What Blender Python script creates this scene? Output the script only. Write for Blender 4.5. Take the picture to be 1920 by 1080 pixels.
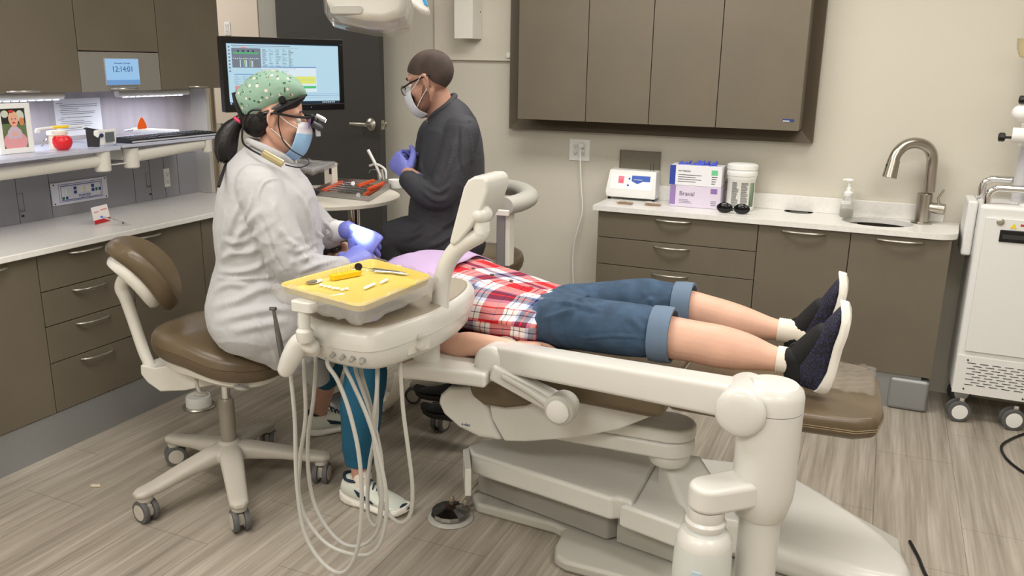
import bpy, bmesh, math, random
import numpy as np
from mathutils import noise as mnoise
from mathutils import Vector as V, Matrix, Quaternion
random.seed(7)
for o in list(bpy.data.objects): bpy.data.objects.remove(o)
SC = bpy.context.scene; COL = SC.collection
PI = math.pi
# ---------------------------------------------------------------- camera
F_PX = 1588.4; HC = 1.65
FW = V((-0.3832, 0.8869, -0.2578)).normalized()
RT = V((0.9164, 0.4007, 0.0159)); RT = (RT - FW*RT.dot(FW)).normalized()
UP = RT.cross(FW)
cam = bpy.data.cameras.new('camera'); co = bpy.data.objects.new('camera', cam); COL.objects.link(co)
cam.sensor_width = 36; cam.lens = 36*F_PX/1920; cam.clip_start = .05
co.matrix_world = Matrix(((RT.x, UP.x, -FW.x, 0), (RT.y, UP.y, -FW.y, 0), (RT.z, UP.z, -FW.z, HC), (0, 0, 0, 1)))
SC.camera = co
# ---------------------------------------------------------------- colour management, world, lights
SC.view_settings.view_transform = 'Standard'; SC.view_settings.look = 'None'
SC.view_settings.gamma = 1; SC.view_settings.use_curve_mapping = False
SC.view_settings.exposure = -0.10
w = bpy.data.worlds.new('world'); SC.world = w; w.use_nodes = True
w.node_tree.nodes['Background'].inputs[0].default_value = (.9, .93, 1, 1)
w.node_tree.nodes['Background'].inputs[1].default_value = .25
def area(name, loc, sx, sy, power, col=(1, 1, 1), rot=(0, 0, 0)):
    l = bpy.data.lights.new(name, 'AREA'); l.shape = 'RECTANGLE'; l.size = sx; l.size_y = sy
    l.energy = power; l.color = col
    o = bpy.data.objects.new(name, l); COL.objects.link(o); o.location = loc; o.rotation_euler = rot
    return o
WARM = (1, .975, .94)
CEIL = 2.75
PANELS = [(-1.15, 3.35), (-1.9, 1.35), (.55, 1.9), (.35, 3.6), (-.8, -.7), (-2.7, -.5), (1.3, .3), (-4.7, 3.7)]  # panels behind and beside the camera are unseen lamps added as front fill
for i, (x, y) in enumerate(PANELS):
    area('ceiling_lamp', (x, y, CEIL-.05), 1.15, .55, (32, 26, 22, 14, 52, 34, 30, 26)[i], WARM)
# ---------------------------------------------------------------- pixel -> point on a real plane
C0 = V((0, 0, HC))
def ray(x, y): return FW*F_PX + RT*(x-960) - UP*(y-540)
def Z(x, y, v): d = ray(x, y); return C0 + d*((v-HC)/d.z)
def Y(x, y, v): d = ray(x, y); return C0 + d*(v/d.y)
def X(x, y, v): d = ray(x, y); return C0 + d*(v/d.x)
def D(x, y, v): return C0 + ray(x, y).normalized()*v
def mpp(p): return (V(p)-C0).dot(FW)/F_PX          # metres per pixel at a point
# ---------------------------------------------------------------- materials
def lin(c):
    if isinstance(c, str): c = tuple(int(c[i:i+2], 16) for i in (0, 2, 4))
    if max(c) > 1.001: c = tuple(v/255 for v in c)
    return tuple(v/12.92 if v <= .04045 else ((v+.055)/1.055)**2.4 for v in c)+(1,)
MATS = {}
def mat(name, col, rough=.5, metal=0, bump=None, var=None, trans=0, emis=0, coat=0, alpha=1, spec=.5, ior=1.45, sheen=0, bdist=.002, lit=None):
    if name in MATS: return MATS[name]
    m = bpy.data.materials.new(name); m.use_nodes = True; nt = m.node_tree; b = nt.nodes['Principled BSDF']
    c = lin(col); b.inputs['Base Color'].default_value = c; b.inputs['Roughness'].default_value = rough
    b.inputs['Metallic'].default_value = metal; b.inputs['Specular IOR Level'].default_value = spec
    b.inputs['Transmission Weight'].default_value = trans; b.inputs['IOR'].default_value = ior
    b.inputs['Coat Weight'].default_value = coat; b.inputs['Alpha'].default_value = alpha
    b.inputs['Sheen Weight'].default_value = sheen
    if lit: b.inputs['Emission Color'].default_value = c; b.inputs['Emission Strength'].default_value = lit; b.inputs['Base Color'].default_value = tuple(v*.06 for v in c[:3])+(1,)
    if emis: b.inputs['Emission Color'].default_value = c; b.inputs['Emission Strength'].default_value = emis
    tc = nt.nodes.new('ShaderNodeTexCoord')
    if bump:
        n = nt.nodes.new('ShaderNodeTexNoise'); n.inputs['Scale'].default_value = bump[0]; n.inputs['Detail'].default_value = 4
        bp = nt.nodes.new('ShaderNodeBump'); bp.inputs['Strength'].default_value = bump[1]; bp.inputs['Distance'].default_value = bdist
        nt.links.new(tc.outputs['Object'], n.inputs['Vector']); nt.links.new(n.outputs['Fac'], bp.inputs['Height'])
        nt.links.new(bp.outputs['Normal'], b.inputs['Normal'])
    if var:
        n = nt.nodes.new('ShaderNodeTexNoise'); n.inputs['Scale'].default_value = var[0]; n.inputs['Detail'].default_value = 3
        mx = nt.nodes.new('ShaderNodeMix'); mx.data_type = 'RGBA'
        mp = nt.nodes.new('ShaderNodeMapping')
        if len(var) > 2: mp.inputs['Scale'].default_value = var[2]
        nt.links.new(tc.outputs['Object'], mp.inputs['Vector']); nt.links.new(mp.outputs[0], n.inputs['Vector'])
        cr = nt.nodes.new('ShaderNodeMapRange'); cr.inputs[1].default_value = .35; cr.inputs[2].default_value = .65
        nt.links.new(n.outputs['Fac'], cr.inputs[0]); nt.links.new(cr.outputs[0], mx.inputs['Factor'])
        a = var[1]
        mx.inputs['A'].default_value = tuple(min(1, v*(1+a)) for v in c[:3])+(1,); mx.inputs['B'].default_value = tuple(v*(1-a) for v in c[:3])+(1,)
        nt.links.new(mx.outputs['Result'], b.inputs['Base Color'])
    MATS[name] = m; return m
# ---------------------------------------------------------------- mesh building
def catmull(pts, sub=6):
    """pts: list of tuples of equal length; returns resampled tuples"""
    if len(pts) < 3: return [tuple(p) for p in pts]
    P = [pts[0]]+list(pts)+[pts[-1]]; out = []
    for i in range(1, len(P)-2):
        p0, p1, p2, p3 = P[i-1:i+3]
        for k in range(sub):
            t = k/sub
            out.append(tuple(.5*((2*b)+(-a+c)*t+(2*a-5*b+4*c-d)*t*t+(-a+3*b-3*c+d)*t**3) for a, b, c, d in zip(p0, p1, p2, p3)))
    out.append(tuple(pts[-1])); return out
def basis(ax):
    ax = V(ax).normalized(); t = V((0, 0, 1)) if abs(ax.z) < .9 else V((1, 0, 0))
    u = t.cross(ax).normalized(); return u, ax.cross(u)
class MB:
    def __init__(s): s.b = bmesh.new(); s.mi = 0
    def _faces(s, fs):
        for f in fs: f.material_index = s.mi
        return s
    def rings(s, rings, caps=True, closed=False):
        vs = [[s.b.verts.new(p) for p in r] for r in rings]; n = len(vs[0]); fs = []
        pairs = list(zip(vs, vs[1:]))+([(vs[-1], vs[0])] if closed else [])
        for a, b in pairs:
            for i in range(n): fs.append(s.b.faces.new((a[i], a[(i+1) % n], b[(i+1) % n], b[i])))
        if caps and not closed:
            fs.append(s.b.faces.new(vs[0][::-1])); fs.append(s.b.faces.new(vs[-1]))
        return s._faces(fs)
    def box(s, lo, hi):
        x0, y0, z0 = lo; x1, y1, z1 = hi
        return s.rings([[(x0, y0, z0), (x1, y0, z0), (x1, y1, z0), (x0, y1, z0)], [(x0, y0, z1), (x1, y0, z1), (x1, y1, z1), (x0, y1, z1)]])
    def obox(s, c, ax, ay, az):       # oriented box: half-extent vectors
        c, ax, ay, az = V(c), V(ax), V(ay), V(az)
        return s.rings([[c-ax-ay-az, c+ax-ay-az, c+ax+ay-az, c-ax+ay-az], [c-ax-ay+az, c+ax-ay+az, c+ax+ay+az, c-ax+ay+az]])
    def prism(s, poly, vec):
        vec = V(vec); p = [V(q) for q in poly]
        return s.rings([p, [q+vec for q in p]])
    def cyl(s, p0, p1, r0, r1=None, n=24):
        p0, p1 = V(p0), V(p1); r1 = r0 if r1 is None else r1; u, v = basis(p1-p0)
        return s.rings([[p+u*(r*math.cos(2*PI*i/n))+v*(r*math.sin(2*PI*i/n)) for i in range(n)] for p, r in ((p0, r0), (p1, r1))])
    def lathe(s, prof, c=(0, 0, 0), ax=(0, 0, 1), n=28, caps=True, sx=1, sy=1):
        c = V(c); ax = V(ax).normalized(); u, v = basis(ax)
        return s.rings([[c+ax*h+u*(max(r, 1e-4)*sx*math.cos(2*PI*i/n))+v*(max(r, 1e-4)*sy*math.sin(2*PI*i/n)) for i in range(n)] for r, h in prof], caps)
    def sph(s, c, r, sc=(1, 1, 1), n=20, rot=None):
        c = V(c); R = []
        for j in range(1, n//2):
            a = PI*j/(n//2)
            ring = []
            for i in range(n):
                p = V((r*sc[0]*math.sin(a)*math.cos(2*PI*i/n), r*sc[1]*math.sin(a)*math.sin(2*PI*i/n), r*sc[2]*math.cos(a)))
                if rot is not None: p = rot @ p
                ring.append(c+p)
            R.append(ring)
        return s.rings(R[::-1])
    def tube(s, pts, rad, n=12, sub=0, caps=True, flat=None, closed=False):
        """pts list of points, rad scalar or list; flat=(factor, axis) squashes along axis"""
        P = [tuple(V(p)) for p in pts]; Rr = rad if isinstance(rad, (list, tuple)) else [rad]*len(P)
        Q = [p+(r,) for p, r in zip(P, Rr)]
        if sub: Q = catmull(Q, sub)
        P = [V(q[:3]) for q in Q]; Rr = [max(q[3], 1e-4) for q in Q]
        t0 = (P[1]-P[0]).normalized(); u, v = basis(t0); rs = []
        for i, p in enumerate(P):
            t = ((P[min(i+1, len(P)-1)]-P[max(i-1, 0)])).normalized()
            q = t0.rotation_difference(t); u = q @ u; v = q @ v; t0 = t
            ring = [u*(Rr[i]*math.cos(2*PI*k/n))+v*(Rr[i]*math.sin(2*PI*k/n)) for k in range(n)]
            if flat:
                ax = V(flat[1]).normalized(); ring = [q_-ax*(q_.dot(ax)*(1-flat[0])) for q_ in ring]
            rs.append([p+q_ for q_ in ring])
        return s.rings(rs, caps, closed)
    def chain(s, pts, sub=5, n=16, flat=None):
        """pts: (point, radius): rounded tapered limb, closed for remeshing"""
        s.tube([p for p, r in pts], [r for p, r in pts], n=n, sub=sub, flat=flat)
        if flat is None:
            for p, r in (pts[0], pts[-1]): s.sph(p, r*.995, n=16)
        return s
    def eloft(s, rows, n=28, pw=2.3, sub=4):
        """rows: (P1, P2, centreY-offset half depth): superellipse between two silhouette points"""
        Q = []
        for a, b, ry in rows: Q.append(tuple(V(a))+tuple(V(b))+(ry,))
        Q = catmull(Q, sub) if sub else Q; rs = []
        for q in Q:
            a, b, ry = V(q[:3]), V(q[3:6]), q[6]; c = (a+b)/2; h = (b-a)/2
            yv = V((0, 1, 0)); yv = (yv-h.normalized()*yv.dot(h.normalized())).normalized()*ry
            ring = []
            for i in range(n):
                t = 2*PI*i/n; ct, st = math.cos(t), math.sin(t)
                ring.append(c+h*(math.copysign(abs(ct)**(2/pw), ct))+yv*(math.copysign(abs(st)**(2/pw), st)))
            rs.append(ring)
        return s.rings(rs)
    def holes(s, outer, holes, z0, z1):
        """slab with holes"""
        b = bmesh.new(); es = []
        for loop in [outer]+holes:
            vs = [b.verts.new((p[0], p[1], z0)) for p in loop]
            es += [b.edges.new((vs[i], vs[(i+1) % len(vs)])) for i in range(len(vs))]
        bmesh.ops.triangle_fill(b, edges=es, use_beauty=True)
        r = bmesh.ops.extrude_face_region(b, geom=b.faces[:])
        bmesh.ops.translate(b, verts=[g for g in r['geom'] if isinstance(g, bmesh.types.BMVert)], vec=(0, 0, z1-z0))
        me = bpy.data.meshes.new('tmp'); b.to_mesh(me); b.free(); n0 = len(s.b.faces)
        s.b.from_mesh(me); bpy.data.meshes.remove(me); s.b.faces.ensure_lookup_table()
        for f in s.b.faces[n0:]: f.material_index = s.mi
        return s
    def rot(s, ang, c, ax=(0, 0, 1)):
        bmesh.ops.rotate(s.b, verts=s.b.verts, cent=V(c), matrix=Matrix.Rotation(ang, 3, V(ax))); return s
    def build(s, name, mats, parent=None, bevel=0, seg=3, sharp=35, smooth=True, remesh=0, smit=0, smf=.5, disp=None, sub=0, solid=0):
        bmesh.ops.recalc_face_normals(s.b, faces=s.b.faces)
        lo = V((1e9,)*3); hi = -lo
        for v in s.b.verts:
            for k in range(3): lo[k] = min(lo[k], v.co[k]); hi[k] = max(hi[k], v.co[k])
        c = (lo+hi)/2; bmesh.ops.translate(s.b, verts=s.b.verts, vec=-c)
        me = bpy.data.meshes.new(name); s.b.to_mesh(me); s.b.free()
        for m in (mats if isinstance(mats, (list, tuple)) else [mats]): me.materials.append(m)
        o = bpy.data.objects.new(name, me); COL.objects.link(o); o.location = c
        if smooth:
            for p in me.polygons: p.use_smooth = True
            if not remesh: me.set_sharp_from_angle(angle=math.radians(sharp))
        if solid:
            md = o.modifiers.new('solid', 'SOLIDIFY'); md.thickness = solid; md.offset = 0
        if bevel:
            md = o.modifiers.new('bevel', 'BEVEL'); md.width = bevel; md.segments = seg; md.limit_method = 'ANGLE'; md.angle_limit = math.radians(40); md.harden_normals = True
        if remesh:
            md = o.modifiers.new('remesh', 'REMESH'); md.mode = 'VOXEL'; md.voxel_size = remesh; md.use_smooth_shade = True
            if smit: md = o.modifiers.new('smooth', 'SMOOTH'); md.iterations = smit; md.factor = smf
        if sub: md = o.modifiers.new('sub', 'SUBSURF'); md.levels = sub; md.render_levels = sub
        if disp:
            for k, (size, st, ty) in enumerate(disp):
                tx = bpy.data.textures.new(name+'_fold', ty); tx.noise_scale = size
                md = o.modifiers.new('disp', 'DISPLACE'); md.texture = tx; md.strength = st; md.mid_level = .5; md.texture_coords = 'GLOBAL'
        if parent is not None: adopt(o, parent)
        return o
ROOTMAT = {}
def adopt(o, parent):
    o.parent = parent
    M = Matrix.Identity(4); p = parent
    chain = []
    while p is not None: chain.append(p); p = p.parent
    for p in reversed(chain): M = M @ p.matrix_parent_inverse @ Matrix.LocRotScale(p.location, p.rotation_euler, p.scale)
    o.matrix_parent_inverse = M.inverted()
def thing(name, label, cat, loc=(0, 0, 0), group=None):
    o = bpy.data.objects.new(name, None); COL.objects.link(o); o.location = loc; o.empty_display_size = .05
    return tag(o, label, cat, group)
def tag(o, label, cat, group=None, kind=None):
    o['label'] = label; o['category'] = cat
    if group: o['group'] = group
    if kind: o['kind'] = kind
    return o
def struct(o): o['kind'] = 'structure'; return o
def dup(root, dloc, label=None, group=None, rz=0):
    def cp(o, par):
        c = o.copy(); COL.objects.link(c)
        if par is not None: c.parent = par
        for ch in list(o.children): cp(ch, c)
        return c
    r = cp(root, None); r.location = root.location+V(dloc); r.rotation_euler = (0, 0, root.rotation_euler.z+rz)
    if label: r['label'] = label
    if group: r['group'] = group
    return r
def text(name, s, p, size, right, up, m, parent, ext=.0004, align='LEFT'):
    c = bpy.data.curves.new(name, 'FONT'); c.body = s; c.size = size; c.extrude = ext; c.align_x = align
    c.materials.append(m); o = bpy.data.objects.new(name, c); COL.objects.link(o)
    r = V(right).normalized(); u = V(up); u = (u-r*u.dot(r)).normalized(); n = r.cross(u); p = V(p)
    mw = Matrix(((r.x, u.x, n.x, p.x), (r.y, u.y, n.y, p.y), (r.z, u.z, n.z, p.z), (0, 0, 0, 1)))
    bpy.context.view_layer.update()
    me = bpy.data.meshes.new_from_object(o.evaluated_get(bpy.context.evaluated_depsgraph_get()))
    bpy.data.objects.remove(o); me.name = name; o = bpy.data.objects.new(name, me); COL.objects.link(o)
    o.location, o.rotation_euler, o.scale = mw.to_translation(), mw.to_euler(), (1, 1, 1)
    adopt(o, parent); return o
def rrect(x0, y0, x1, y1, r, n=5):
    out = []
    for cx, cy, a0 in ((x1-r, y1-r, 0), (x0+r, y1-r, 90), (x0+r, y0+r, 180), (x1-r, y0+r, 270)):
        for k in range(n+1):
            a = math.radians(a0+90*k/n); out.append((cx+r*math.cos(a), cy+r*math.sin(a)))
    return out
def bake(o):
    bpy.context.view_layer.update()
    me = bpy.data.meshes.new_from_object(o.evaluated_get(bpy.context.evaluated_depsgraph_get()))
    o.modifiers.clear(); o.data = me
    n = len(me.vertices); co = np.empty(n*3); me.vertices.foreach_get('co', co); co = co.reshape(n, 3)+np.array(o.location)
    no = np.empty(n*3); me.vertex_normals.foreach_get('vector', no); return me, co, no.reshape(n, 3)
def unbake(o, me, co):
    me.vertices.foreach_set('co', (co-np.array(o.location)).ravel()); me.update()
    me.polygons.foreach_set('use_smooth', [True]*len(me.polygons))
def cloth(o, curves=(), amp=0, f=(8, 8, 8), seed=0, rot=None, nz=None):
    """press folds into a garment: curves = (pixel polyline, width, height); amp = stretched-noise wrinkles"""
    me, co, no = bake(o); off = np.zeros(len(co)); cam0 = np.array(C0)
    front = (no*(cam0-co)).sum(1) > 0
    for px, wd, am in curves:
        P = []
        for a, b in px:
            r = np.array(ray(a, b).normalized()); d = co-cam0; tt = d@r; perp = np.linalg.norm(d-np.outer(tt, r), axis=1)
            k = np.where(front & (perp < .012))[0]
            if len(k) == 0: k = np.array([perp.argmin()])
            P.append(tuple(co[k[tt[k].argmin()]]))
        Q = np.array(catmull(P, 8)); T = np.linspace(0, 1, len(Q))
        lo, hi = Q.min(0)-.08, Q.max(0)+.08; idx = np.where(((co > lo) & (co < hi)).all(1))[0]
        if len(idx) == 0: continue
        D2 = ((co[idx, None, :]-Q[None])**2).sum(2); j = D2.argmin(1); d = np.sqrt(D2[np.arange(len(idx)), j])/wd
        off[idx] += am*np.sin(PI*np.clip(T[j], .02, .98))**.7*(1-1.1*d*d)*np.exp(-.8*d*d)
    if amp:
        R = Matrix.Rotation(rot or 0, 3, 'Y')
        fx, fy, fz = f
        for i, p in enumerate(co):
            q = R @ V(p); a = mnoise.noise(V((q.x*fx+seed, q.y*fy, q.z*fz))); b = mnoise.noise(V((q.x*fx*2.1, q.y*fy*2.1+seed, q.z*fz*2.1)))
            off[i] += amp*((1-abs(a)*2.2)**3*.6-.2+.35*b)
    unbake(o, me, co+no*off[:, None]); return o
# ---------------------------------------------------------------- shared materials
WALLC = mat('wall_paint', (204, 199, 186), .75, bump=(260, .12), bdist=.001)
TAUPE = mat('taupe_laminate', (108, 100, 86), .42, bump=(500, .05), var=(3, .05))
COUNTER = mat('solid_surface', (230, 228, 224), .28, var=(60, .03))
KICK = mat('kick_aluminium', (150, 152, 152), .4, .35)
STEEL = mat('brushed_steel', (190, 190, 188), .25, 1)
CHROME = mat('chrome', (225, 225, 225), .08, 1)
NICKEL = mat('satin_nickel', (188, 184, 174), .32, .9)
WPLAST = mat('warm_white_plastic', (218, 215, 206), .35, bump=(40, .02), coat=.1)
GPLAST = mat('grey_plastic', (160, 157, 150), .4)
BLACK = mat('black_plastic', (16, 16, 17), .35)
WHITE = mat('white_plastic', (238, 238, 235), .4)
VINYL = mat('brown_vinyl', (98, 84, 64), .33, bump=(90, .15), var=(6, .06))
DARKGAP = mat('dark_gap', (22, 20, 18), .8)
CLEAR = mat('clear_plastic', (245, 248, 250), .06, trans=.95, ior=1.3)
# ---------------------------------------------------------------- structure
def floor_mat():
    m = bpy.data.materials.new('vinyl_plank'); m.use_nodes = True; nt = m.node_tree; b = nt.nodes['Principled BSDF']; L = nt.links.new
    N = nt.nodes.new
    tc = N('ShaderNodeTexCoord'); sep = N('ShaderNodeMapping'); sep.inputs['Rotation'].default_value = (0, 0, PI/2)
    L(tc.outputs['Object'], sep.inputs['Vector'])
    br = N('ShaderNodeTexBrick'); br.inputs['Scale'].default_value = 1; br.inputs['Brick Width'].default_value = .92; br.inputs['Row Height'].default_value = .305
    br.inputs['Mortar Size'].default_value = .0012; br.inputs['Mortar Smooth'].default_value = .3; br.offset = .37
    br.inputs['Color1'].default_value = (.95, .95, .95, 1); br.inputs['Color2'].default_value = (1.0, 1.0, 1.0, 1); br.inputs['Mortar'].default_value = (.42, .4, .38, 1)
    L(sep.outputs[0], br.inputs['Vector'])
    n1 = N('ShaderNodeTexNoise'); n1.inputs['Scale'].default_value = 1; n1.inputs['Detail'].default_value = 5; n1.inputs['Roughness'].default_value = .65
    mp = N('ShaderNodeMapping'); mp.inputs['Scale'].default_value = (85, 2.2, 1); L(tc.outputs['Object'], mp.inputs['Vector']); L(mp.outputs[0], n1.inputs['Vector'])
    n2 = N('ShaderNodeTexNoise'); n2.inputs['Scale'].default_value = 1; n2.inputs['Detail'].default_value = 2
    mp2 = N('ShaderNodeMapping'); mp2.inputs['Scale'].default_value = (22, 1.1, 1); L(tc.outputs['Object'], mp2.inputs['Vector']); L(mp2.outputs[0], n2.inputs['Vector'])
    ad = N('ShaderNodeMath'); ad.operation = 'ADD'; L(n1.outputs['Fac'], ad.inputs[0]); L(n2.outputs['Fac'], ad.inputs[1])
    cr = N('ShaderNodeValToRGB'); e = cr.color_ramp.elements
    e[0].position = .33; e[0].color = lin((132, 124, 112)); e[1].position = .68; e[1].color = lin((188, 180, 168))
    k = cr.color_ramp.elements.new(.5); k.color = lin((160, 151, 138))
    hf = N('ShaderNodeMath'); hf.operation = 'MULTIPLY'; hf.inputs[1].default_value = .5; L(ad.outputs[0], hf.inputs[0]); L(hf.outputs[0], cr.inputs[0])
    mx = N('ShaderNodeMix'); mx.data_type = 'RGBA'; mx.blend_type = 'MULTIPLY'; mx.inputs['Factor'].default_value = 1
    L(cr.outputs[0], mx.inputs['A']); L(br.outputs['Color'], mx.inputs['B']); L(mx.outputs['Result'], b.inputs['Base Color'])
    b.inputs['Roughness'].default_value = .38
    bp = N('ShaderNodeBump'); bp.inputs['Strength'].default_value = .12; bp.inputs['Distance'].default_value = .002; L(n1.outputs['Fac'], bp.inputs['Height']); L(bp.outputs[0], b.inputs['Normal'])
    return m
BACK = 4.75; LEFTX = -3.63
struct(MB().box((-6, -2.2, -.05), (3.2, 6.2, 0)).build('floor', floor_mat(), smooth=False))
struct(MB().box((-6, -2.2, CEIL), (3.2, 6.2, CEIL+.05)).build('ceiling', mat('ceiling_tile', (225, 223, 215), .9), smooth=False))
struct(MB().box((-6, BACK, 0), (3.2, BACK+.1, CEIL)).build('wall_back', WALLC, smooth=False))
struct(MB().box((3.1, -2.2, 0), (3.2, BACK, CEIL)).build('wall_right', WALLC, smooth=False))
struct(MB().box((-3.75, -2.1, 0), (LEFTX, 3.80, CEIL)).build('wall_left', WALLC, smooth=False))
struct(MB().box((-6, -2.2, 0), (3.2, -2.1, CEIL)).build('wall_front', WALLC, smooth=False))
struct(MB().box((-6, -2.1, 0), (-5.9, BACK, CEIL)).build('wall_far_left', WALLC, smooth=False))
# trims at the end of the left partition
struct(MB().box((-3.76, 3.80, 0), (-3.62, 3.835, 2.6)).build('trim_1', mat('dark_trim', (52, 50, 48), .5), smooth=False))
struct(MB().box((-4.44, BACK-.03, 0), (-4.36, BACK, 2.3)).build('trim_2', mat('tan_casing', (150, 138, 116), .6), smooth=False))
DOORM = mat('door_charcoal', (62, 60, 58), .6, bump=(30, .05))
# the far door leaf, standing a little open in front of its frame
hx = V((-3.745, 4.70, 0)); ld = V((.875, -.17, 0)); ld.normalize(); ln = V((ld.y, -ld.x, 0))   # ln faces the room
LW = .905
d = MB().prism([hx, hx+ld*LW, hx+ld*LW-ln*.045, hx-ln*.045], (0, 0, 2.1)).build('door_1', DOORM, bevel=.002); struct(d)
lev = MB(); pc = hx+ld*(LW-.075)+V((0, 0, 1.262))
lev.lathe([(.04, 0), (.04, .006), (.034, .014), (.016, .02), (.013, .05)], pc, ln)
lev.tube([pc+ln*.05, pc+ln*.056-ld*.04, pc+ln*.054-ld*.09, pc+ln*.05-ld*.135], [.0125, .0125, .011, .009], sub=4, flat=(.75, ln))
lev.build('door_handle', NICKEL, d)
kb = MB(); pb = hx+ld*(LW-.06)+V((0, 0, 1.262))-ln*.046
kb.lathe([(.037, 0), (.037, .006), (.03, .014), (.014, .02), (.014, .04), (.024, .05), (.02, .065)], pb, -ln); kb.build('door_handle', NICKEL, d)
lp = MB(); q = hx+ld*(LW+.0005)-ln*.022+V((0, 0, 1.262)); lp.obox(q, ld*.001, ln*.013, (0, 0, .028)); lp.obox(q+ld*.006, ld*.006, ln*.008, (0, 0, .009)); lp.build('latch_plate', NICKEL, d)
struct(MB().box((-3.90, BACK-.03, 0), (-3.75, BACK+.02, 2.3)).build('trim_3', mat('grey_casing', (168, 166, 158), .6), smooth=False))
# ---------------------------------------------------------------- wall panels
PANELM = mat('panel_cream', (214, 208, 194), .6)
tag(MB().box((-4.32, BACK-.035, 1.2), (-3.905, BACK-.001, 2.35)).build('wall_panel', mat('panel_pinkish', (222, 210, 196), .6), bevel=.003), 'pinkish cream wall panel left of the dark door, above the monitor', 'wall panel')
tag(MB().box((-2.585, BACK-.022, 1.655), (-2.075, BACK-.001, 2.35)).build('wall_panel', PANELM, bevel=.003), 'cream raised wall panel between the dark door and the wall cabinet', 'wall panel')
t = thing('metal_box', 'narrow white metal box fixed on the cream panel, above the seated man', 'box', (-2.32, BACK-.022, 1.78))
MB().box((-2.383, 4.6, 1.777), (-2.263, 4.727, 2.3)).build('housing', mat('white_enamel', (228, 226, 216), .4), t, bevel=.003)
MB().cyl((-2.261, 4.7, 1.93), (-2.2625, 4.7, 1.93), .004).build('screw', BLACK, t)
tag(MB().lathe([(.017, 0), (.018, .006), (.013, .012), (.004, .013)], Y(954, 104, BACK-.022), (0, -1, 0)).build('button', WHITE), 'round white button at the lower corner of the cream wall panel', 'button')
def outlet(name, c, right, up, w, h, ngang, label, plug=None):
    c = V(c); r = V(right); u = V(up); n = r.cross(u)
    t = thing(name, label, 'outlet', c)
    MB().obox(c+n*.003, r*w/2, u*h/2, n*.003).build('cover_plate', WHITE, t, bevel=.0015)
    for g in range(ngang):
        gc = c+r*((g-(ngang-1)/2)*.046)
        MB().obox(gc+n*.007, r*.0165, u*.034, n*.0015).build('receptacle', mat('receptacle_white', (225, 225, 222), .35), t, bevel=.001)
        for s in (-1, 1):
            m = MB(); k = gc+u*(s*.019)+n*.0087
            m.obox(k-r*.006+u*.002, r*.001, u*.004, n*.0004); m.obox(k+r*.006+u*.002, r*.001, u*.0033, n*.0004); m.cyl(k-u*.008-n*.0004, k-u*.008+n*.0004, .0025)
            m.build('slot', BLACK, t)
    return t
outlet('wall_outlet', Y(1087, 281, BACK), (1, 0, 0), (0, 0, 1), .125, .125, 2, 'white double gang wall outlet under the large wall cabinet')
t = outlet('wall_outlet', Y(427, 54, BACK-.035), (1, 0, 0), (0, 0, 1), .05, .085, 1, 'small wall outlet on the pinkish panel above the monitor')
pl = Y(1092, 272, BACK-.008)
t = thing('power_cord', 'white power cord plugged into the wall outlet and hanging to the floor', 'cord', (pl.x, pl.y, 0))
MB().box((pl.x-.014, pl.y-.03, pl.z-.014), (pl.x+.014, pl.y, pl.z+.014)).build('plug', WHITE, t, bevel=.004)
pts = [(1089, 276, 4.70), (1088, 300, 4.70), (1090, 350, 4.71), (1092, 395, 4.71), (1083, 430, 4.71), (1076, 460, 4.71), (1074, 500, 4.71), (1077, 560, 4.70), (1084, 640, 4.69)]
MB().tube([Y(*p) for p in pts]+[V((Y(1084, 640, 4.69).x+.02, 4.68, .01))], .0035, n=8, sub=5).build('cable', WHITE, t)
# ---------------------------------------------------------------- ceiling lights, with the added fill panels
for i, (x, y) in enumerate(PANELS):
    t = thing('ceiling_light', ['recessed ceiling light panel above the patient chair', 'recessed ceiling light panel over the left cabinets side', 'recessed ceiling light panel near the camera', 'recessed ceiling light panel over the sink side', 'added fill light panel behind the camera', 'added fill light panel at the near left corner', 'added fill light panel at the near right side', 'recessed ceiling light panel beyond the left partition'][i], 'ceiling light', (x, y, CEIL))
    f = MB(); f.box((x-.62, y-.32, CEIL-.02), (x+.62, y-.29, CEIL)); f.box((x-.62, y+.29, CEIL-.02), (x+.62, y+.32, CEIL)); f.box((x-.62, y-.29, CEIL-.02), (x-.59, y+.29, CEIL)); f.box((x+.59, y-.29, CEIL-.02), (x+.62, y+.29, CEIL)); f.build('frame', WHITE, t)
    MB().box((x-.59, y-.29, CEIL-.012), (x+.59, y+.29, CEIL-.002)).build('diffuser', mat('lamp_diffuser', (255, 244, 224), .6, emis=2.5), t)
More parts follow.
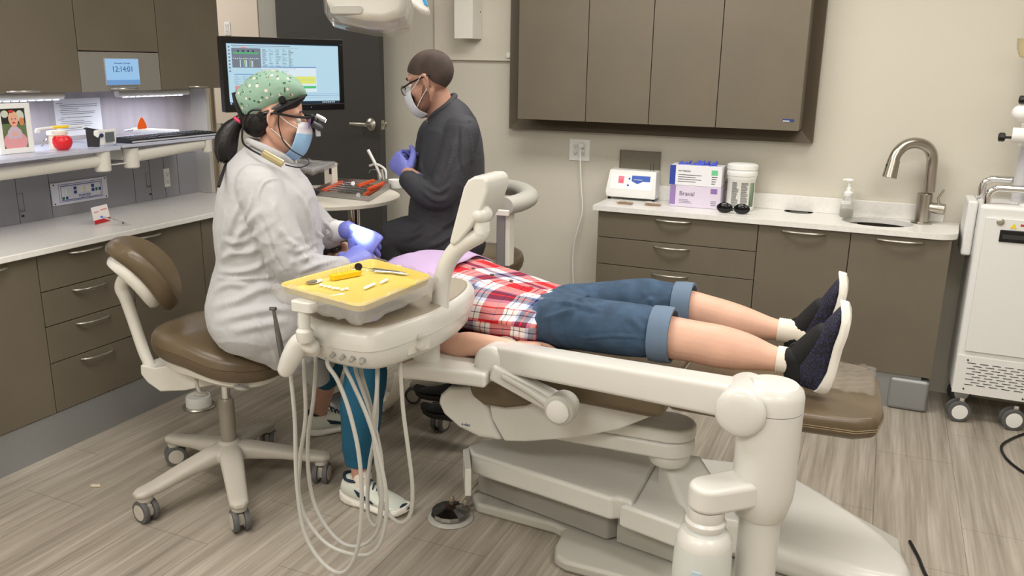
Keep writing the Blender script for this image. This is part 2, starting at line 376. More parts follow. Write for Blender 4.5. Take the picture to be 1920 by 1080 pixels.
# ---------------------------------------------------------------- cabinets
def bow(c, along, out, L, m=None, h=.034, r=.0058):
    c, a, o_ = V(c), V(along), V(out); b = MB()
    b.tube([c-a*L/2+o_*.002, c-a*L*.42+o_*h*.55, c-a*L*.2+o_*h, c+a*L*.2+o_*h, c+a*L*.42+o_*h*.55, c+a*L/2+o_*.002], [r*.9, r*1.15, r*1.2, r*1.2, r*1.15, r*.9], sub=4, n=10, flat=(.8, (0, 0, 1)))
    return b
def front_x(y0, y1, z0, z1, x, name, parent):      # front panel on the left run (faces +x)
    return MB().box((x-.018, y0+.002, z0+.002), (x, y1-.002, z1-.002)).build(name, TAUPE, parent, bevel=.0012)
def front_y(x0, x1, z0, z1, y, name, parent):
    return MB().box((x0+.002, y, z0+.002), (x1-.002, y+.018, z1-.002)).build(name, TAUPE, parent, bevel=.0012)
FX = -3.09
def unit_left(y0, y1, label, drawers=None, handle=None):
    t = thing('base_cabinet', label, 'cabinet', ((FX+LEFTX)/2, (y0+y1)/2, 0))
    b = MB().box((LEFTX+.005, y0, .175), (FX-.02, y1, .868)); b.build('body', TAUPE, t)
    MB().box((LEFTX+.005, y0, 0), (FX-.006, y1, .175)).build('kick_plate', KICK, t)
    if drawers:
        for k in range(len(drawers)-1):
            f = front_x(y0, y1, drawers[k+1], drawers[k], FX, 'drawer', t)
            bow((FX, (y0+y1)/2-.005, drawers[k]-.022), (0, 1, 0), (1, 0, 0), .165).build('handle', NICKEL, f)
    else:
        f = front_x(y0, y1, .177, .866, FX, 'door', t)
        if handle: bow((FX, handle, .845), (0, 1, 0), (1, 0, 0), .165).build('handle', NICKEL, f)
unit_left(1.45, 2.297, 'taupe base cabinet with one door, at the left edge under the lit counter', handle=2.08)
unit_left(2.297, 2.765, 'taupe base cabinet with four drawers and bow handles behind the stool', drawers=[.868, .706, .557, .396, .177])
unit_left(2.765, 3.21, 'taupe base cabinet with a door between the stool back and the dentist', handle=2.86)
unit_left(3.21, 3.76, 'taupe base cabinet behind the white coat at the end of the left run')
t = thing('countertop', 'long white countertop along the left wall over the taupe drawers', 'countertop', (-3.35, 2.6, .87))
MB().box((LEFTX+.004, 1.4, .869), (-3.05, 3.775, .895)).build('slab', COUNTER, t, bevel=.004)
# hutch back: grey service panel and wood-grain board
SERV = mat('service_panel_grey', (150, 150, 156), .45)
t = thing('service_panel', 'grey service splashback with outlets and seams above the left counter', 'splashback', (LEFTX, 2.6, .9))
b = MB(); b.box((LEFTX+.002, 1.4, .896), (LEFTX+.03, 3.745, 1.125)); b.build('panel', SERV, t)
for yy in (2.62, 2.79, 3.29, 3.40, 3.50, 3.60): MB().box((LEFTX+.03, yy-.0012, .897), (LEFTX+.0306, yy+.0012, 1.123)).build('seam', mat('seam', (70, 70, 74), .8), t)
for c, w_, h_ in ((X(39, 380, -3.599), .03, .085), (X(278, 337, -3.599), .028, .078)):
    g = MB()
    for s in (-1, 1): g.box((-3.5995, c.y+s*w_/2-.001, c.z-h_/2), (-3.5985, c.y+s*w_/2+.001, c.z+h_/2)); g.box((-3.5995, c.y-w_/2, c.z+s*h_/2-.001), (-3.5985, c.y+w_/2, c.z+s*h_/2+.001))
    g.tube([(-3.597, c.y-w_*.35, c.z-h_*.42), (-3.592, c.y, c.z-h_*.48), (-3.597, c.y+w_*.35, c.z-h_*.42)], .0018, n=6, sub=3)
    g.build('access_door', mat('service_dark', (112, 112, 118), .5), t)
for px_, py_ in ((43, 405), (282, 364)):
    c = X(px_, py_, -3.599); MB().box((-3.600, c.y-.007, c.z-.004), (-3.598, c.y+.007, c.z+.004)).build('port', BLACK, t)
c = X(312, 333, -3.6); outlet('wall_outlet', c, (0, 1, 0), (0, 0, 1), .04, .10, 1, 'grey outlet in the service panel above the left counter')
def wood_mat():
    return mat('grey_woodgrain', (176, 170, 176), .5, var=(14, .10, (1, 1, .12)))
tag(MB().box((LEFTX+.002, 1.4, 1.126), (LEFTX+.022, 3.745, 1.485)).build('backboard', wood_mat(), smooth=False), 'grey wood-grain backboard behind the lit glass shelf', 'backboard')
tag(MB().box((LEFTX+.002, 3.745, .896), (-3.50, 3.775, 1.486)).build('end_panel', mat('end_panel', (196, 194, 190), .5), bevel=.002), 'pale upright end panel where the left counter ends beside the dentist', 'panel')
# upper cabinets
UX = -3.36
def upper(y0, y1, z0, label, handle=None):
    t = thing('wall_cabinet', label, 'cabinet', (LEFTX, (y0+y1)/2, z0))
    MB().box((LEFTX+.004, y0, z0+.004), (UX-.02, y1, 2.15)).build('body', TAUPE, t)
    f = front_x(y0, y1, z0, 2.15, UX, 'door', t)
    if handle is not None: bow((UX, handle, z0+.012), (0, 1, 0), (1, 0, 0), .15).build('handle', NICKEL, f)
    return t
upper(1.6, 2.83, 1.486, 'leftmost taupe wall cabinet above the photo frame', 2.535)
upper(2.83, 3.30, 1.667, 'taupe wall cabinet above the grey clock display', None)
upper(3.30, 3.735, 1.486, 'taupe wall cabinet above the keyboard, left of the monitor', 3.56)
t = thing('control_panel', 'grey metallic control console with a bright clock screen below the cabinet door', 'control panel', (LEFTX, 3.06, 1.486))
MB().box((LEFTX+.004, 2.831, 1.486), (UX-.001, 3.299, 1.665)).build('housing', mat('console_taupe', (146, 143, 136), .35, .2), t, bevel=.002)
bow((UX, 3.065, 1.498), (0, 1, 0), (1, 0, 0), .15).build('handle', NICKEL, t)
a, b_ = X(195, 110, UX), X(262, 158, UX); y0, y1, z1, z0 = a.y, b_.y, a.z, b_.z
MB().box((UX-.002, y0-.004, z0-.004), (UX+.003, y1+.004, z1+.004)).build('bezel', mat('bezel_silver', (200, 202, 205), .3, .6), t, bevel=.001)
s = MB().box((UX+.003, y0, z0), (UX+.0035, y1, z1)).build('screen', mat('clock_screen', (160, 204, 244), .3, lit=.9), t)
INK = mat('clock_ink', (52, 92, 150), .4, emis=.25); INK2 = mat('clock_ink_soft', (140, 176, 214), .4, emis=.55)
W_ = y1-y0
text('clock_digits', '12:14:01', (UX+.0045, (y0+y1)/2, z0+(z1-z0)*.50), .037, (0, 1, 0), (0, 0, 1), INK, s, align='CENTER')
text('date_line', 'November 23 Friday', (UX+.0045, (y0+y1)/2, z0+(z1-z0)*.80), .011, (0, 1, 0), (0, 0, 1), INK, s, align='CENTER')
for k in range(3): yy = y0+W_*(.28+.19*k); MB().box((UX+.0035, yy, z0+.045), (UX+.0042, yy+W_*.13, z0+.055)).build('button_mark', INK2, s)
MB().box((UX+.0035, y0, z0), (UX+.004, y1, z0+.022)).build('status_bar', mat('clock_bar', (120, 170, 226), .4, lit=.8), s)
# LED strips below the upper cabinets
LEDM = mat('led_lens', (236, 240, 255), .4, emis=3.5)
for (ya, yb, lab) in ((1.75, 2.79, 'white under-cabinet LED light above the photo frame'), (3.10, 3.56, 'white under-cabinet LED light above the keyboard')):
    t = thing('undercabinet_light', lab, 'light', (-3.46, (ya+yb)/2, 1.47))
    MB().tube([(-3.45, ya, 1.47), (-3.45, yb, 1.47)], .017, n=14).sph((-3.45, yb, 1.47), .017).build('housing', WHITE, t)
    lz = MB()
    k = ya+.04
    while k < yb-.03: lz.box((-3.457, k, 1.4505), (-3.443, k+.022, 1.4545)); k += .04
    lz.build('led_strip', LEDM, t)
    area('led_lamp', (-3.45, (ya+yb)/2, 1.447), .02, yb-ya, 2.4*(yb-ya), (.86, .89, 1))
# ---------------------------------------------------------------- right run
FY = 4.40
def unit_right(x0, x1, label, drawers=None, handle=None):
    t = thing('base_cabinet', label, 'cabinet', ((x0+x1)/2, (FY+BACK)/2, 0))
    MB().box((x0, FY+.02, .178), (x1, BACK-.005, .64)).box((x0, FY+.02, .64), (x0+.018, BACK-.005, .872)).box((x1-.018, FY+.02, .64), (x1, BACK-.005, .872)).build('body', TAUPE, t)
    MB().box((x0, FY+.012, 0), (min(x1, .30), BACK-.005, .178)).build('kick_plate', KICK, t)
    if drawers:
        for k in range(len(drawers)-1):
            f = front_y(x0, x1, drawers[k+1], drawers[k], FY, 'drawer', t)
            bow(((x0+x1)/2-.01, FY, drawers[k]-.022), (1, 0, 0), (0, -1, 0), .19).build('handle', NICKEL, f)
    else:
        f = front_y(x0, x1, .18, .872, FY, 'door', t)
        bow((handle, FY, .852), (1, 0, 0), (0, -1, 0), .21).build('handle', NICKEL, f)
    return t
unit_right(-1.395, -.54, 'taupe base cabinet with stacked wide drawers under the glove boxes', drawers=[.874, .728, .578, .42, .18])
unit_right(-.54, -.10, 'taupe base cabinet with a door under the round waste hole', handle=-.32)
t = unit_right(-.10, .345, 'taupe base cabinet with a door under the round sink', handle=.12)
MB().box((.16, FY-.004, 0), (.343, BACK-.004, .165)).build('end_foot', KICK, t, bevel=.02)
# countertop with sink and waste holes
sk = Z(1645, 414, .9); wh = Z(1497, 398, .9)
cx, cy = sk.x, 4.575; rx, SRY = .168, .135; sk.y = min(sk.y, 4.585)
outl = [(-1.42, FY-.022)]+[(.37-.09+.09*math.sin(a), FY-.022+.09-.09*math.cos(a)) for a in [k*PI/16 for k in range(9)]]+[(.39, BACK-.002), (-1.42, BACK-.002)]
el = lambda cx, cy, rx, ry, n=40: [(cx+rx*math.cos(2*PI*k/n), cy+ry*math.sin(2*PI*k/n)) for k in range(n)]
t = thing('countertop', 'white countertop with a round sink opening along the back wall', 'countertop', (-.5, 4.56, .875))
MB().holes(outl, [el(cx, sk.y, rx, SRY), el(wh.x, wh.y, .073, .056)], .875, .903).build('slab', COUNTER, t, bevel=.004)
MB().box((-1.40, BACK-.022, .903), (.315, BACK-.002, .985)).build('backsplash', COUNTER, t, bevel=.003)
r_ = MB(); N_ = 40
rings = [[(cx+rx*k*math.cos(2*PI*i/N_), sk.y+SRY*k*math.sin(2*PI*i/N_), zz) for i in range(N_)] for k, zz in ((1.02, .8745), (.99, .8745), (.985, .82), (.96, .76), (.88, .72), (.6, .705), (.12, .70))]
r_.rings(rings, caps=False); o = r_.build('sink_bowl', mat('sink_steel', (118, 114, 106), .3, 1), solid=.001)
tag(o, 'round stainless steel sink basin sunk in the back counter', 'sink')
r_ = MB(); r_.rings([[(wh.x+.074*k*math.cos(2*PI*i/32), wh.y+.0565*k*math.sin(2*PI*i/32), zz) for i in range(32)] for k, zz in ((1.0, .9035), (.93, .9045), (.93, .72), (.5, .715))], caps=False)
tag(r_.build('waste_chute', [mat('chute_dark', (40, 38, 36), .5)], solid=.001), 'round waste opening with a dark liner in the back counter', 'waste chute')
# big wall cabinet with surround
t = thing('wall_cabinet', 'large taupe four-door wall cabinet in a wide surround on the back wall', 'cabinet', (-1.2, BACK, 1.27))
TRD = mat('taupe_surround', (98, 88, 74), .5)
x0, x1, z0, z1 = -2.067, -.345, 1.265, 2.45
fr = MB(); dp = .05
ix0, ix1, iz0, iz1 = x0+.075, x1-.075, z0+.075, z1-.075
def frm(a0, a1, b0, b1):
    fr.rings([[(a0[0], BACK-.001, a0[1]), (a1[0], BACK-.001, a1[1]), (b1[0], BACK-.001, b1[1]), (b0[0], BACK-.001, b0[1])],
              [(a0[0], BACK-dp, a0[1]), (a1[0], BACK-dp, a1[1]), (b1[0], BACK-.02, b1[1]), (b0[0], BACK-.02, b0[1])]])
frm((x0, z0), (x1, z0), (ix0, iz0), (ix1, iz0)); frm((x1, z0), (x1, z1), (ix1, iz0), (ix1, iz1)); frm((x1, z1), (x0, z1), (ix1, iz1), (ix0, iz1)); frm((x0, z1), (x0, z0), (ix0, iz1), (ix0, iz0))
fr.build('surround', TRD, t, sharp=10)
CYF = 4.52
MB().box((-1.945, CYF+.02, 1.34), (-.405, BACK-.006, 2.38)).build('body', TAUPE, t)
sp = [Y(970, 222, CYF).x, Y(1097, 230, CYF).x, Y(1215, 235, CYF).x, Y(1341, 238, CYF).x, Y(1498, 245, CYF).x]
for k in range(4):
    f = front_y(sp[k], sp[k+1], 1.336, 2.38, CYF, 'door', t)
    if k in (1, 2): bow((sp[k]*.5+sp[k+1]*.5, CYF, 2.03), (1, 0, 0), (0, -1, 0), .19).build('handle', NICKEL, f)
c = Y(1478, 226, CYF-.001)
MB().box((c.x-.028, CYF-.001, c.z-.007), (c.x+.028, CYF+.001, c.z+.007)).build('label_strip', mat('label_blue', (40, 62, 120), .4), t)
MB().box((c.x-.026, CYF-.0018, c.z-.005), (c.x+.006, CYF-.001, c.z-.001)).build('label_stripe', WHITE, t)
# ================================================================ seating and dental equipment
def prY(px, y0, y1, **k):            # outline on the plane y=y0, extruded to y=y1
    return MB().prism([Y(a, b, y0) for a, b in px], (0, y1-y0, 0))
def prZ(px, z1, z0): return MB().prism([Z(a, b, z1) for a, b in px], (0, 0, z0-z1))
GREYRUB = mat('grey_rubber', (92, 92, 92), .6); STARM = mat('star_base_plastic', (186, 180, 170), .45); ARMG = mat('warm_grey_column', (150, 143, 132), .4, .2)
def caster(parent, c, ang, r=.043, hubm=STARM, flip=False):
    c = V(c); a = V((math.cos(ang), math.sin(ang), 0)); s_ = V((-a.y, a.x, 0))
    cz = V((c.x, c.y, r)); b = MB()
    b.cyl(cz+a*.012+V((0, 0, .014)), cz+a*.012+V((0, 0, .062)), .011); b.obox(cz+a*.004+V((0, 0, .006)), a*.022, s_*.010, (0, 0, .022))
    q = b.build('caster', STARM, parent, bevel=.004)
    for sg in (-1, 1):
        w = MB(); p = cz+s_*(sg*.020)
        w.mi = 0; w.lathe([(r*.7, -.010), (r*.96, -.009), (r, -.005), (r, .005), (r*.96, .009), (r*.7, .010)], p, s_)
        w.mi = 1; w.lathe([(r*.70, -.0108), (r*.68, -.0118), (.004, -.0125)], p, s_) ; w.lathe([(.004, .0125), (r*.68, .0118), (r*.70, .0108)], p, s_)
        w.build('wheel', [GREYRUB, hubm], q)
    return q
SX, SY = -2.22, 2.365
t = thing('dental_stool', 'wheeled dental stool with brown cushions that the dentist in the white coat sits on', 'stool', (SX, SY, 0))
b = MB(); R5 = .35; SA = [math.radians(v) for v in (-107, -44, 31, 106, 171)]
b.lathe([(.034, .105), (.05, .11), (.055, .15), (.046, .19), (.036, .205)], (SX, SY, 0))
for k in range(5):
    a = SA[k]; ax = V((math.cos(a), math.sin(a), 0)); s_ = V((-ax.y, ax.x, 0)); rs = []
    for d_, wd, zt, zb in ((.0, .045, .200, .12), (.08, .045, .190, .125), (.2, .040, .165, .118), (.31, .036, .138, .100), (.365, .034, .130, .098), (.388, .018, .122, .102)):
        c = V((SX, SY, 0))+ax*d_; h = (zt-zb)/2; m_ = (zt+zb)/2
        rs.append([c+s_*(wd*math.copysign(abs(math.cos(q))**.7, math.cos(q)))+V((0, 0, m_+h*math.copysign(abs(math.sin(q))**.7, math.sin(q)))) for q in [2*PI*i/16 for i in range(16)]])
    b.rings(rs); c = V((SX, SY, 0))+ax*R5; b.cyl(c+V((0, 0, .080)), c+V((0, 0, .11)), .028)
b.build('star_base', STARM, t, remesh=.0035, smit=8)
for k, yaw in enumerate((-100, 55, 20, 30, 140)):
    a = SA[k]; caster(t, (SX+R5*math.cos(a), SY+R5*math.sin(a), 0), math.radians(yaw+90))
MB().lathe([(.030, .195), (.030, .345), (.028, .372), (.024, .378)], (SX, SY, 0)).build('gas_column', ARMG, t)
MB().cyl((SX, SY, .37), (SX, SY, .47), .018).build('piston', CHROME, t)
prY([(262, 684), (263, 702), (276, 718), (300, 735), (345, 733), (400, 722), (470, 705), (500, 690), (500, 683), (330, 672), (318, 684), (290, 690)], 2.30, 2.45).build('mechanism_housing', WPLAST, t, bevel=.014)
for q, (p0, p1) in enumerate((((369, 700), (376, 738)), ((444, 698), (453, 727)))):
    A, B = Y(*p0, 2.28), Y(*p1, 2.24); g = MB(); g.tube([A, (A+B)/2+V((0, -.01, 0)), B], [.008, .007, .007], sub=3)
    g.lathe([(.004, -.007), (.022, -.006), (.030, 0), (.022, .006), (.004, .007)], B, (.1, .2, 1)); g.build('lever', mat('lever_grey', (178, 174, 166), .4), t)
def cushion(rx, ry, z0, z1, c, prof, warp=None, pw=2.4, n=48):
    rs = []
    for k, f in prof:
        rs.append([V((c[0]+rx*f*math.copysign(abs(math.cos(q))**(2/pw), math.cos(q)), c[1]+ry*f*math.copysign(abs(math.sin(q))**(2/pw), math.sin(q)), z0+(z1-z0)*k)) for q in [2*PI*i/n for i in range(n)]])
    if warp: rs = [[warp(p) for p in r] for r in rs]
    return MB().rings(rs)
PROF = [(0, .86), (.04, .92), (.2, .97), (.42, .995), (.5, 1.0), (.505, .992), (.52, 1.0), (.7, .985), (.85, .95), (.95, .87), (1.0, .72), (1.0, .3), (.99, .02)]
wp = lambda p: V((p.x, p.y, p.z+.018*math.cos(min(1.6, max(-1.6, (p.x-SX+.12)*6)))-max(0, p.x-SX)*.16-.012))
cushion(.270, .225, .562, .672, (SX+.012, SY+.01), PROF, wp).build('seat_cushion', VINYL, t)
wp2 = lambda p: V((p.x, p.y, p.z-max(0, p.x-SX)*.16))
cushion(.245, .19, .505, .575, (SX+.01, SY+.01), [(0, .80), (.3, .94), (1, 1)], wp2).build('seat_shell', WPLAST, t)
# backrest
yw_ = math.radians(36); nh = V((math.cos(yw_), math.sin(yw_), 0)); bc = Y(277, 507, 2.32); hd = (nh*-.62+V((0, 0, .785))); nd = (nh*.785+V((0, 0, .62))); yd = V((-nh.y, nh.x, 0))
def bent(rh, ry, th, off, bend, pw=2.3, n=40, prof=((-1, .85), (-.9, .93), (-.4, 1), (.4, 1), (.9, .93), (1, .82), (1, .4), (.98, .02)), c=bc):
    m = MB(); rs = []
    pr_ = [(-.98, .02), (-1, .4)]+list(prof)
    for k, f in pr_:
        ring = []
        for i in range(n):
            q = 2*PI*i/n; h = rh*f*math.copysign(abs(math.cos(q))**(2/pw), math.cos(q)); y = ry*f*math.copysign(abs(math.sin(q))**(2/pw), math.sin(q))
            ring.append(c+hd*h+yd*y+nd*(off+th*k+bend*(y*y)*4-h*h*.9))
        rs.append(ring)
    return m.rings(rs)
bent(.168, .130, .036, 0, .50).build('backrest_cushion', VINYL, t)
bent(.125, .105, .030, -.046, .45).build('backrest_shell', WPLAST, t)
pm = MB(); pm.tube([Y(a, b_, 2.33) for a, b_ in ((290, 700), (272, 665), (250, 600), (236, 560), (228, 540), (234, 522), (255, 512), (285, 505))], [.021, .022, .023, .024, .026, .025, .024, .022], sub=4, n=16, flat=(1.0, (0, 1, 0)))
pm.build('backrest_post', WPLAST, t)

# ---------------------------------------------------------------- patient chair
CHP = mat('chair_white', (209, 207, 201), .32, coat=.15)
BASEG = mat('base_plate_grey', (176, 173, 164), .4)
t = thing('dental_chair', 'reclined dental chair with brown upholstery and white base carrying the patient', 'dental chair', (-.8, 2.65, 0))
bp = prZ([(886, 905), (884, 925), (893, 943), (1040, 983), (1056, 992), (1040, 1022), (1040, 1040), (1060, 1052), (1200, 1090), (1400, 1150), (1560, 1100), (1700, 1085), (1690, 1010), (1480, 895), (1300, 855), (1000, 850)], .045, 0)
bp.build('base_plate', BASEG, t, bevel=.016, seg=4)
if 0: rd = prZ([(935, 917), (948, 932), (1150, 990), (1270, 1030), (1275, 1010), (1160, 960), (960, 905)], .085, .04); rd.build('base_ridge', BASEG, t, bevel=.014, seg=4)
cv = prZ([(1290, 850), (1400, 862), (1480, 882), (1550, 922), (1610, 960), (1665, 1000), (1700, 1035), (1714, 1065), (1708, 1090), (1675, 1090), (1600, 1072), (1500, 1040), (1380, 1000), (1290, 960)], .155, .046)
cv.build('base_cover', CHP, t, bevel=.045, seg=6, sharp=60)
la = prZ([(874, 836), (905, 824), (1010, 812), (1150, 828), (1236, 850), (1233, 858), (1186, 942), (1162, 932), (1146, 934), (1000, 886), (885, 850)], .27, .185)
la.build('lift_arm', CHP, t, bevel=.018, seg=5)
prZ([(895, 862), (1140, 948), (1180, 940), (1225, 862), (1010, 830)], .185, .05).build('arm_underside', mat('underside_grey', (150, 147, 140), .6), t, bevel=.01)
prZ([(1160, 944), (1188, 941), (1236, 858), (1262, 868), (1288, 960), (1279, 988)], .255, .17).build('rear_housing', CHP, t, bevel=.014, seg=5)
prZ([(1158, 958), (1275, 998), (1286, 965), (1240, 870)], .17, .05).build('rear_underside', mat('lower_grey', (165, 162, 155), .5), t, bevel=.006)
A, B, C_, D_ = Z(1234, 838, .38), Z(1314, 850, .38), Z(1400, 985, .22), Z(1283, 966, .24)
lk = MB(); dn = V((0, 0, -1)); lk.rings([[A, B, B+dn*.14, A+dn*.14], [D_, C_, C_+dn*.12, D_+dn*.12]]); lk.build('link_cover', CHP, t, bevel=.02, seg=4)
prZ([(868, 842), (880, 838), (884, 880), (872, 880)], .27, .165).build('end_bracket', CHP, t, bevel=.004)
# boom with rounded end
ec = Z(1258, 792, .50)
def stad(c0, c1, r0, r1, z0, z1, n=12):
    a0 = math.atan2(c1[1]-c0[1], c1[0]-c0[0]); out = []
    for k in range(n+1): q = a0-PI/2+PI*k/n; out.append(V((c1[0]+r1*math.cos(q), c1[1]+r1*math.sin(q), z0)))
    for k in range(n+1): q = a0+PI/2+PI*k/n; out.append(V((c0[0]+r0*math.cos(q), c0[1]+r0*math.sin(q), z0)))
    return MB().prism(out, (0, 0, z1-z0))
stad((-1.1, ec.y-.02), (ec.x, ec.y), .085, .085, .458, .505).build('boom_cover', CHP, t, bevel=.012, seg=4)
stad((-1.1, ec.y-.02), (ec.x, ec.y), .083, .083, .40, .457).build('boom', CHP, t, bevel=.012, seg=4)
MB().lathe([(.06, .36), (.07, .375), (.072, .402)], (ec.x, ec.y, 0)).build('boom_pivot', CHP, t)
MB().lathe([(.004, 0), (.003, .003)], Z(1131, 808, .45)+V((0, 0, 0)), (0, -1, 0)).build('status_lamp', mat('blue_led', (90, 140, 255), .3, emis=3), t)
# shells
prY([(823, 742), (840, 727), (905, 725), (915, 765), (925, 800), (941, 829), (897, 822), (858, 803), (830, 778), (819, 757)], 2.44, 2.90).build('back_shell', CHP, t, bevel=.02, seg=5)
ss = prY([(917, 760), (921, 785), (945, 828), (985, 829), (1080, 822), (1160, 806), (1225, 780), (1262, 757), (1290, 748), (1290, 738), (1100, 722), (920, 742)], 2.44, 2.90)
ss.build('seat_shell', CHP, t, bevel=.03, seg=5)
text('logo', 'a-dec', Y(865, 797, 2.4385), .016, (1, 0, 0), (0, 0, 1), mat('logo_blue', (70, 86, 120), .4), t)
MB().cyl(Y(822, 756, 2.6), Y(812, 756, 2.6), .006).build('release_tab', BLACK, t)
# upholstery
def padslab(outl, z0, z1, name, bev=.028):
    return MB().prism([V((x, y, z1)) for x, y in outl], (0, 0, z0-z1)).build(name, VINYL, t, bevel=bev, seg=5)
padslab([(-1.30, 2.40), (-.52, 2.37), (-.52, 2.93), (-1.30, 2.93)], .60, .695, 'seat_cushion')
fp = [(-.515, 2.38), (-.20, 2.375), (0.02, 2.39), (.075, 2.43), (.09, 2.52), (.075, 2.80), (.04, 2.88), (-.02, 2.91), (-.515, 2.92)]
padslab(fp, .635, .70, 'leg_rest_cushion', .024)
sg = MB()
for p, q in zip(fp[:7], fp[1:7]): 
    for dz in (.668, .662): sg.tube([V((p[0], p[1]-.0012, dz)), V((q[0], q[1]-.0012, dz))], .0012, n=6)
sg.build('seam_stitching', mat('stitch', (150, 132, 105), .7), t)
wd_ = MB(); wd_.prism([V((x, 2.41, z)) for x, z in ((-1.25, .60), (-1.28, .70), (-2.08, .855), (-2.13, .845), (-2.14, .80), (-1.95, .74), (-1.5, .62), (-1.32, .57))], (0, .50, 0)).build('backrest_cushion', VINYL, t, bevel=.028, seg=5)
prY([(878, 728), (882, 744), (905, 762), (945, 768), (985, 764), (1013, 752), (1110, 745), (1120, 722), (1000, 700), (880, 715)], 2.405, 2.60).build('side_bolster', VINYL, t, bevel=.02, seg=4)
# armrest on the near side
ar = MB(); P0, P1 = Y(948, 706, 2.33), Y(1056, 762, 2.30)
dr = (P1-P0).normalized(); nn = V((0, 1, 0)); uu = nn.cross(dr)
ar.rings([[p+nn*(.025*a_)+uu*(h*b_) for a_, b_ in ((-1, -1), (1, -1), (1, 1), (-1, 1))] for p, h in ((P0-dr*.05, .028), (P1-dr*.02, .034))])
ar.build('armrest_bar', CHP, t, bevel=.012, seg=4)
g = MB(); g.tube([P0-V((0, .03, -.012)), P0*.5+P1*.5-V((0, .034, -.012)), P1-V((.03, .02, -.005)), P1-V((0, .012, 0))], [.010, .013, .018, .030], sub=4, n=14)
g.lathe([(.030, .03), (.047, .025), (.050, .0), (.050, -.035), (.046, -.042), (.038, -.044)], P1, (0, 1, 0)); g.build('armrest_pivot', mat('pivot_grey', (182, 180, 172), .35), t, remesh=.003, smit=6)
MB().lathe([(.0365, -.043), (.036, -.052), (.028, -.056), (.003, -.0575)], P1, (0, 1, 0)).build('pivot_cap', CHP, t)
# headrest
hr = MB(); hr.prism([V((x, 2.58, z)) for x, z in ((-2.16, .80), (-2.17, .86), (-2.42, .90), (-2.44, .84))], (0, .26, 0)).build('headrest', VINYL, t, bevel=.025, seg=4)
# clear protective film on the toe end
fm = MB(); rs = []
for i in range(15):
    x = -.12+.18*i/14
    rs.append([(x, 2.60+.27*j/14, .703+.006*abs(math.sin(i*1.9+j*1.3))+.004*math.sin(j*2.7-i)) for j in range(15)])
vs = [[fm.b.verts.new(p) for p in r] for r in rs]
for i in range(14):
    for j in range(14): fm.b.faces.new((vs[i][j], vs[i+1][j], vs[i+1][j+1], vs[i][j+1]))
tag(fm.build('protective_film', mat('film', (250, 248, 240), .12, trans=.85, ior=1.25, alpha=.22), solid=.0006), 'crumpled clear plastic film over the toe end of the chair', 'plastic film')
# ---------------------------------------------------------------- delivery unit on its flex arm
t = thing('delivery_unit', 'white dental delivery unit with knobs, hoses and long flex arm in front of the patient', 'delivery unit', (-.24, 1.95, 0))
ca = Y(1437, 850, 1.97); CXC, CYC = ca.x, 1.97
zt = Y(1445, 722, CYC).z; zb = Y(1425, 962, CYC).z
MB().lathe([(.052, zb-.004), (.060, zb+.004), (.0715, zb+.05), (.0745, zb+.09), (.0745, zt-.055)], (CXC, CYC, 0), n=36).build('column_sleeve', CHP, t)
MB().lathe([(.0745, zt-.053), (.0745, zt-.02), (.070, zt-.005), (.058, zt+.006), (.02, zt+.010)], (CXC, CYC, 0), n=36).build('column_cap', CHP, t)
MB().lathe([(.052, .05), (.050, .055), (.050, zb)], (CXC, CYC, 0), n=32).build('column_pole', mat('pole_white', (206, 204, 198), .3), t)
MB().lathe([(.16, 0), (.16, .03), (.12, .05)], (CXC, CYC, 0), n=32).build('column_foot', BASEG, t)
c2 = Y(1387, 775, 1.885); c1 = Y(920, 683, 2.345)
def barrel(c, r, L_, name):
    o = MB().lathe([(.004, -.014), (r*.55, -.0125), (r*.85, -.008), (r*.98, 0), (r, .006)], c, (0, 1, 0), n=36).build(name+'_cap', CHP, t)
    return MB().lathe([(r*.97, .006), (r*.97, L_), (r*.9, L_+.008)], c, (0, 1, 0), n=36).build(name, CHP, t, bevel=.002)
barrel(c2, .059, .13, 'arm_joint'); barrel(c1, .060, .125, 'arm_joint')
s2 = V((c2.x, c2.y+.065, c2.z+.01)); s1 = V((c1.x, c1.y+.065, c1.z+.01))
dr = (s2-s1).normalized(); sd = V((dr.y, -dr.x, 0)).normalized(); uu = V((0, 0, 1))
def sec(c, w_, h_, r_):
    return [c+sd*x+uu*y for x, y in rrect(-w_, -h_, w_, h_, r_, 5)]
MB().rings([sec(s1+dr*.02, .048, .044, .015), sec(s1*.5+s2*.5, .047, .042, .014), sec(s2-dr*.02, .046, .042, .014)]).build('flex_arm', CHP, t, sharp=50)
kp = MB(); kp.tube([s2, V((CXC-.01, CYC, zt-.055))], [.055, .066], n=28); kp.build('arm_neck', CHP, t)
prZ([(742, 684), (820, 653), (893, 659), (926, 686), (910, 703), (886, 699), (780, 687)], .69, .64).build('rear_link', CHP, t, bevel=.014, seg=4)
cvp = Z(800, 672, .69); MB().cyl((cvp.x, cvp.y, .68), (cvp.x, cvp.y, .84), .045).build('unit_pivot', CHP, t)
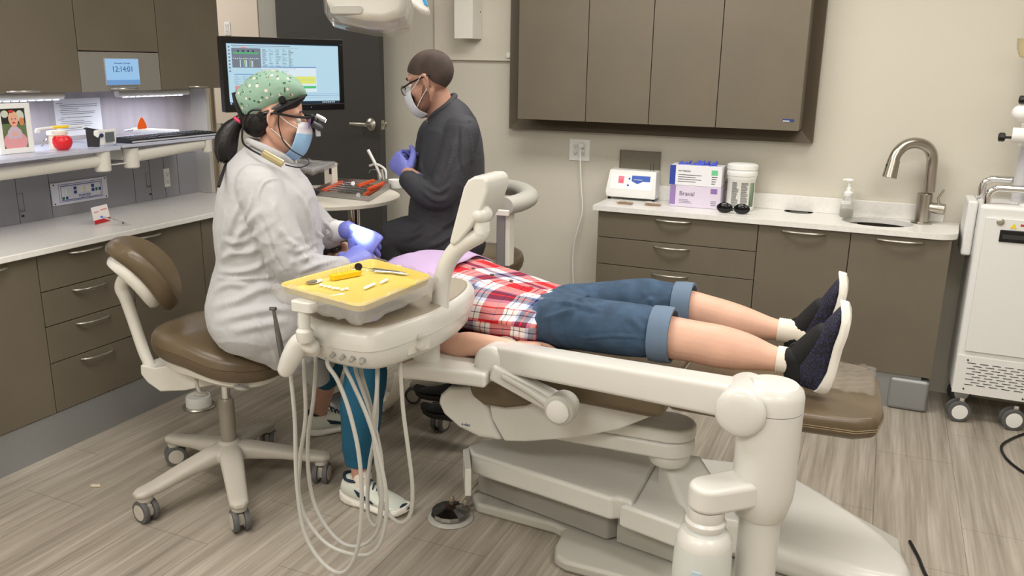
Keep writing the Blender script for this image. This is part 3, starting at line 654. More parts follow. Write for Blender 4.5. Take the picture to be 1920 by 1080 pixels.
# head of the unit
P0x = [(574, 580), (588, 596), (640, 609), (690, 615), (728, 610), (770, 597), (805, 585), (840, 567), (862, 553), (876, 538), (872, 526), (842, 520), (780, 525), (700, 540), (620, 560), (582, 570)]
ZT = .945; P0 = [tuple(Z(a, b, ZT)[:2]) for a, b in P0x]
P0 = catmull(P0+[P0[0]], 4)[:-1]; ccx = sum(p[0] for p in P0)/len(P0); ccy = sum(p[1] for p in P0)/len(P0)
def uring(f, z): return [V((ccx+(p[0]-ccx)*f, ccy+(p[1]-ccy)*f, z)) for p in P0]
MB().rings([uring(*q) for q in ((.86, .818), (.95, .822), (1.01, .834), (1.06, .862), (1.085, .885))]).build('lower_body', CHP, t, sharp=60)
MB().rings([uring(*q) for q in ((1.095, .884), (1.105, .90), (1.10, .92), (1.07, .936), (1.02, .943), (1.0, .944))]).build('upper_body', CHP, t, sharp=60)
MB().rings([uring(*q) for q in ((.995, .940), (.99, .9465), (.96, .949), (.5, .9495), (.02, .9495))]).build('work_pad', mat('taupe_pad', (150, 141, 126), .6, bump=(400, .1)), t, sharp=60)
def wall_pt(px, py, off=.0):     # point on the side wall of the unit
    for k in range(400):
        z = .84+.0*k; 
    best = None
    ring = uring(1.055, 0); 
    r_ = ray(px, py); 
    for i in range(len(ring)):
        a_, b_ = ring[i], ring[(i+1) % len(ring)]
        e = b_-a_; den = r_.x*e.y-r_.y*e.x
        if abs(den) < 1e-9: continue
        tt = (a_.x*e.y-a_.y*e.x)/den; ss_ = (a_.x*r_.y-a_.y*r_.x)/den
        if 0 <= ss_ <= 1 and tt > 0 and (best is None or tt < best[0]):
            n_ = V((e.y, -e.x, 0)).normalized()
            if n_.dot(V((a_.x-ccx, a_.y-ccy, 0))) < 0: n_ = -n_
            best = (tt, n_)
    if best is None: return Y(px, py, ccy-.1), V((0, -1, 0))
    return C0+r_*best[0]+best[1]*off, best[1]
KN = mat('knob_grey', (150, 148, 142), .4)
for px_, py_ in ((627, 662), (645, 666), (662, 670), (680, 674)):
    c, n_ = wall_pt(px_, py_, -.004); MB().lathe([(.0095, 0), (.0095, .004), (.0062, .006), (.0062, .020), (.005, .022), (.001, .0222)], c, n_+V((0, 0, -.35))).build('flow_knob', KN, t)
    c, n_ = wall_pt(px_-2, py_-17, .0012); s_ = V((-n_.y, n_.x, 0)); MB().prism([c-s_*.0022, c+s_*.0022, c+V((0, 0, .0045))], n_*.0004).build('arrow_mark', BLACK, t)
c, n_ = wall_pt(594, 656, 0); s_ = V((-n_.y, n_.x, 0)); MB().obox(c, s_*.007, (0, 0, .005), n_*.004).build('toggle_switch', KN, t, bevel=.001)
c, n_ = wall_pt(786, 640, -.002); s_ = V((-n_.y, n_.x, 0)); MB().obox(c, s_*.045, (0, 0, .033), n_*.004).build('switch_plate', mat('switch_plate', (204, 200, 190), .35), t, bevel=.004)
for dy in (-9, 12):
    c, n_ = wall_pt(782, 638+dy, .002); MB().cyl(c, c+n_*.014, .009).obox(c+n_*.012+s_*.004, s_*.011, (0, 0, .0035), n_*.004).build('rotary_switch', mat('switch_grey', (190, 188, 180), .3), t, bevel=.001)
# left wing handle, post and tray bracket
YW = 1.80
wg = MB(); wg.chain([(Y(585, 650, YW), .022), (Y(566, 640, YW), .028), (Y(550, 664, YW), .030), (Y(536, 692, YW), .024)], n=18); wg.tube([Y(552, 640, YW), Y(596, 655, YW+.05)], .026, n=18)
wg.build('wing_handle', CHP, t, remesh=.004, smit=6)
pt_ = MB(); pt_.lathe([(.020, 0), (.023, .012), (.023, .03), (.0165, .038), (.0165, .10)], Y(572, 640, YW-.03)-V((0, 0, .0)), (0, 0, 1)); pt_.build('tray_post', CHP, t)
tb = Y(570, 575, YW-.03); br_ = MB(); br_.prism([tb+V((x, y, -.012)) for x, y in rrect(-.036, -.018, .036, .022, .016)], (0, 0, .028)); br_.tube([tb+V((.0, .01, .004)), tb+V((.06, .10, .012))], [.012, .010], n=12); br_.build('tray_bracket', CHP, t, bevel=.003)
# tray support plate below the trays
TRZ = 1.035
sup = MB(); q = [Z(a, b, TRZ-.018) for a, b in ((565, 545), (700, 502), (785, 520), (680, 560))]; sup.prism(q, (0, 0, -.006)).build('tray_support', GPLAST, t, bevel=.002)
# control handle, arm and touchpad
YA = 2.16
MB().tube([Y(a, b, YA) for a, b in ((825, 590), (826, 560), (829, 525), (838, 495), (856, 468), (878, 452), (900, 440), (905, 428))], [.027, .0265, .026, .026, .026, .025, .024, .023], sub=5, n=20, flat=(.95, (0, 1, 0))).build('touchpad_arm', CHP, t)
jc = Y(903, 402, YA); j = MB(); j.sph(jc, .030, (1.05, 1.2, .95)); j.build('swivel_ball', CHP, t); MB().lathe([(.024, -.055), (.024, -.02), (.020, -.01)], jc, (0, 0, 1)).build('swivel_neck', CHP, t)
tp = prY([(841, 456), (868, 352), (876, 338), (888, 331), (906, 331), (914, 340), (914, 358), (900, 400), (884, 425), (862, 452), (850, 462)], YA-.03, YA+.12); tp.build('touchpad', CHP, t, bevel=.016, seg=5)
# hoses
HM = mat('hose_grey', (176, 174, 168), .45)
H = [([(545, 700), (553, 790), (556, 900), (570, 995), (602, 1052), (640, 1074), (667, 1040), (678, 960), (674, 860), (656, 775), (634, 715), (615, 685)], 1.86),
     ([(570, 696), (573, 780), (564, 850), (560, 920), (574, 972), (607, 1015), (645, 1035), (690, 1040), (716, 1010), (725, 940), (712, 860), (690, 785), (662, 720), (648, 690)], 1.90),
     ([(592, 692), (587, 755), (578, 815), (578, 880), (588, 940), (612, 988), (645, 1020), (680, 1022), (708, 995), (716, 930), (705, 860), (700, 800), (706, 740), (708, 700)], 1.94),
     ([(678, 700), (697, 770), (708, 850), (712, 925), (730, 965), (752, 980), (770, 962), (773, 910), (765, 840), (756, 770), (751, 700)], 1.98),
     ([(668, 698), (700, 790), (716, 870), (714, 940), (706, 985), (690, 960), (692, 880), (705, 800), (707, 710)], 1.96)]
for pts, yy in H:
    pts = [(pts[0][0], pts[0][1]-24)]+pts+[(pts[-1][0], pts[-1][1]-22)]; n_ = len(pts); MB().tube([Y(a, b, yy-.03*math.sin(PI*i/(n_-1))) for i, (a, b) in enumerate(pts)], .0062, n=10, sub=6).build('hose', HM, t)

# water bottle on bracket
wb = Y(1322, 985, 1.86); bx, by, bz = wb.x, 1.86, wb.z
bt_ = Z(1330, 905, 0)
zb_ = Y(1325, 930, 1.86).z
stad((bx, by, 0), (CXC, CYC, 0), .046, .05, zb_-.03, zb_+.035).build('bottle_bracket', CHP, t, bevel=.014, seg=4)
MB().lathe([(.036, zb_-.075), (.044, zb_-.06), (.044, zb_-.029)], (bx, by, 0)).build('bottle_socket', CHP, t)
WBM = mat('milky_bottle', (226, 228, 224), .3, trans=.35, ior=1.2)
b = MB().lathe([(.004, zb_-.30), (.055, zb_-.30), (.062, zb_-.285), (.064, zb_-.20), (.062, zb_-.13), (.056, zb_-.105), (.046, zb_-.085), (.040, zb_-.078)], (bx, by, 0), n=36, sx=1.1, sy=1.1).build('water_bottle', WBM, t)
MB().lathe([(.066, zb_-.125), (.066, zb_-.11), (.056, zb_-.09), (.044, zb_-.082), (.049, zb_-.072), (.049, zb_-.062), (.044, zb_-.055), (.040, zb_-.056)], (bx, by, 0), n=36).build('bottle_collar', CHP, b)
c = V((bx, by, 0)); q_ = [V((bx-.012+.024*k/4, by-math.sqrt(.0712**2-(-.012+.024*k/4)**2)-.0006, 0)) for k in range(5)]
MB().rings([[p+V((0, 0, z)) for p in q_]+[p+V((0, .004, z)) for p in q_[::-1]] for z in (zb_-.21, zb_-.165)]).build('bottle_label', mat('label_pale_blue', (176, 196, 208), .5), b)
# foot control
fc = Z(845, 962, .02); t = thing('foot_control', 'round clear-covered foot control on the floor left of the chair base', 'foot control', (fc.x, fc.y, 0))
MB().lathe([(.083, 0), (.086, .004), (.080, .012), (.074, .014)], (fc.x, fc.y, 0), n=40).build('base_ring', mat('footctl_grey', (170, 168, 162), .4), t)
MB().lathe([(.070, .012), (.074, .022), (.070, .034), (.02, .044), (.002, .044)], (fc.x, fc.y, 0), n=14).build('pedal_disc', mat('pedal_steel', (150, 150, 150), .18, 1), t, sharp=5)
for dx in (-.028, .03):
    p = V((fc.x+dx, fc.y+.062, .02)); MB().lathe([(.011, 0), (.011, .022), (.008, .03), (.004, .034)], p).build('button_cap', mat('amber_clear', (176, 160, 140), .2, trans=.5), t)
MB().tube([(fc.x+.01, fc.y+.06, .03), (fc.x+.02, fc.y+.11, .06), (fc.x+.05, fc.y+.17, .10), (fc.x+.09, fc.y+.19, .13)], .008, n=10, sub=5).build('hose', mat('hose_beige', (150, 142, 128), .4), t)
# vacuum bracket on the far kick plate
vc = Z(372, 745, .05); t = thing('floor_socket', 'small white floor unit with a silver rim at the kick plate behind the stool', 'floor unit', (vc.x, vc.y, 0))
MB().lathe([(.075, 0), (.078, .006), (.074, .012)], (vc.x, vc.y, 0), sx=1, sy=1).build('silver_rim', NICKEL, t); MB().lathe([(.06, .012), (.06, .05), (.055, .06), (.004, .061)], (vc.x, vc.y, 0)).build('drum', WHITE, t)
# overhead dental light
lc = D(690, -12, 2.55); t = thing('dental_light', 'overhead dental light head wrapped in clear film at the top of the photo', 'dental light', lc)
q = MB(); q.prism([D(a, b, 2.55) for a, b in ((607, -40), (610, 8), (628, 24), (680, 36), (722, 38), (755, 26), (764, -6), (766, -40))], FW*.11).build('light_head', CHP, t, bevel=.02, seg=5)
q = MB(); q.prism([D(a, b, 2.545) for a, b in rrect(618, 10, 680, 26, 7)], FW*.02).build('sensor_strip', mat('strip_grey', (176, 174, 168), .4), t, bevel=.002)
q = MB(); q.prism([D(a, b, 2.5) for a, b in ((766, -30), (772, 5), (786, 18), (803, 24), (805, 18), (798, -5), (792, -30))], FW*.035).build('handle', WHITE, t, bevel=.008, seg=4)
q = MB(); q.prism([D(a, b, 2.495) for a, b in ((790, -5), (795, 8), (803, 12), (797, -6))], FW*.008).build('handle_grip', mat('grip_blue', (70, 160, 220), .4), t, bevel=.002)
MB().tube([lc+FW*.05, lc+V((.05, .1, .25)), lc+V((.1, .2, .8)), V((lc.x+.1, lc.y+.2, CEIL))], .022, sub=4).build('support_arm', CHP, t)
fl = MB(); pts = [D(a, b, 2.53) for a, b in ((605, -30), (608, 22), (640, 30), (690, 40), (722, 42), (760, 30), (768, -30))]
fl.rings([[p+V((0, 0, .0)) for p in pts], [p+FW*.05+V((0, 0, -.004*(i % 2))) for i, p in enumerate(pts)], [p+FW*.14 for p in pts]], caps=False)
tag(fl.build('plastic_sleeve', mat('thin_film', (252, 252, 250), .08, trans=.9, ior=1.15, alpha=.35), solid=.0005), 'clear plastic film sleeve around the overhead dental light', 'plastic film')
# ================================================================ tray, monitor, shelf items, counter items, cart
YEL = mat('yellow_tray', (206, 182, 92), .45)
tc_ = [(520, 532), (697, 484), (813, 517), (676, 574)]
def tray(z, sc, h, col, label):
    q = [Z(a, b, z) for a, b in tc_]; c = sum(q, V())/4
    out = []
    for i in range(4):                                   # rounded corners
        p = q[i]; a = q[i-1]; b = q[(i+1) % 4]; da = (a-p).normalized()*.035; db = (b-p).normalized()*.035
        for k in range(6): t_ = k/5; out.append((p+da)*(1-t_)**2+p*2*t_*(1-t_)+(p+db)*t_**2)
    def R(f, dz): return [V((c.x+(p.x-c.x)*f, c.y+(p.y-c.y)*f, z+dz)) for p in out]
    m = MB(); m.rings([R(.02*sc, -h), R(.925*sc, -h), R(.945*sc, -h+.003), R(.975*sc, -.002), R(1.0*sc, 0), R(1.012*sc, -.003), R(.985*sc, -.005), R(.955*sc, -h), R(.93*sc, -h-.002), R(.02*sc, -h-.002)])
    o = m.build('instrument_tray', col, sharp=60); tag(o, label, 'tray'); return o, c
TZ = 1.052
tray(TZ, 1.0, .022, YEL, 'yellow instrument tray with instruments on it, the upper of two')
tray(TZ-.016, .985, .022, mat('yellow_tray_lower', (196, 168, 76), .45), 'lower yellow tray nested under the instrument tray')
def Zt(a, b, dz=0): return Z(a, b, TZ-.0205+dz)
FILM = mat('thin_film2', (252, 252, 252), .1, trans=.6, ior=1.3, alpha=.20)
q = [Z(a, b, TZ) for a, b in tc_]; c = sum(q, V())/4
m = MB(); random.seed(3); rs = []
N_ = 64
def peri(t_):
    t_ = t_ % 4; i = int(t_); f = t_-i; return q[i]*(1-f)+q[(i+1) % 4]*f
for k, (f, dz) in enumerate(((1.0, .004), (1.05, -.004), (1.07, -.02), (1.03, -.036), (.9, -.042), (.3, -.038))):
    rs.append([V((c.x+(peri(4*i/N_).x-c.x)*(f+random.uniform(-.018, .018)), c.y+(peri(4*i/N_).y-c.y)*(f+random.uniform(-.018, .018)), TZ+dz+random.uniform(-.006, .006)-(.012 if 0 < k < 5 and (i > N_*.5) else 0))) for i in range(N_)])
m.rings(rs, caps=False); tag(m.build('plastic_sleeve', FILM, solid=.0005, sharp=180), 'crumpled clear plastic sleeve around the yellow instrument trays', 'plastic film')
STL = mat('instrument_steel', (200, 202, 205), .2, 1)
# dental mirror
t = thing('dental_mirror', 'dental mirror with a dark round head lying on the yellow tray', 'dental mirror', Zt(720, 505))
a, b = Zt(672, 500, .014), Zt(700, 504, .006); e = Zt(762, 512, .005)
MB().lathe([(.003, -.0012), (.0112, -.001), (.0118, 0), (.0112, .001), (.003, .0012)], a, (.45, -.72, .55)).build('mirror_head', mat('mirror_dark', (70, 62, 56), .1, .8), t)
MB().tube([a, b], .001, n=6).tube([b, e], .0032, n=10).build('handle', STL, t)
for (p0, p1, lab) in (((697, 505), (766, 515), 'silver scaler with a knurled handle lying nearest the mirror'), ((700, 509), (770, 512), 'second silver hand instrument beside the scaler on the tray')):
    A, B = Zt(*p0, .005), Zt(*p1, .005); dr = (B-A).normalized()
    t = thing('hand_instrument', lab, 'dental instrument', (A+B)/2)
    MB().tube([A, A+dr*.006, A+dr*.012, B-dr*.012, B], [.0015, .0036, .0042, .0042, .002], n=12).build('handle', STL, t)
    MB().tube([A, A-dr*.018+V((0, 0, .002)), A-dr*.024+V((0, 0, -.002))], [.0012, .0008, .0004], n=6).build('tip', STL, t)
# bur block
A, B = Zt(626, 527), Zt(678, 517); dr = (B-A); dr.z = 0; L_ = dr.length; dr.normalize(); s_ = V((-dr.y, dr.x, 0)); c = (A+B)/2+s_*.012
t = thing('bur_block', 'small yellow bur block with metal burs standing in it', 'bur holder', c)
MB().obox(c+V((0, 0, .008)), dr*L_/2, s_*.012, (0, 0, .008)).build('block', mat('block_yellow', (240, 190, 20), .4), t, bevel=.002)
MB().obox(c+dr*(L_/2-.003)+V((0, 0, .012)), dr*.004, s_*.010, (0, 0, .0055)).build('black_end', BLACK, t)
for k in range(4):
    for s in (-1, 1):
        p = c+dr*(L_*(-.36+.2*k))+s_*(s*.006)+V((0, 0, .014)); MB().tube([p, p+V((0, 0, .012)), p+V((0, 0, .0135))], [.0008, .0008, .0014], n=6).build('bur', STL, t)
# mixing pad and cotton
p = Zt(590, 528, .002); m = MB(); m.lathe([(.022, 0), (.0225, .001), (.022, .002)], p, sx=1.3, sy=.8); o = m.build('mixing_pad', mat('pad_white', (226, 224, 220), .5)); tag(o, 'small oval white and grey disc at the left end of the yellow tray', 'disc')
p = Zt(585, 528, .0055); m = MB(); m.lathe([(.016, 0), (.0165, .001), (.016, .0015)], p, sx=1.1, sy=.8); tag(m.build('dark_disc', mat('disc_grey', (96, 90, 84), .4)), 'small dark grey disc lying on the white oval disc', 'disc')
COT = mat('cotton', (240, 240, 238), .9, bump=(300, .3))
CG = None
for (p0, p1, lab) in (((683, 541), (703, 532), 'white cotton roll nearest the front rim of the yellow tray'), ((714, 530), (727, 524), 'white cotton roll to the right on the yellow tray'), ((660, 508), (678, 504), 'white cotton roll lying behind the yellow bur block')):
    A, B = Zt(*p0, .0045), Zt(*p1, .0045); tag(MB().tube([A, A*.95+B*.05, A*.05+B*.95, B], [.0025, .0042, .0042, .0025], n=12).build('cotton_roll', COT), lab, 'cotton roll')
m = MB(); random.seed(5)
for k in range(7): m.sph(Zt(602+8*k, 534+1.5*k+random.uniform(-2, 2), .004), .006, (1.2, 1, .7), n=10)
tag(m.build('cotton_gauze', COT, remesh=.002, smit=3), 'loose white gauze lump near the front of the yellow tray', 'gauze')
# ---------------------------------------------------------------- monitor
TL, TR, BL, BR = D(414, 65, 3.62), D(644, 77, 3.86), D(421, 208, 3.62), D(643, 208, 3.86)
r_ = ((TR-TL)+(BR-BL))*.5; r_.z = 0; Wm = r_.length; r_.normalize(); u_ = V((0, 0, 1)); n_ = r_.cross(u_); Hm = ((TL-BL).length+(TR-BR).length)/2
cm = (TL+TR+BL+BR)/4
t = thing('monitor', 'wide black-framed computer monitor showing dental charting software behind the dentist', 'monitor', cm)
def Q(x, y, o_=0): return cm+r_*((x-.5)*Wm)+u_*((.5-y)*Hm)+n_*o_       # x,y in 0..1 from the top left
MB().obox(cm-n_*.018, r_*Wm/2, u_*Hm/2, n_*.018).build('casing', BLACK, t, bevel=.004)
bz = MB(); bz.prism([Q(.0, .0), Q(1, 0), Q(1, .07), Q(0, .07)], n_*.004); bz.prism([Q(.0, .91), Q(1, .91), Q(1, 1), Q(0, 1)], n_*.004); bz.prism([Q(0, .07), Q(.035, .07), Q(.035, .91), Q(0, .91)], n_*.004); bz.prism([Q(.965, .07), Q(1, .07), Q(1, .91), Q(.965, .91)], n_*.004); bz.build('bezel', mat('bezel_black', (12, 12, 13), .25), t, bevel=.001)
scol = [('s_bg', (186, 220, 236)), ('s_dark', (40, 54, 70)), ('s_grey', (122, 130, 142)), ('s_green', (86, 196, 120)), ('s_yel', (226, 232, 120)), ('s_red', (232, 150, 150)), ('s_blue', (96, 140, 196)), ('s_pale', (222, 238, 246)), ('s_line', (158, 184, 204)), ('s_teal', (150, 214, 190))]
sm = [mat(a, c, .4, lit=.95, spec=.1) for a, c in scol]
s = MB()
def R_(x0, y0, x1, y1, mi, o_=.0006):
    s.mi = mi; X_ = lambda v: .04+.92*v; Y_ = lambda v: .075+.83*v
    s.prism([Q(X_(x0), Y_(y0), 0), Q(X_(x1), Y_(y0), 0), Q(X_(x1), Y_(y1), 0), Q(X_(x0), Y_(y1), 0)], n_*o_)
R_(0, 0, 1, 1, 0, .0004); R_(0, 0, 1, .022, 1, .0008); R_(0, .955, 1, 1, 1, .0008); R_(.04, .045, .55, .055, 2); R_(.05, .07, .62, .078, 8)
R_(.12, .07, .16, .09, 5, .001); R_(.04, .09, .285, .40, 2, .0008)
for k in range(18): R_(.055+.0118*k, .155, .064+.0118*k, .18, 3, .0014)
for k in range(4): R_(.09+.042*k, .12, .10+.042*k, .155, 1, .0016)
for k in range(14): R_(.05+.016*k, .245+.004*(k % 3), .058+.016*k, .255+.004*(k % 3), 7, .0014)
for k in range(9): R_(.105+.013*k, .27+.01*(k % 3), .111+.013*k, .39, (7, 6, 3, 4)[k % 4], .0014)
random.seed(11)
for c_ in range(5):
    for k in range(15):
        R_(.30+.058*c_, .10+.019*k, .30+.058*c_+random.uniform(.015, .048), .108+.019*k, 8 if (k*c_) % 4 else 2)
R_(.29, .38, .78, .395, 6, .001); R_(.29, .395, .78, .80, 7, .0008)
for k in range(3): R_(.30, .41+.018*k, .30+.3*random.random()+.1, .417+.018*k, 8, .0012)
R_(.58, .54, .775, .66, 4, .0012); R_(.60, .595, .77, .60, 8, .0014); R_(.52, .70, .775, .74, 3, .0012); R_(.29, .42, .295, .8, 8, .001)
R_(.05, .50, .28, .512, 6, .001); R_(.05, .69, .15, .76, 5, .0012)
for c_ in range(2):
    for k in range(9): R_(.05+.07*c_, .53+.017*k, .05+.07*c_+random.uniform(.02, .06), .537+.017*k, 8)
for k in range(8): R_(.012, .06+.055*k, .026, .085+.055*k, 2, .001)
for k in range(3): R_(.29, .83+.03*k, 1, .836+.03*k, 6 if k == 1 else 8)
for k in range(7): R_(.83+.018*k, .968, .84+.018*k, .985, 7, .0012)
R_(.005, .968, .015, .985, 7, .0012)
s.build('screen', sm, t, smooth=False)
p_ = cm-n_*.05
MB().obox(cm-n_*.045, r_*.06, u_*.05, n_*.012).tube([cm-n_*.055, cm-n_*.12+V((-.02, .1, -.02)), V((-3.0, 3.86, cm.z-.06)), V((-3.60, 3.90, cm.z-.06)), V((-3.69, 3.84, cm.z-.06))], .018, sub=4).build('wall_arm', mat('arm_dark', (60, 60, 62), .4, .3), t)
MB().cyl(Q(.70, .955, .0035), Q(.70, .955, .0045), .0015, n=8).build('power_lamp', mat('blue_led2', (90, 110, 255), .3, emis=2), t)
# ---------------------------------------------------------------- lit glass shelf and what is on it
SHX = -3.25; SZ = 1.245
GLS = mat('frosted_shelf', (216, 220, 236), .25, trans=.25, ior=1.3)
t = thing('glass_shelf', 'long frosted glass shelf lit from above across the left counter', 'shelf', (-3.42, 2.6, SZ))
def lz(pts, z0, z1, name, m_, bev=.003): return MB().prism([V((x, y, z1)) for x, y in pts], (0, 0, z0-z1)).build(name, m_, t, bevel=bev)
lz([(LEFTX+.03, 1.5), (-3.27, 1.5), (-3.19, 2.28), (-3.22, 2.66), (-3.235, 2.90), (LEFTX+.03, 2.93)], 1.228, 1.245, 'left_pane', GLS)
lz([(LEFTX+.03, 2.94), (-3.225, 2.905), (-3.21, 3.52), (LEFTX+.03, 3.60)], 1.236, 1.252, 'right_pane', GLS)
for (y, x, lab) in ((2.82, -3.27, 0), (2.985, -3.27, 0)):
    MB().lathe([(.030, 1.135), (.035, 1.14), (.036, 1.228)], (x, y, 0)).build('arm_pivot', WPLAST, t)
for a_, b_, za, zb2 in (((-3.25, 1.7), (-3.27, 2.82), 1.175, 1.185), ((-3.25, 3.0), (-3.24, 3.42), 1.19, 1.215)):
    MB().tube([V((a_[0], a_[1], za)), V((b_[0], b_[1], zb2))], .021, n=18, flat=(1.3, (0, 0, 1))).build('support_bar', WPLAST, t)
MB().lathe([(.022, 1.17), (.026, 1.175), (.026, 1.236)], (-3.235, 3.45, 0)).build('arm_pivot', WPLAST, t)
MB().tube([V((-3.27, 2.83, 1.16)), V((-3.27, 2.98, 1.16))], .003).build('tie_rod', WPLAST, t)
MB().box((LEFTX+.022, 2.80, 1.17), (-3.30, 2.84, 1.226)).box((LEFTX+.022, 2.96, 1.17), (-3.30, 3.0, 1.226)).build('wall_bracket', WPLAST, t, bevel=.004)
# photo frame
XF = -3.33
tl, br = X(-12, 188, XF), X(66, 283, XF)
t = thing('photo_frame', 'white picture frame with a photo of a small child, on the lit shelf', 'picture frame', (XF, (tl.y+br.y)/2, SZ))
y0, y1, z0, z1 = tl.y, br.y, SZ+.001, X(62, 192, XF).z
m = MB(); w_ = .022
m.box((XF-.014, y0, z0), (XF, y0+w_, z1)); m.box((XF-.014, y1-w_, z0), (XF, y1, z1)); m.box((XF-.014, y0+w_, z0), (XF, y1-w_, z0+w_)); m.box((XF-.014, y0+w_, z1-w_), (XF, y1-w_, z1)); m.build('frame', WHITE, t, bevel=.002)
y0 += w_*.9; y1 -= w_*.9; z0 += w_*.9; z1 -= w_*.9; Wp = y1-y0; Hp = z1-z0
pm = [mat('ph_green', (104, 124, 84), .4), mat('ph_dark', (44, 50, 42), .4), mat('ph_skin', (232, 176, 152), .4), mat('ph_pink', (226, 160, 164), .4), mat('ph_pale', (206, 186, 200), .4), mat('ph_hair', (224, 190, 150), .4), mat('ph_red', (200, 60, 60), .4), mat('ph_light', (206, 212, 196), .4), mat('ph_orange', (214, 140, 90), .4)]
p = MB(); 
def pe(cx, cy, rx, ry, mi, o_, n=20): p.mi = mi; p.prism([V((XF-.008+o_, y0+Wp*(cx+rx*math.cos(2*PI*k/n)), z0+Hp*(cy+ry*math.sin(2*PI*k/n)))) for k in range(n)], (.0003, 0, 0))
p.mi = 0; p.box((XF-.010, y0, z0), (XF-.0078, y1, z1)); p.mi = 1; p.box((XF-.009, y0, z0+Hp*.62), (XF-.0074, y1, z1))
pe(.2, .86, .14, .09, 7, .001); pe(.78, .8, .16, .14, 7, .001); pe(.82, .66, .1, .1, 8, .0014)
pe(.5, .17, .46, .26, 3, .0018); pe(.5, .40, .22, .17, 4, .0022); pe(.31, .36, .09, .12, 4, .0024); pe(.69, .36, .09, .12, 4, .0024); pe(.5, .36, .11, .05, 2, .0028)
pe(.5, .74, .19, .19, 5, .003); pe(.5, .70, .165, .165, 2, .0034); pe(.44, .92, .10, .04, 6, .0036); pe(.44, .735, .022, .015, 1, .0038); pe(.57, .735, .022, .015, 1, .0038); pe(.5, .64, .06, .02, 6, .0038)
p.build('child_photo', pm, t, smooth=False)
# printed sheet on the back board
a, b = X(100, 186, -3.606), X(194, 250, -3.606)
t = thing('printed_notice', 'white sheet of typed instructions taped behind the shelf under the cabinet', 'paper', (-3.607, (a.y+b.y)/2, (a.z+b.z)/2))
MB().box((-3.608, a.y, b.z), (-3.6065, b.y, a.z)).build('sheet', mat('paper', (232, 234, 240), .8), t)
m = MB(); random.seed(2); zz = a.z-.022; k = 0
while zz > b.z+.01:
    if k % 9 != 7: ind = .012 if k % 9 == 0 else (.028 if k % 3 else .036); m.box((-3.6066, a.y+ind, zz), (-3.6062, min(b.y-.02, a.y+ind+random.uniform(.09, .22) if k % 9 else a.y+ind+.035), zz+.0022))
    zz -= .0085; k += 1
m.build('typed_lines', mat('ink_soft', (110, 110, 118), .8), t)
# apple jar
p = X(118, 275, -3.30); t = thing('apple_jar', 'jar with a red apple-shaped front and white lid on the lit shelf', 'jar', (p.x, p.y, SZ))
m = MB(); m.lathe([(.004, 0), (.022, .001), (.034, .012), (.040, .030), (.039, .048), (.03, .060), (.016, .062), (.004, .058)], (p.x, p.y, SZ+.001), n=24); m.build('apple', mat('apple_red', (226, 40, 52), .3), t)
m = MB(); m.lathe([(.036, 0), (.037, .06), (.034, .064)], (p.x-.045, p.y+.014, SZ+.001)); m.build('jar_body', mat('jar_cream', (232, 222, 200), .4), t); m = MB(); m.lathe([(.042, .062), (.043, .076), (.038, .08), (.004, .08)], (p.x-.045, p.y+.014, SZ+.001)); m.build('lid', mat('lid_white', (236, 232, 220), .4), t)
A, B = X(68, 243, -3.34), X(158, 236, -3.34); t = thing('toothbrush', 'yellow and white toothbrush lying across the jar lid on the shelf', 'toothbrush', (A+B)/2)
MB().tube([A, A*.7+B*.3+V((0, 0, .004)), A*.5+B*.5+V((0, 0, .004)), B], [.006, .005, .005, .003], n=10, sub=4).build('handle', WHITE, t); MB().tube([A*.68+B*.32+V((0, 0, .004)), A*.36+B*.64+V((0, 0, .003))], .0068, n=10).build('grip', mat('brush_yellow', (250, 214, 60), .4), t)
MB().obox(A+V((.0, .004, -.008)), (.004, 0, 0), (0, .010, 0), (0, 0, .006)).build('bristles', WHITE, t)
p = X(88, 268, -3.36); tag(MB().tube([p+V((0, -.03, -.014)), p+V((0, -.01, .01)), p+V((0, .012, .03))], [.003, .006, .003], sub=3, n=8).build('small_tool', STL), 'small metal tool standing between the photo frame and the apple jar', 'tool')
# blood pressure monitor
p = X(203, 258, -3.26); t = thing('blood_pressure_monitor', 'small white blood pressure monitor with grey display and a black cuff', 'monitor device', (p.x, p.y, SZ))
bq = MB().obox(p+V((-.02, 0, .0)), (.010, .006, 0), (0, .052, 0), (.006, 0, .036)); bq.build('body', WHITE, t, bevel=.006)
MB().obox(p+V((-.005, .014, .002)), (.003, 0, 0), (0, .023, 0), (0, 0, .022)).build('display', mat('lcd', (96, 104, 108), .2), t, bevel=.001)
MB().cyl(p+V((-.010, -.032, .012)), p+V((-.001, -.032, .012)), .009).build('start_button', mat('btn_navy', (40, 50, 100), .4), t)
m = MB(); q_ = p+V((-.05, -.065, .01)); m.rings([[q_+V((0, 0, -.05))+V((.002, -.012, 0)), q_+V((.05, .01, -.05)), q_+V((.052, .012, -.047)), q_+V((0, -.008, -.044))], [q_+V((0, -.012, .03)), q_+V((.04, .03, .02)), q_+V((.04, .035, .02)), q_+V((0, -.006, .034))]])
m.prism([q_+V((-.01, -.012, .03)), q_+V((.04, .03, .02)), q_+V((.02, .06, .016)), q_+V((-.03, .02, .03))], (0, 0, .006)); m.build('cuff', mat('cuff_black', (30, 30, 34), .6), t, bevel=.002)
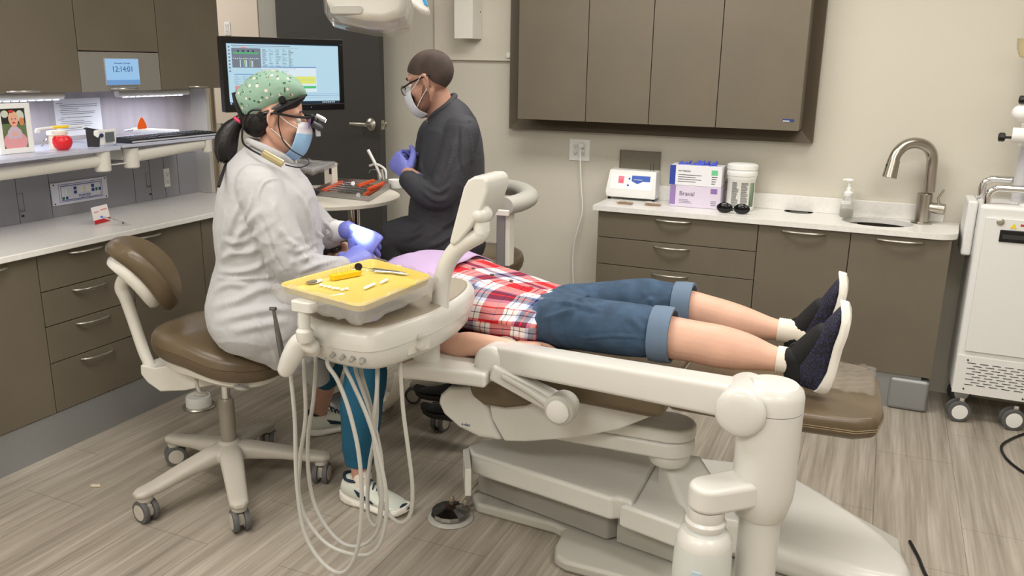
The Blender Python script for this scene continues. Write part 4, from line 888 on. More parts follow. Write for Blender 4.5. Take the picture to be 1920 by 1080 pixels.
# keyboard
kc = [X(214, 266, -3.24), X(402, 256, -3.22)]
t = thing('keyboard', 'thin black computer keyboard on the right end of the lit shelf', 'keyboard', (-3.30, 3.25, 1.252))
y0, y1 = 2.955, 3.52; x0, x1 = -3.36, -3.225
MB().box((x0, y0, 1.2525), (x1, y1, 1.272)).build('base', mat('kb_base', (40, 42, 46), .3), t, bevel=.004)
MB().box((x1-.001, y0+.004, 1.256), (x1+.0012, y1-.004, 1.263)).build('front_edge', mat('kb_edge', (196, 200, 210), .3), t)
KM = mat('key_black', (34, 35, 38), .45)
kk = MB().box((x1-.030, y0+.01, 1.272), (x1-.012, y0+.026, 1.2755)); k0 = kk.build('key', KM, t, bevel=.001)
for r in range(5):
    for c_ in range(18):
        if r == 0 and 5 < c_ < 11: continue
        if r == 0 and c_ == 0: continue
        c = k0.copy(); COL.objects.link(c); c.location = k0.location+V((-.0235*r, .0303*c_, 0))
# orange-tipped syringe thing on the back of the shelf
A, B = X(248, 244, -3.45), X(334, 246, -3.45)
t = thing('curing_light', 'white cordless curing light with an orange shield behind the keyboard', 'curing light', (A+B)/2)
MB().tube([A, A*.6+B*.4, B], [.012, .012, .009], n=14, sub=3).build('body', WHITE, t); MB().tube([A+V((0, -.05, 0)), A], [.004, .007], n=10).build('tip', STL, t)
p = A*.82+B*.18+V((.01, 0, .02)); m = MB(); m.prism([p+V((0, y, z)) for y, z in ((-.032, -.012), (-.028, .012), (-.010, .040), (.0, .046), (.012, .036), (.026, .006), (.028, -.012))], (.003, 0, 0)); m.build('orange_shield', mat('shield_orange', (250, 104, 30), .3), t, bevel=.001)
# nitrous control plate
pl4 = [(93, 344), (197, 331), (202, 370), (100, 387)]
a, b = X(93, 344, -3.598), X(202, 370, -3.598); y0, y1 = a.y, b.y; z1, z0 = a.z, b.z; z1 = X(197, 331, -3.598).z*.5+a.z*.5; z0 = X(100, 387, -3.598).z*.5+b.z*.5
t = thing('gas_control_panel', 'white control plate with blue lettering and buttons in the grey splashback', 'control panel', (-3.598, (y0+y1)/2, z0)); Wp = y1-y0; Hp = z1-z0
MB().box((-3.5995, y0, z0), (-3.592, y1, z1)).build('plate', mat('plate_white', (222, 224, 236), .35), t, bevel=.0015)
NB = mat('print_navy', (46, 66, 150), .5)
def fb(u0, v0, u1, v1, x0=-3.5918, th=.0006): return (x0, y0+Wp*u0, z0+Hp*v0), (x0+th, y0+Wp*u1, z0+Hp*v1)
m = MB()
for e in ((.12, .88, .90, .90), (.12, .12, .90, .14), (.12, .12, .124, .90), (.896, .12, .90, .90)): m.box(*fb(*e))
for e in ((.155, .80, .875, .83), (.155, .17, .875, .20), (.155, .17, .16, .83), (.87, .17, .875, .83)): m.box(*fb(*e))
m.build('printed_border', NB, t)
for e, c_ in (((.38, .60, .43, .74), NB), ((.38, .42, .43, .56), NB), ((.70, .60, .75, .74), NB), ((.70, .42, .75, .56), NB), ((.77, .42, .81, .56), mat('print_green', (40, 120, 70), .5)), ((.83, .42, .87, .56), NB), ((.17, .22, .21, .34), mat('print_green', (40, 120, 70), .5)), ((.23, .22, .27, .34), NB)):
    MB().box(*fb(*e)).build('button', c_, t)
for u in (.45, .585): MB().box(*fb(u, .45, u+.10, .73)).build('readout', WHITE, t)
for u in (.18, .23): MB().box(*fb(u, .40, u+.02, .72)).build('flow_gauge', WHITE, t)
text('maker_name', 'PORTER', (-3.5912, y0+Wp*.46, z0+Hp*.24), .019, (0, 1, 0), (0, 0, 1), NB, t)
for u, v in ((.04, .08), (.04, .92), (.96, .08), (.96, .92)): q_ = V((-3.592, y0+Wp*u, z0+Hp*v)); MB().cyl(q_, q_+V((.0012, 0, 0)), .0035).build('screw', BLACK, t)
# card and syringe on the left counter
a = Z(178, 422, .897); d_ = (Z(214, 412, .897)-a); d_.normalize(); L_ = .12
t = thing('folded_card', 'folded white and red card standing on the left counter', 'card', a); w_ = (Z(212, 414, .897)-a).length
uu = V((-.25, .05, 1)).normalized()
MB().obox(a+d_*w_/2+uu*.040, d_*w_/2, uu*.040, d_.cross(uu)*.0008).build('sheet', mat('card_white', (238, 232, 230), .6), t)
nrm = d_.cross(uu)
sgn = 1 if nrm.dot(V((1, -.5, 0))) > 0 else -1
MB().obox(a+d_*w_/2+uu*.010+nrm*sgn*.0012, d_*w_/2, uu*.009, nrm*.0006).build('red_band', mat('card_red', (190, 30, 44), .5), t)
m = MB(); m.obox(a+d_*w_*.25+uu*.055+nrm*sgn*.0012, d_*w_*.15, uu*.003, nrm*.0004); m.obox(a+d_*w_*.72+uu*.06+nrm*sgn*.0012, d_*w_*.2, uu*.003, nrm*.0004); m.build('pink_print', mat('card_pink', (220, 150, 150), .5), t)
A, B = X(188, 406, -3.22), X(252, 424, -3.13)
t = thing('dental_syringe', 'metal dental syringe leaning on the card above the stool back', 'syringe', (A+B)/2); dr = (B-A).normalized()
MB().tube([A+dr*.008, A+dr*.09], .0045, n=12).build('barrel', STL, t); MB().tube([A, A+dr*.010], [.003, .0055], n=12).build('needle_cap', mat('cap_blue', (60, 90, 220), .4), t)
g = MB(); p = A+dr*.095; sv = V((0, 0, 1)).cross(dr).normalized(); g.tube([p-sv*.02+dr*.008, p-sv*.01, p, p+sv*.01, p+sv*.02+dr*.008], .003, n=8, sub=3); g.tube([p, p+dr*.05], .002, n=8); g.build('finger_grip', STL, t)
g = MB(); q_ = p+dr*.06; g.tube([q_+(sv*math.cos(a_)+dr*math.sin(a_))*.011 for a_ in [2*PI*k/14 for k in range(14)]], .002, n=6, closed=True); g.build('thumb_ring', STL, t)
# ---------------------------------------------------------------- back counter items
CT = .904
# mixer device
p = Z(1185, 378, CT); YD = Z(1150, 374, CT).y+.01; x0, x1 = Y(1134, 372, YD).x, Y(1229, 379, YD).x; zt_ = Y(1190, 320, YD+.04).z
t = thing('capsule_mixer', 'small white capsule mixer with red digits and a raised smoked lid', 'mixer', ((x0+x1)/2, YD+.08, CT))
W0, W1 = YD, YD+.20
prof = [(W0, CT+.014), (W0-.004, CT+.045), (W0+.035, zt_), (W1, zt_+.004), (W1, CT+.014)]
xm = (x0+x1)/2; m = MB(); m.rings([[V((x0+dx*s, y, z)) for (y, z), s in zip(prof, (1, 0, 2, 2, 1))] for dx in (.006,)]+[[V((x1-dx*s, y, z)) for (y, z), s in zip(prof, (1, 0, 2, 2, 1))] for dx in (.006,)]); m.build('housing', WHITE, t, bevel=.006)
for sx_ in (x0+.02, x1-.02): 
    for sy_ in (W0+.02, W1-.02): MB().cyl((sx_, sy_, CT), (sx_, sy_, CT+.016), .009).build('foot', BLACK, t)
fv = V((0, .039, zt_-CT-.045)); fv.normalize(); fn = V((1, 0, 0)).cross(fv); FO = V((x0, W0-.004, CT+.045)); Wd = x1-x0; Hd = zt_-CT-.045
def FP(u, v, o_): return FO+V((Wd*u, 0, 0))+fv*(Hd*v)+fn*o_
def plate(u0, v0, u1, v1, o_, th=.0008): return MB().prism([FP(u0, v0, o_), FP(u1, v0, o_), FP(u1, v1, o_), FP(u0, v1, o_)], fn*th)
plate(.09, .14, .90, .84, .0006).build('fascia', mat('fascia', (246, 246, 244), .3), t)
plate(.24, .42, .35, .76, .0014).build('display_window', mat('led_back', (255, 90, 110), .3, emis=.8), t)
text('display_digits', '10', FP(.255, .46, .0026), .022, (1, 0, 0), fv, mat('led_red', (200, 0, 20), .3, emis=1.5), t)
BLU = mat('mixer_blue', (52, 92, 184), .4)
MB().prism([FP(u, v, .0014) for u, v in ((.50, .82), (.50, .55), (.62, .42), (.72, .55), (.86, .55), (.86, .82))][::1], fn*.0006).build('blue_badge', BLU, t)
for u, v in ((.455, .66), (.44, .34)): q_ = FP(u, v, .001); MB().cyl(q_, q_+fn*.002, .006).build('push_button', BLU, t)
text('maker_name', 'PATTERSON', FP(.54, .60, .0024), .009, (1, 0, 0), fv, WHITE, t)
SMK = mat('smoked_lid', (120, 112, 96), .15, alpha=.38)
hz_ = Y(1200, 283, W0+.10).z; lx0, lx1 = Y(1162, 290, W0+.1).x, Y(1238, 290, W0+.1).x
m = MB(); m.box((lx0, W0+.10, zt_), (lx1, W0+.103, hz_)); m.box((lx0, W0+.10, hz_-.003), (lx1, W0+.14, hz_)); m.box((lx0, W0+.103, zt_), (lx0+.003, W0+.14, hz_)); m.box((lx1-.003, W0+.103, zt_), (lx1, W0+.14, hz_)); m.build('lid', SMK, t)
m = MB(); 
for dx in (.0, .018): m.tube([V((x1-.055+dx, W0+.06, zt_)), V((x1-.055+dx, W0+.06, zt_+.03)), V((x1-.052+dx, W0+.058, zt_+.045))], .0016, n=6)
m.build('capsule_fork', mat('fork_dark', (60, 56, 50), .4, .6), t)
for (px_, py_, lab) in ((1172, 382, 'small clear box of gold parts in front of the mixer, left one'), (1224, 385, 'small clear box of gold parts beside the glove boxes, right one')):
    p = Z(px_, py_, CT); t = thing('clear_box', lab, 'box', p)
    MB().box((p.x-.044, p.y-.02, CT), (p.x+.044, p.y+.02, CT+.018)).build('case', mat('clear_case', (240, 238, 230), .08, trans=.9, ior=1.2, alpha=.5), t, bevel=.002)
    m = MB(); m.box((p.x-.04, p.y-.016, CT+.002), (p.x+.04, p.y+.016, CT+.008)); m.build('gold_tray', mat('gold_tray', (170, 130, 90), .4, .3), t); MB().tube([(p.x-.03, p.y-.004, CT+.012), (p.x+.03, p.y-.004, CT+.012)], .003, n=8).build('pin', STL, t)
# glove boxes
def gbox(px0, px1, pyb, pyt, z0, z1, mats_, label, yy):
    xa, xb = Y(px0, pyb, yy).x, Y(px1, pyb, yy).x
    t = thing('glove_box', label, 'box', ((xa+xb)/2, yy+.06, z0))
    MB().box((xa, yy, z0), (xb, yy+.12, z1)).build('carton', mats_[0], t, bevel=.002)
    return t, xa, xb
YG = 4.56; zm = Y(1300, 349, YG).z; zt2 = Y(1300, 311, YG).z
LIL = mat('lilac_card', (216, 206, 224), .5); WB = mat('box_white', (232, 232, 236), .5)
t, xa, xb = gbox(1255, 1350, 383, 347, CT, zm, [LIL], 'lower lilac glove box stacked under the white one on the back counter', YG)
m = MB().box((xa-.0006, YG-.0008, CT+.012), (xa+.030, YG, zm)); m.build('purple_edge', mat('purple_edge', (150, 124, 180), .5), t)
text('box_name', 'Braval', (xa+.050, YG-.001, CT+.062), .034, (1, 0, 0), (0, 0, 1), mat('print_grey', (110, 100, 120), .5), t)
m = MB().box((xb-.055, YG-.0008, zm-.035), (xb-.02, YG, zm-.008)); m.build('purple_patch', mat('purple_patch', (140, 110, 170), .5), t)
m = MB(); 
for k in range(3): m.box((xa+.05, YG-.0008, CT+.022+.008*k), (xa+.12-.01*k, YG, CT+.024+.008*k)); m.box((xb-.05, YG-.0008, CT+.018+.010*k), (xb-.022, YG, CT+.021+.010*k))
m.build('small_print', mat('print_grey', (110, 100, 120), .5), t)
t, xa, xb = gbox(1255, 1352, 349, 311, zm+.001, zt2, [WB], 'upper white and blue glove box with blue gloves coming out of its top', YG)
MB().box((xa-.0008, YG-.0008, zm+.003), (xa+.030, YG+.10, zt2-.001)).build('blue_edge', mat('blue_edge', (48, 70, 160), .5), t)
MB().box((xb-.055, YG-.0008, zt2-.045), (xb-.022, YG, zt2-.018)).build('green_patch', mat('green_patch', (110, 200, 150), .5), t)
text('box_name', 'PATTERSON', (xa+.045, YG-.001, zt2-.034), .012, (1, 0, 0), (0, 0, 1), mat('print_dark', (70, 70, 80), .5), t)
m = MB(); 
for k in range(4): m.box((xa+.045, YG-.0008, zt2-.052-.012*k), (xa+.17-.03*(k % 2), YG, zt2-.049-.012*k)); m.box((xb-.052, YG-.0008, zt2-.056-.012*k), (xb-.022-.004*k, YG, zt2-.052-.012*k))
m.build('small_print', mat('print_dark', (70, 70, 80), .5), t)
GLB = mat('glove_blue_box', (70, 84, 190), .55)
for cx_, w_, lab in ((xa+.10, .06, 'blue glove pulled up from the left of the white glove box'), (xb-.10, .05, 'blue glove pulled up from the right of the white glove box')):
    m = MB(); random.seed(int(cx_*1000))
    for k in range(6): m.chain([(V((cx_-w_+2*w_*k/5, YG+.05+random.uniform(-.015, .015), zt2-.002)), .010), (V((cx_-w_+2*w_*k/5+.01, YG+.05, zt2+random.uniform(.006, .022))), .007)], n=8)
    tag(m.build('loose_glove', GLB, remesh=.003, smit=2), lab, 'glove')
# wipes canister
p = Z(1389, 390, CT); r_ = .056; c = V((p.x, 4.62, CT)); zc = Y(1389, 305, c.y).z-CT
KS = 1.38
t = thing('wipes_canister', 'white round wipes canister with printed label and ridged lid', 'canister', c)
m = MB(); m.mi = 0; m.lathe([(.050, 0), (.052, .004), (.052, .02), (.0515, zc*.64), (.054, zc*.66), (.055, zc*.74)], c, n=36, sx=KS, sy=KS); m.build('tub', mat('tub_white', (236, 236, 230), .35), t)
MB().lathe([(.0565, zc*.74), (.0575, zc*.76), (.0575, zc*.82), (.0555, zc*.83), (.0555, zc*.87), (.058, zc*.88), (.058, zc*.96), (.05, zc*.985), (.02, zc), (.003, zc)], c, n=36, sx=KS, sy=KS).build('lid', WHITE, t)
m = MB(); random.seed(4)
for g0 in (-1.9, -1.2):
    for k in range(22):
        a0 = g0-.22; a1 = a0+random.uniform(.35, .55); zz = zc*(.60-.024*k)+0; pts = [V((c.x+.0528*KS*math.cos(a0+(a1-a0)*j/4), c.y+.0528*KS*math.sin(a0+(a1-a0)*j/4), CT+zz)) for j in range(5)]
        if zz > .02: m.rings([[q_ for q_ in pts], [q_+V((0, 0, .0022)) for q_ in pts]], caps=False)
m.build('label_print', mat('print_dark', (70, 70, 80), .5), t, solid=.0002)
m = MB(); pts = [V((c.x+.0529*KS*math.cos(a_), c.y+.0529*KS*math.sin(a_), CT)) for a_ in (-.75, -.6, -.45, -.3)]; m.rings([[q_+V((0, 0, zc*.1)) for q_ in pts], [q_+V((0, 0, zc*.60)) for q_ in pts]], caps=False); m.build('green_stripe', mat('dull_green', (120, 140, 110), .5), t, solid=.0002)
# sunglasses on the counter
p = Z(1383, 392, CT); p.y = 4.47; t = thing('safety_glasses', 'black wraparound glasses folded on the back counter before the canister', 'glasses', p)
for s in (-1, 1):
    m = MB(); cc_ = p+V((s*.038, .004, .023)); rs = []
    m.sph(cc_+V((s*.006, 0, .004)), .042, (1.0, .32, .66), n=20); m.build('lens', mat('lens_black', (12, 11, 11), .12), t)
    MB().tube([cc_+V((s*.034, 0, .006)), cc_+V((s*.036, .05, -.004)), cc_+V((s*.0, .058, -.014)), cc_+V((-s*.03, .06, -.016))], .0035, sub=4, n=8).build('temple', BLACK, t)
MB().tube([p+V((-.014, 0, .024)), p+V((0, -.004, .027)), p+V((.014, 0, .024))], .004, n=8, sub=3).build('bridge', BLACK, t)
# soap bottle
p = Z(1587, 400, CT); c = V((Y(1587, 398, 4.67).x, 4.67, CT)); zc = Y(1590, 335, c.y).z-CT
t = thing('soap_dispenser', 'clear foaming soap bottle with white pump beside the sink', 'soap dispenser', c)
CB = mat('soap_clear', (240, 240, 238), .08, trans=.9, ior=1.15, alpha=.6)
MB().lathe([(.003, 0), (.036, 0), (.040, .006), (.0405, .05), (.036, .075), (.024, .10), (.018, .108)], c, sx=1.35, sy=.85).build('bottle', CB, t)
MB().lathe([(.003, .003), (.034, .003), (.038, .01), (.0385, .035), (.003, .035)], c, sx=1.12, sy=.7).build('liquid', mat('soap_liquid', (216, 214, 206), .1, trans=.8, ior=1.2), t)
MB().lathe([(.020, .106), (.022, .11), (.022, .125), (.013, .132), (.012, .15), (.008, .152)], c).build('collar', WHITE, t); MB().lathe([(.017, zc-.012), (.018, zc-.006), (.012, zc)], c).tube([c+V((0, 0, zc-.006)), c+V((-.028, -.004, zc-.006)), c+V((-.033, -.005, zc-.010))], [.007, .006, .004], n=8).cyl(c+V((0, 0, .13)), c+V((0, 0, zc-.01)), .006).build('pump_head', WHITE, t)
MB().box((c.x-.028, c.y-.0315, CT+.068), (c.x+.014, c.y-.0300, CT+.086)).build('label', WHITE, t)
# faucet
FY_ = 4.66; p0 = Y(1728, 412, FY_); bx_ = p0.x
t = thing('faucet', 'brushed steel gooseneck faucet with side lever behind the sink', 'faucet', (bx_, FY_, CT))
FS = mat('faucet_steel', (178, 172, 162), .28, 1)
MB().lathe([(.050, 0), (.050, .006), (.040, .009)], (bx_, FY_, CT)).build('base_flange', FS, t)
bt = Y(1738, 362, FY_).z
MB().lathe([(.036, .006), (.036, bt-CT-.004), (.030, bt-CT)], (bx_, FY_, CT)).build('body', FS, t)
pts = [(1742, 360), (1745, 330), (1748, 300), (1745, 284), (1735, 273), (1717, 268), (1698, 272), (1684, 284), (1677, 296), (1675, 303)]
yy_ = [FY_, FY_, FY_, FY_-.01, FY_-.03, FY_-.05, FY_-.07, FY_-.09, FY_-.10, FY_-.105]
MB().tube([Y(a, b, v) for (a, b), v in zip(pts, yy_)], .0265, n=20, sub=5).build('spout', FS, t)
A, B = Y(1676, 300, FY_-.105), Y(1667, 333, FY_-.12)
MB().tube([A, A*.7+B*.3, B], [.029, .030, .034], n=20).build('spray_head', FS, t); MB().obox(A*.55+B*.45+V((-.022, -.006, 0)), (.006, 0, 0), (0, .008, 0), (0, 0, .020)).build('spray_button', BLACK, t, bevel=.003)
A = V((bx_+.02, FY_, (bt-CT)*.55+CT)); MB().tube([A, A+V((.055, -.015, -.004)), A+V((.075, -.02, -.005))], [.024, .028, .026], n=18).build('lever_hub', FS, t)
B = Y(1770, 356, FY_-.04); MB().tube([A+V((.05, -.015, .01)), A*.5+B*.5+V((.01, 0, 0)), B], [.007, .006, .005], n=10).build('lever', FS, t)
# ---------------------------------------------------------------- white cart at the right edge
CM = mat('cart_white', (226, 226, 224), .35); CY0 = 4.36
x0 = .433; x1 = 1.02; z0, z1 = .14, 1.055
t = thing('equipment_cart', 'white wheeled equipment cart with vents, black recessed handle and chrome rails', 'cart', ((x0+x1)/2, CY0+.16, 0))
MB().box((x0, CY0+.012, z0), (x1, BACK-.03, z1)).build('body', CM, t, bevel=.02, seg=4)
MB().box((x0+.030, CY0, .36), (x1-.03, CY0+.014, 1.0)).build('front_door', CM, t, bevel=.002)
MB().box((x0+.002, CY0+.004, z0+.005), (x1-.002, CY0+.014, .335)).build('vent_panel', CM, t, bevel=.002)
m = MB()
for r in range(9):
    for k in range(8): xx = x0+.05+.052*k+(.026 if r % 2 else 0); m.box((xx, CY0+.0025, .30-.0135*r), (xx+.036, CY0+.0045, .3028-.0135*r))
m.build('vent_slots', BLACK, t)
for dx, dz in ((.05, .315), (.05, .17), (.3, .315), (.3, .16)): MB().cyl((x0+dx, CY0+.001, dz), (x0+dx, CY0+.0045, dz), .004).build('screw', BLACK, t)
c = Y(1876, 416, CY0); MB().lathe([(.016, 0), (.016, .004), (.011, .007), (.002, .007)], c, (0, -1, 0)).build('lock', NICKEL, t)
c = Y(1874, 441, CY0-.002); MB().box((c.x, CY0-.006, c.z-.03), (c.x+.2, CY0+.002, c.z+.026)).build('recessed_handle', BLACK, t, bevel=.006)
MB().box((c.x+.012, CY0-.0075, c.z-.014), (c.x+.19, CY0-.005, c.z+.006)).build('handle_slot', mat('slot_dark', (50, 50, 52), .5), t)
c = Y(1901, 424, CY0-.001); MB().prism([c+V((-.013, 0, -.011)), c+V((.013, 0, -.011)), c+V((0, 0, .012))], (0, -.001, 0)).build('warning_sticker', mat('warn_yellow', (240, 210, 40), .5), t)
MB().box((c.x+.026, CY0-.001, c.z+.0), (c.x+.15, CY0, c.z+.010)).build('red_sticker', mat('stick_red', (180, 60, 50), .5), t)
MB().box((x0-.045, CY0+.08, .80), (x0-.001, CY0+.30, 1.06)).build('side_pocket', mat('pocket', (222, 222, 220), .5), t, bevel=.012)
for y, lx, dz in ((CY0+.06, x0+.03, 0), (CY0+.24, x0+.02, .02)):
    MB().tube([(lx, y, z1-.01), (lx, y, z1+.045+dz), (lx+.025, y, z1+.07+dz), (lx+.08, y, z1+.075+dz), (x1-.1, y, z1+.075+dz)], .017, n=16, sub=5).build('chrome_rail', CHROME, t)
MB().lathe([(.05, 0), (.052, .008), (.03, .012), (.03, .02), (.003, .022)], (x0+.21, CY0+.10, z1)).build('cap', WHITE, t)
for px_, py_ in ((1797, 762), (1898, 780)):
    c = Y(px_, py_, CY0+.02); cc_ = caster(t, (c.x, c.y-.0, 0), math.radians(12), r=.052, hubm=WHITE)
for xx in (.5, .9): caster(t, (xx, 4.66, 0), .3, r=.052, hubm=WHITE)
PX_ = Y(1912, 300, 4.55).x
pole = MB().cyl((PX_+.02, 4.55, z1), (PX_+.02, 4.55, 2.2), .030).build('pole', mat('pole_grey', (196, 196, 200), .35), t)
c = Y(1900, 250, 4.50); MB().lathe([(.034, -.05), (.036, -.045), (.036, .05), (.034, .055)], V((PX_+.02, 4.55, c.z-.01))).tube([c+V((-.01, -.04, -.005)), c+V((.14, -.05, -.005))], .034, n=20).build('clamp', WHITE, t, bevel=.004)
k = Y(1877, 257, 4.46); m = MB(); m.lathe([(.012, -.012), (.020, -.008), (.020, .012), (.016, .016)], k, (1, 0, 0), n=8); m.cyl(k, k+V((.05, 0, 0)), .006); m.build('knob', BLACK, t)
c = Y(1918, 212, 4.46); MB().sph(c, .045, (1, 1, .9)).build('arm_joint', WHITE, t); k = Y(1916, 187, 4.44); MB().lathe([(.012, -.012), (.018, -.008), (.018, .012)], k, (1, 0, 0), n=8).build('knob', BLACK, t)
c = Y(1920, 95, 4.46); MB().lathe([(.004, -.03), (.016, -.025), (.03, .01), (.034, .05), (.03, .052)], c).build('clear_dome', mat('dome', (226, 214, 180), .15, trans=.7, ior=1.2), t)
# cables on the floor
MB().tube([c+V((.0, 0, .05)), V((PX_+.02, 4.55, c.z+.05))], .008, n=8).build('dome_bracket', WHITE, t)
pts = [Z(1925, 812, .006), Z(1898, 822, .006), Z(1878, 836, .006), Z(1884, 856, .006), Z(1905, 876, .006), Z(1930, 892, .006)]
tag(MB().tube(pts, .006, n=10, sub=5).build('floor_cable', BLACK), 'black cable lying on the floor by the white cart', 'cable')
pts = [Z(1706, 1015, .006), Z(1722, 1045, .006), Z(1732, 1070, .006), Z(1745, 1095, .006)]
tag(MB().tube(pts, .006, n=10, sub=4).build('floor_cable', BLACK), 'black cable on the floor by the round end of the chair base', 'cable')
p = Z(180, 911, .003); m = MB(); m.prism([p+V((x, y, 0)) for x, y in ((-.022, -.01), (-.004, -.014), (.012, -.004), (.024, .002), (.010, .010), (.004, .016), (-.006, .004), (-.018, .006))], (0, 0, .003)); tag(m.build('paper_scrap', mat('scrap', (214, 202, 178), .8)), 'small torn scrap of paper on the floor at the lower left', 'scrap')
# ================================================================ people
def PLN(px, py, P0, n, o=0):
    P0 = V(P0)+V(n)*o; r = ray(px, py); return C0+r*((P0-C0).dot(V(n))/r.dot(V(n)))
class MBX(MB):
    def sloft(s, rows, ax, n=30, pw=2.3, sub=4):
        """rows (P1, P2, half) ; ax = unit axis of the third radius"""
        Q = [tuple(V(a))+tuple(V(b))+(h,) for a, b, h in rows]; Q = catmull(Q, sub) if sub else Q; rs = []
        for q in Q:
            a, b, h_ = V(q[:3]), V(q[3:6]), q[6]; c = (a+b)/2; h = (b-a)/2; yv = V(ax); hn = h.normalized()
            yv = (yv-hn*yv.dot(hn)).normalized()*h_
            rs.append([c+h*math.copysign(abs(math.cos(t))**(2/pw), math.cos(t))+yv*math.copysign(abs(math.sin(t))**(2/pw), math.sin(t)) for t in [2*PI*i/n for i in range(n)]])
        return s.rings(rs)
    def ell(s, c, f, sd, u, rf, rs_, ru, n=20):
        R = Matrix((f, sd, u)).transposed(); return s.sph(c, 1, (rf, rs_, ru), n, R)
def skin_mat(name, c, c2):
    m = mat(name, c, .5, bump=(180, .12), var=(9, .07)); b = m.node_tree.nodes['Principled BSDF']
    b.inputs['Subsurface Weight'].default_value = .12; b.inputs['Subsurface Radius'].default_value = (.6, .25, .12); b.inputs['Subsurface Scale'].default_value = .02
    return m
def add_head(m, c, f, u, k=1.0):
    f = V(f).normalized(); u = V(u); u = (u-f*u.dot(f)).normalized(); s = f.cross(u)
    P = lambda a, b, d: c+(f*a+s*b+u*d)*k
    m.ell(P(-.006, 0, .040), f, s, u, .098*k, .076*k, .086*k, 26)
    m.ell(P(.040, 0, -.030), f, s, u, .056*k, .060*k, .080*k, 22)
    m.chain([(P(.083, 0, -.095), .024*k), (P(.070, 0, -.080), .034*k)]); 
    for g in (-1, 1):
        m.chain([(P(0, g*.050, -.035), .024*k), (P(.030, g*.044, -.078), .022*k), (P(.078, g*.014, -.098), .021*k)], n=14)
        m.ell(P(.062, g*.040, -.022), f, s, u, .026*k, .024*k, .028*k, 16)          # cheek
        m.chain([(P(.080, g*.018, .034), .012*k), (P(.070, g*.050, .032), .012*k)], n=12)
        # ear: rim and lobe
        e = P(-.004, g*.076, -.004)
        m.chain([(e+(u*-.026+f*.006)*k, .0065*k), (e+(u*-.008-f*.012+s*g*.008)*k, .0055*k), (e+(u*.018-f*.014+s*g*.010)*k, .0055*k), (e+(u*.030+f*.002+s*g*.006)*k, .0055*k), (e+(u*.020+f*.014)*k, .005*k)], n=10)
        m.ell(e+(u*.0)*k, f, s, u, .013*k, .006*k, .024*k, 12)
    m.chain([(P(.094, 0, .022), .009*k), (P(.106, 0, -.002), .010*k), (P(.116, 0, -.024), .0135*k), (P(.100, 0, -.034), .012*k)], n=14)
    m.ell(P(.094, 0, -.056), f, s, u, .012*k, .024*k, .008*k, 12); m.ell(P(.092, 0, -.070), f, s, u, .012*k, .021*k, .008*k, 12)
    return P
def hand(parent, w, F, N, S, m_, name='glove', k=1.0, curl=(35, 40, 30), spread=.09, cuff=None, vox=.0026):
    """w wrist point, F towards fingers, N palm side normal, S thumb side"""
    F = V(F).normalized(); N = V(N); N = (N-F*N.dot(F)).normalized(); S = V(S); S = (S-F*S.dot(F)-N*S.dot(N)).normalized(); w = V(w)
    m = MBX(); L = lambda a, b, d: w+(F*a+S*b+N*d)*k
    m.rings([[L(a, wd*math.cos(t)+off, th*math.sin(t)) for t in [2*PI*i/18 for i in range(18)]] for a, wd, th, off in ((-.03, .027, .021, 0), (0, .027, .020, 0), (.03, .034, .018, .001), (.065, .040, .0155, 0), (.088, .039, .0125, 0), (.097, .034, .008, 0))])
    for i, (b, ln_, r) in enumerate(((.031, .072, .0086), (.0105, .081, .0088), (-.010, .075, .0084), (-.030, .059, .0076))):
        p = L(.082-.004*abs(i-1), b, 0); d = (F+S*(spread*(1.5-i))).normalized(); pts = [(p-d*.02*k, r*1.05*k)]; ang = 0
        for j, fr in enumerate((.45, .31, .24)):
            ang += math.radians(curl[j]*(1+.20*i-.15)); dd = d*math.cos(ang)+N*math.sin(ang); pts.append((pts[-1][0] if j == 0 else pts[-1][0], 0)) if False else None
            if j == 0: q = p; pts.append((p, r*1.05*k))
            q = q+dd*(ln_*fr*k); pts.append((q, r*(1-.09*(j+1))*k))
        m.chain(pts, sub=3, n=12)
    t0 = L(.018, .026, .006); d1 = (F*.55+S*.70+N*.42).normalized(); d2 = (F*.80+S*.25+N*.55).normalized(); d3 = (F*.9-S*.05+N*.45).normalized()
    p1 = t0+d1*.040*k; p2 = p1+d2*.032*k; p3 = p2+d3*.026*k
    m.chain([(t0, .016*k), (p1, .0125*k), (p2, .0105*k), (p3, .0085*k)], sub=3, n=12)
    if cuff is not None:
        ce = cuff if isinstance(cuff, V) else w-F*cuff; m.chain([(w-F*.002, .025*k), (w*.5+ce*.5, .027*k), (ce, .030*k)], n=16)
    return m.build(name, m_, parent, remesh=vox, smit=4)
GLV = mat('nitrile_glove', (112, 118, 196), .48, bump=(70, .3), bdist=.004)
COAT = mat('white_coat', (180, 180, 182), .85, bump=(28, .35), bdist=.01, sheen=.1)
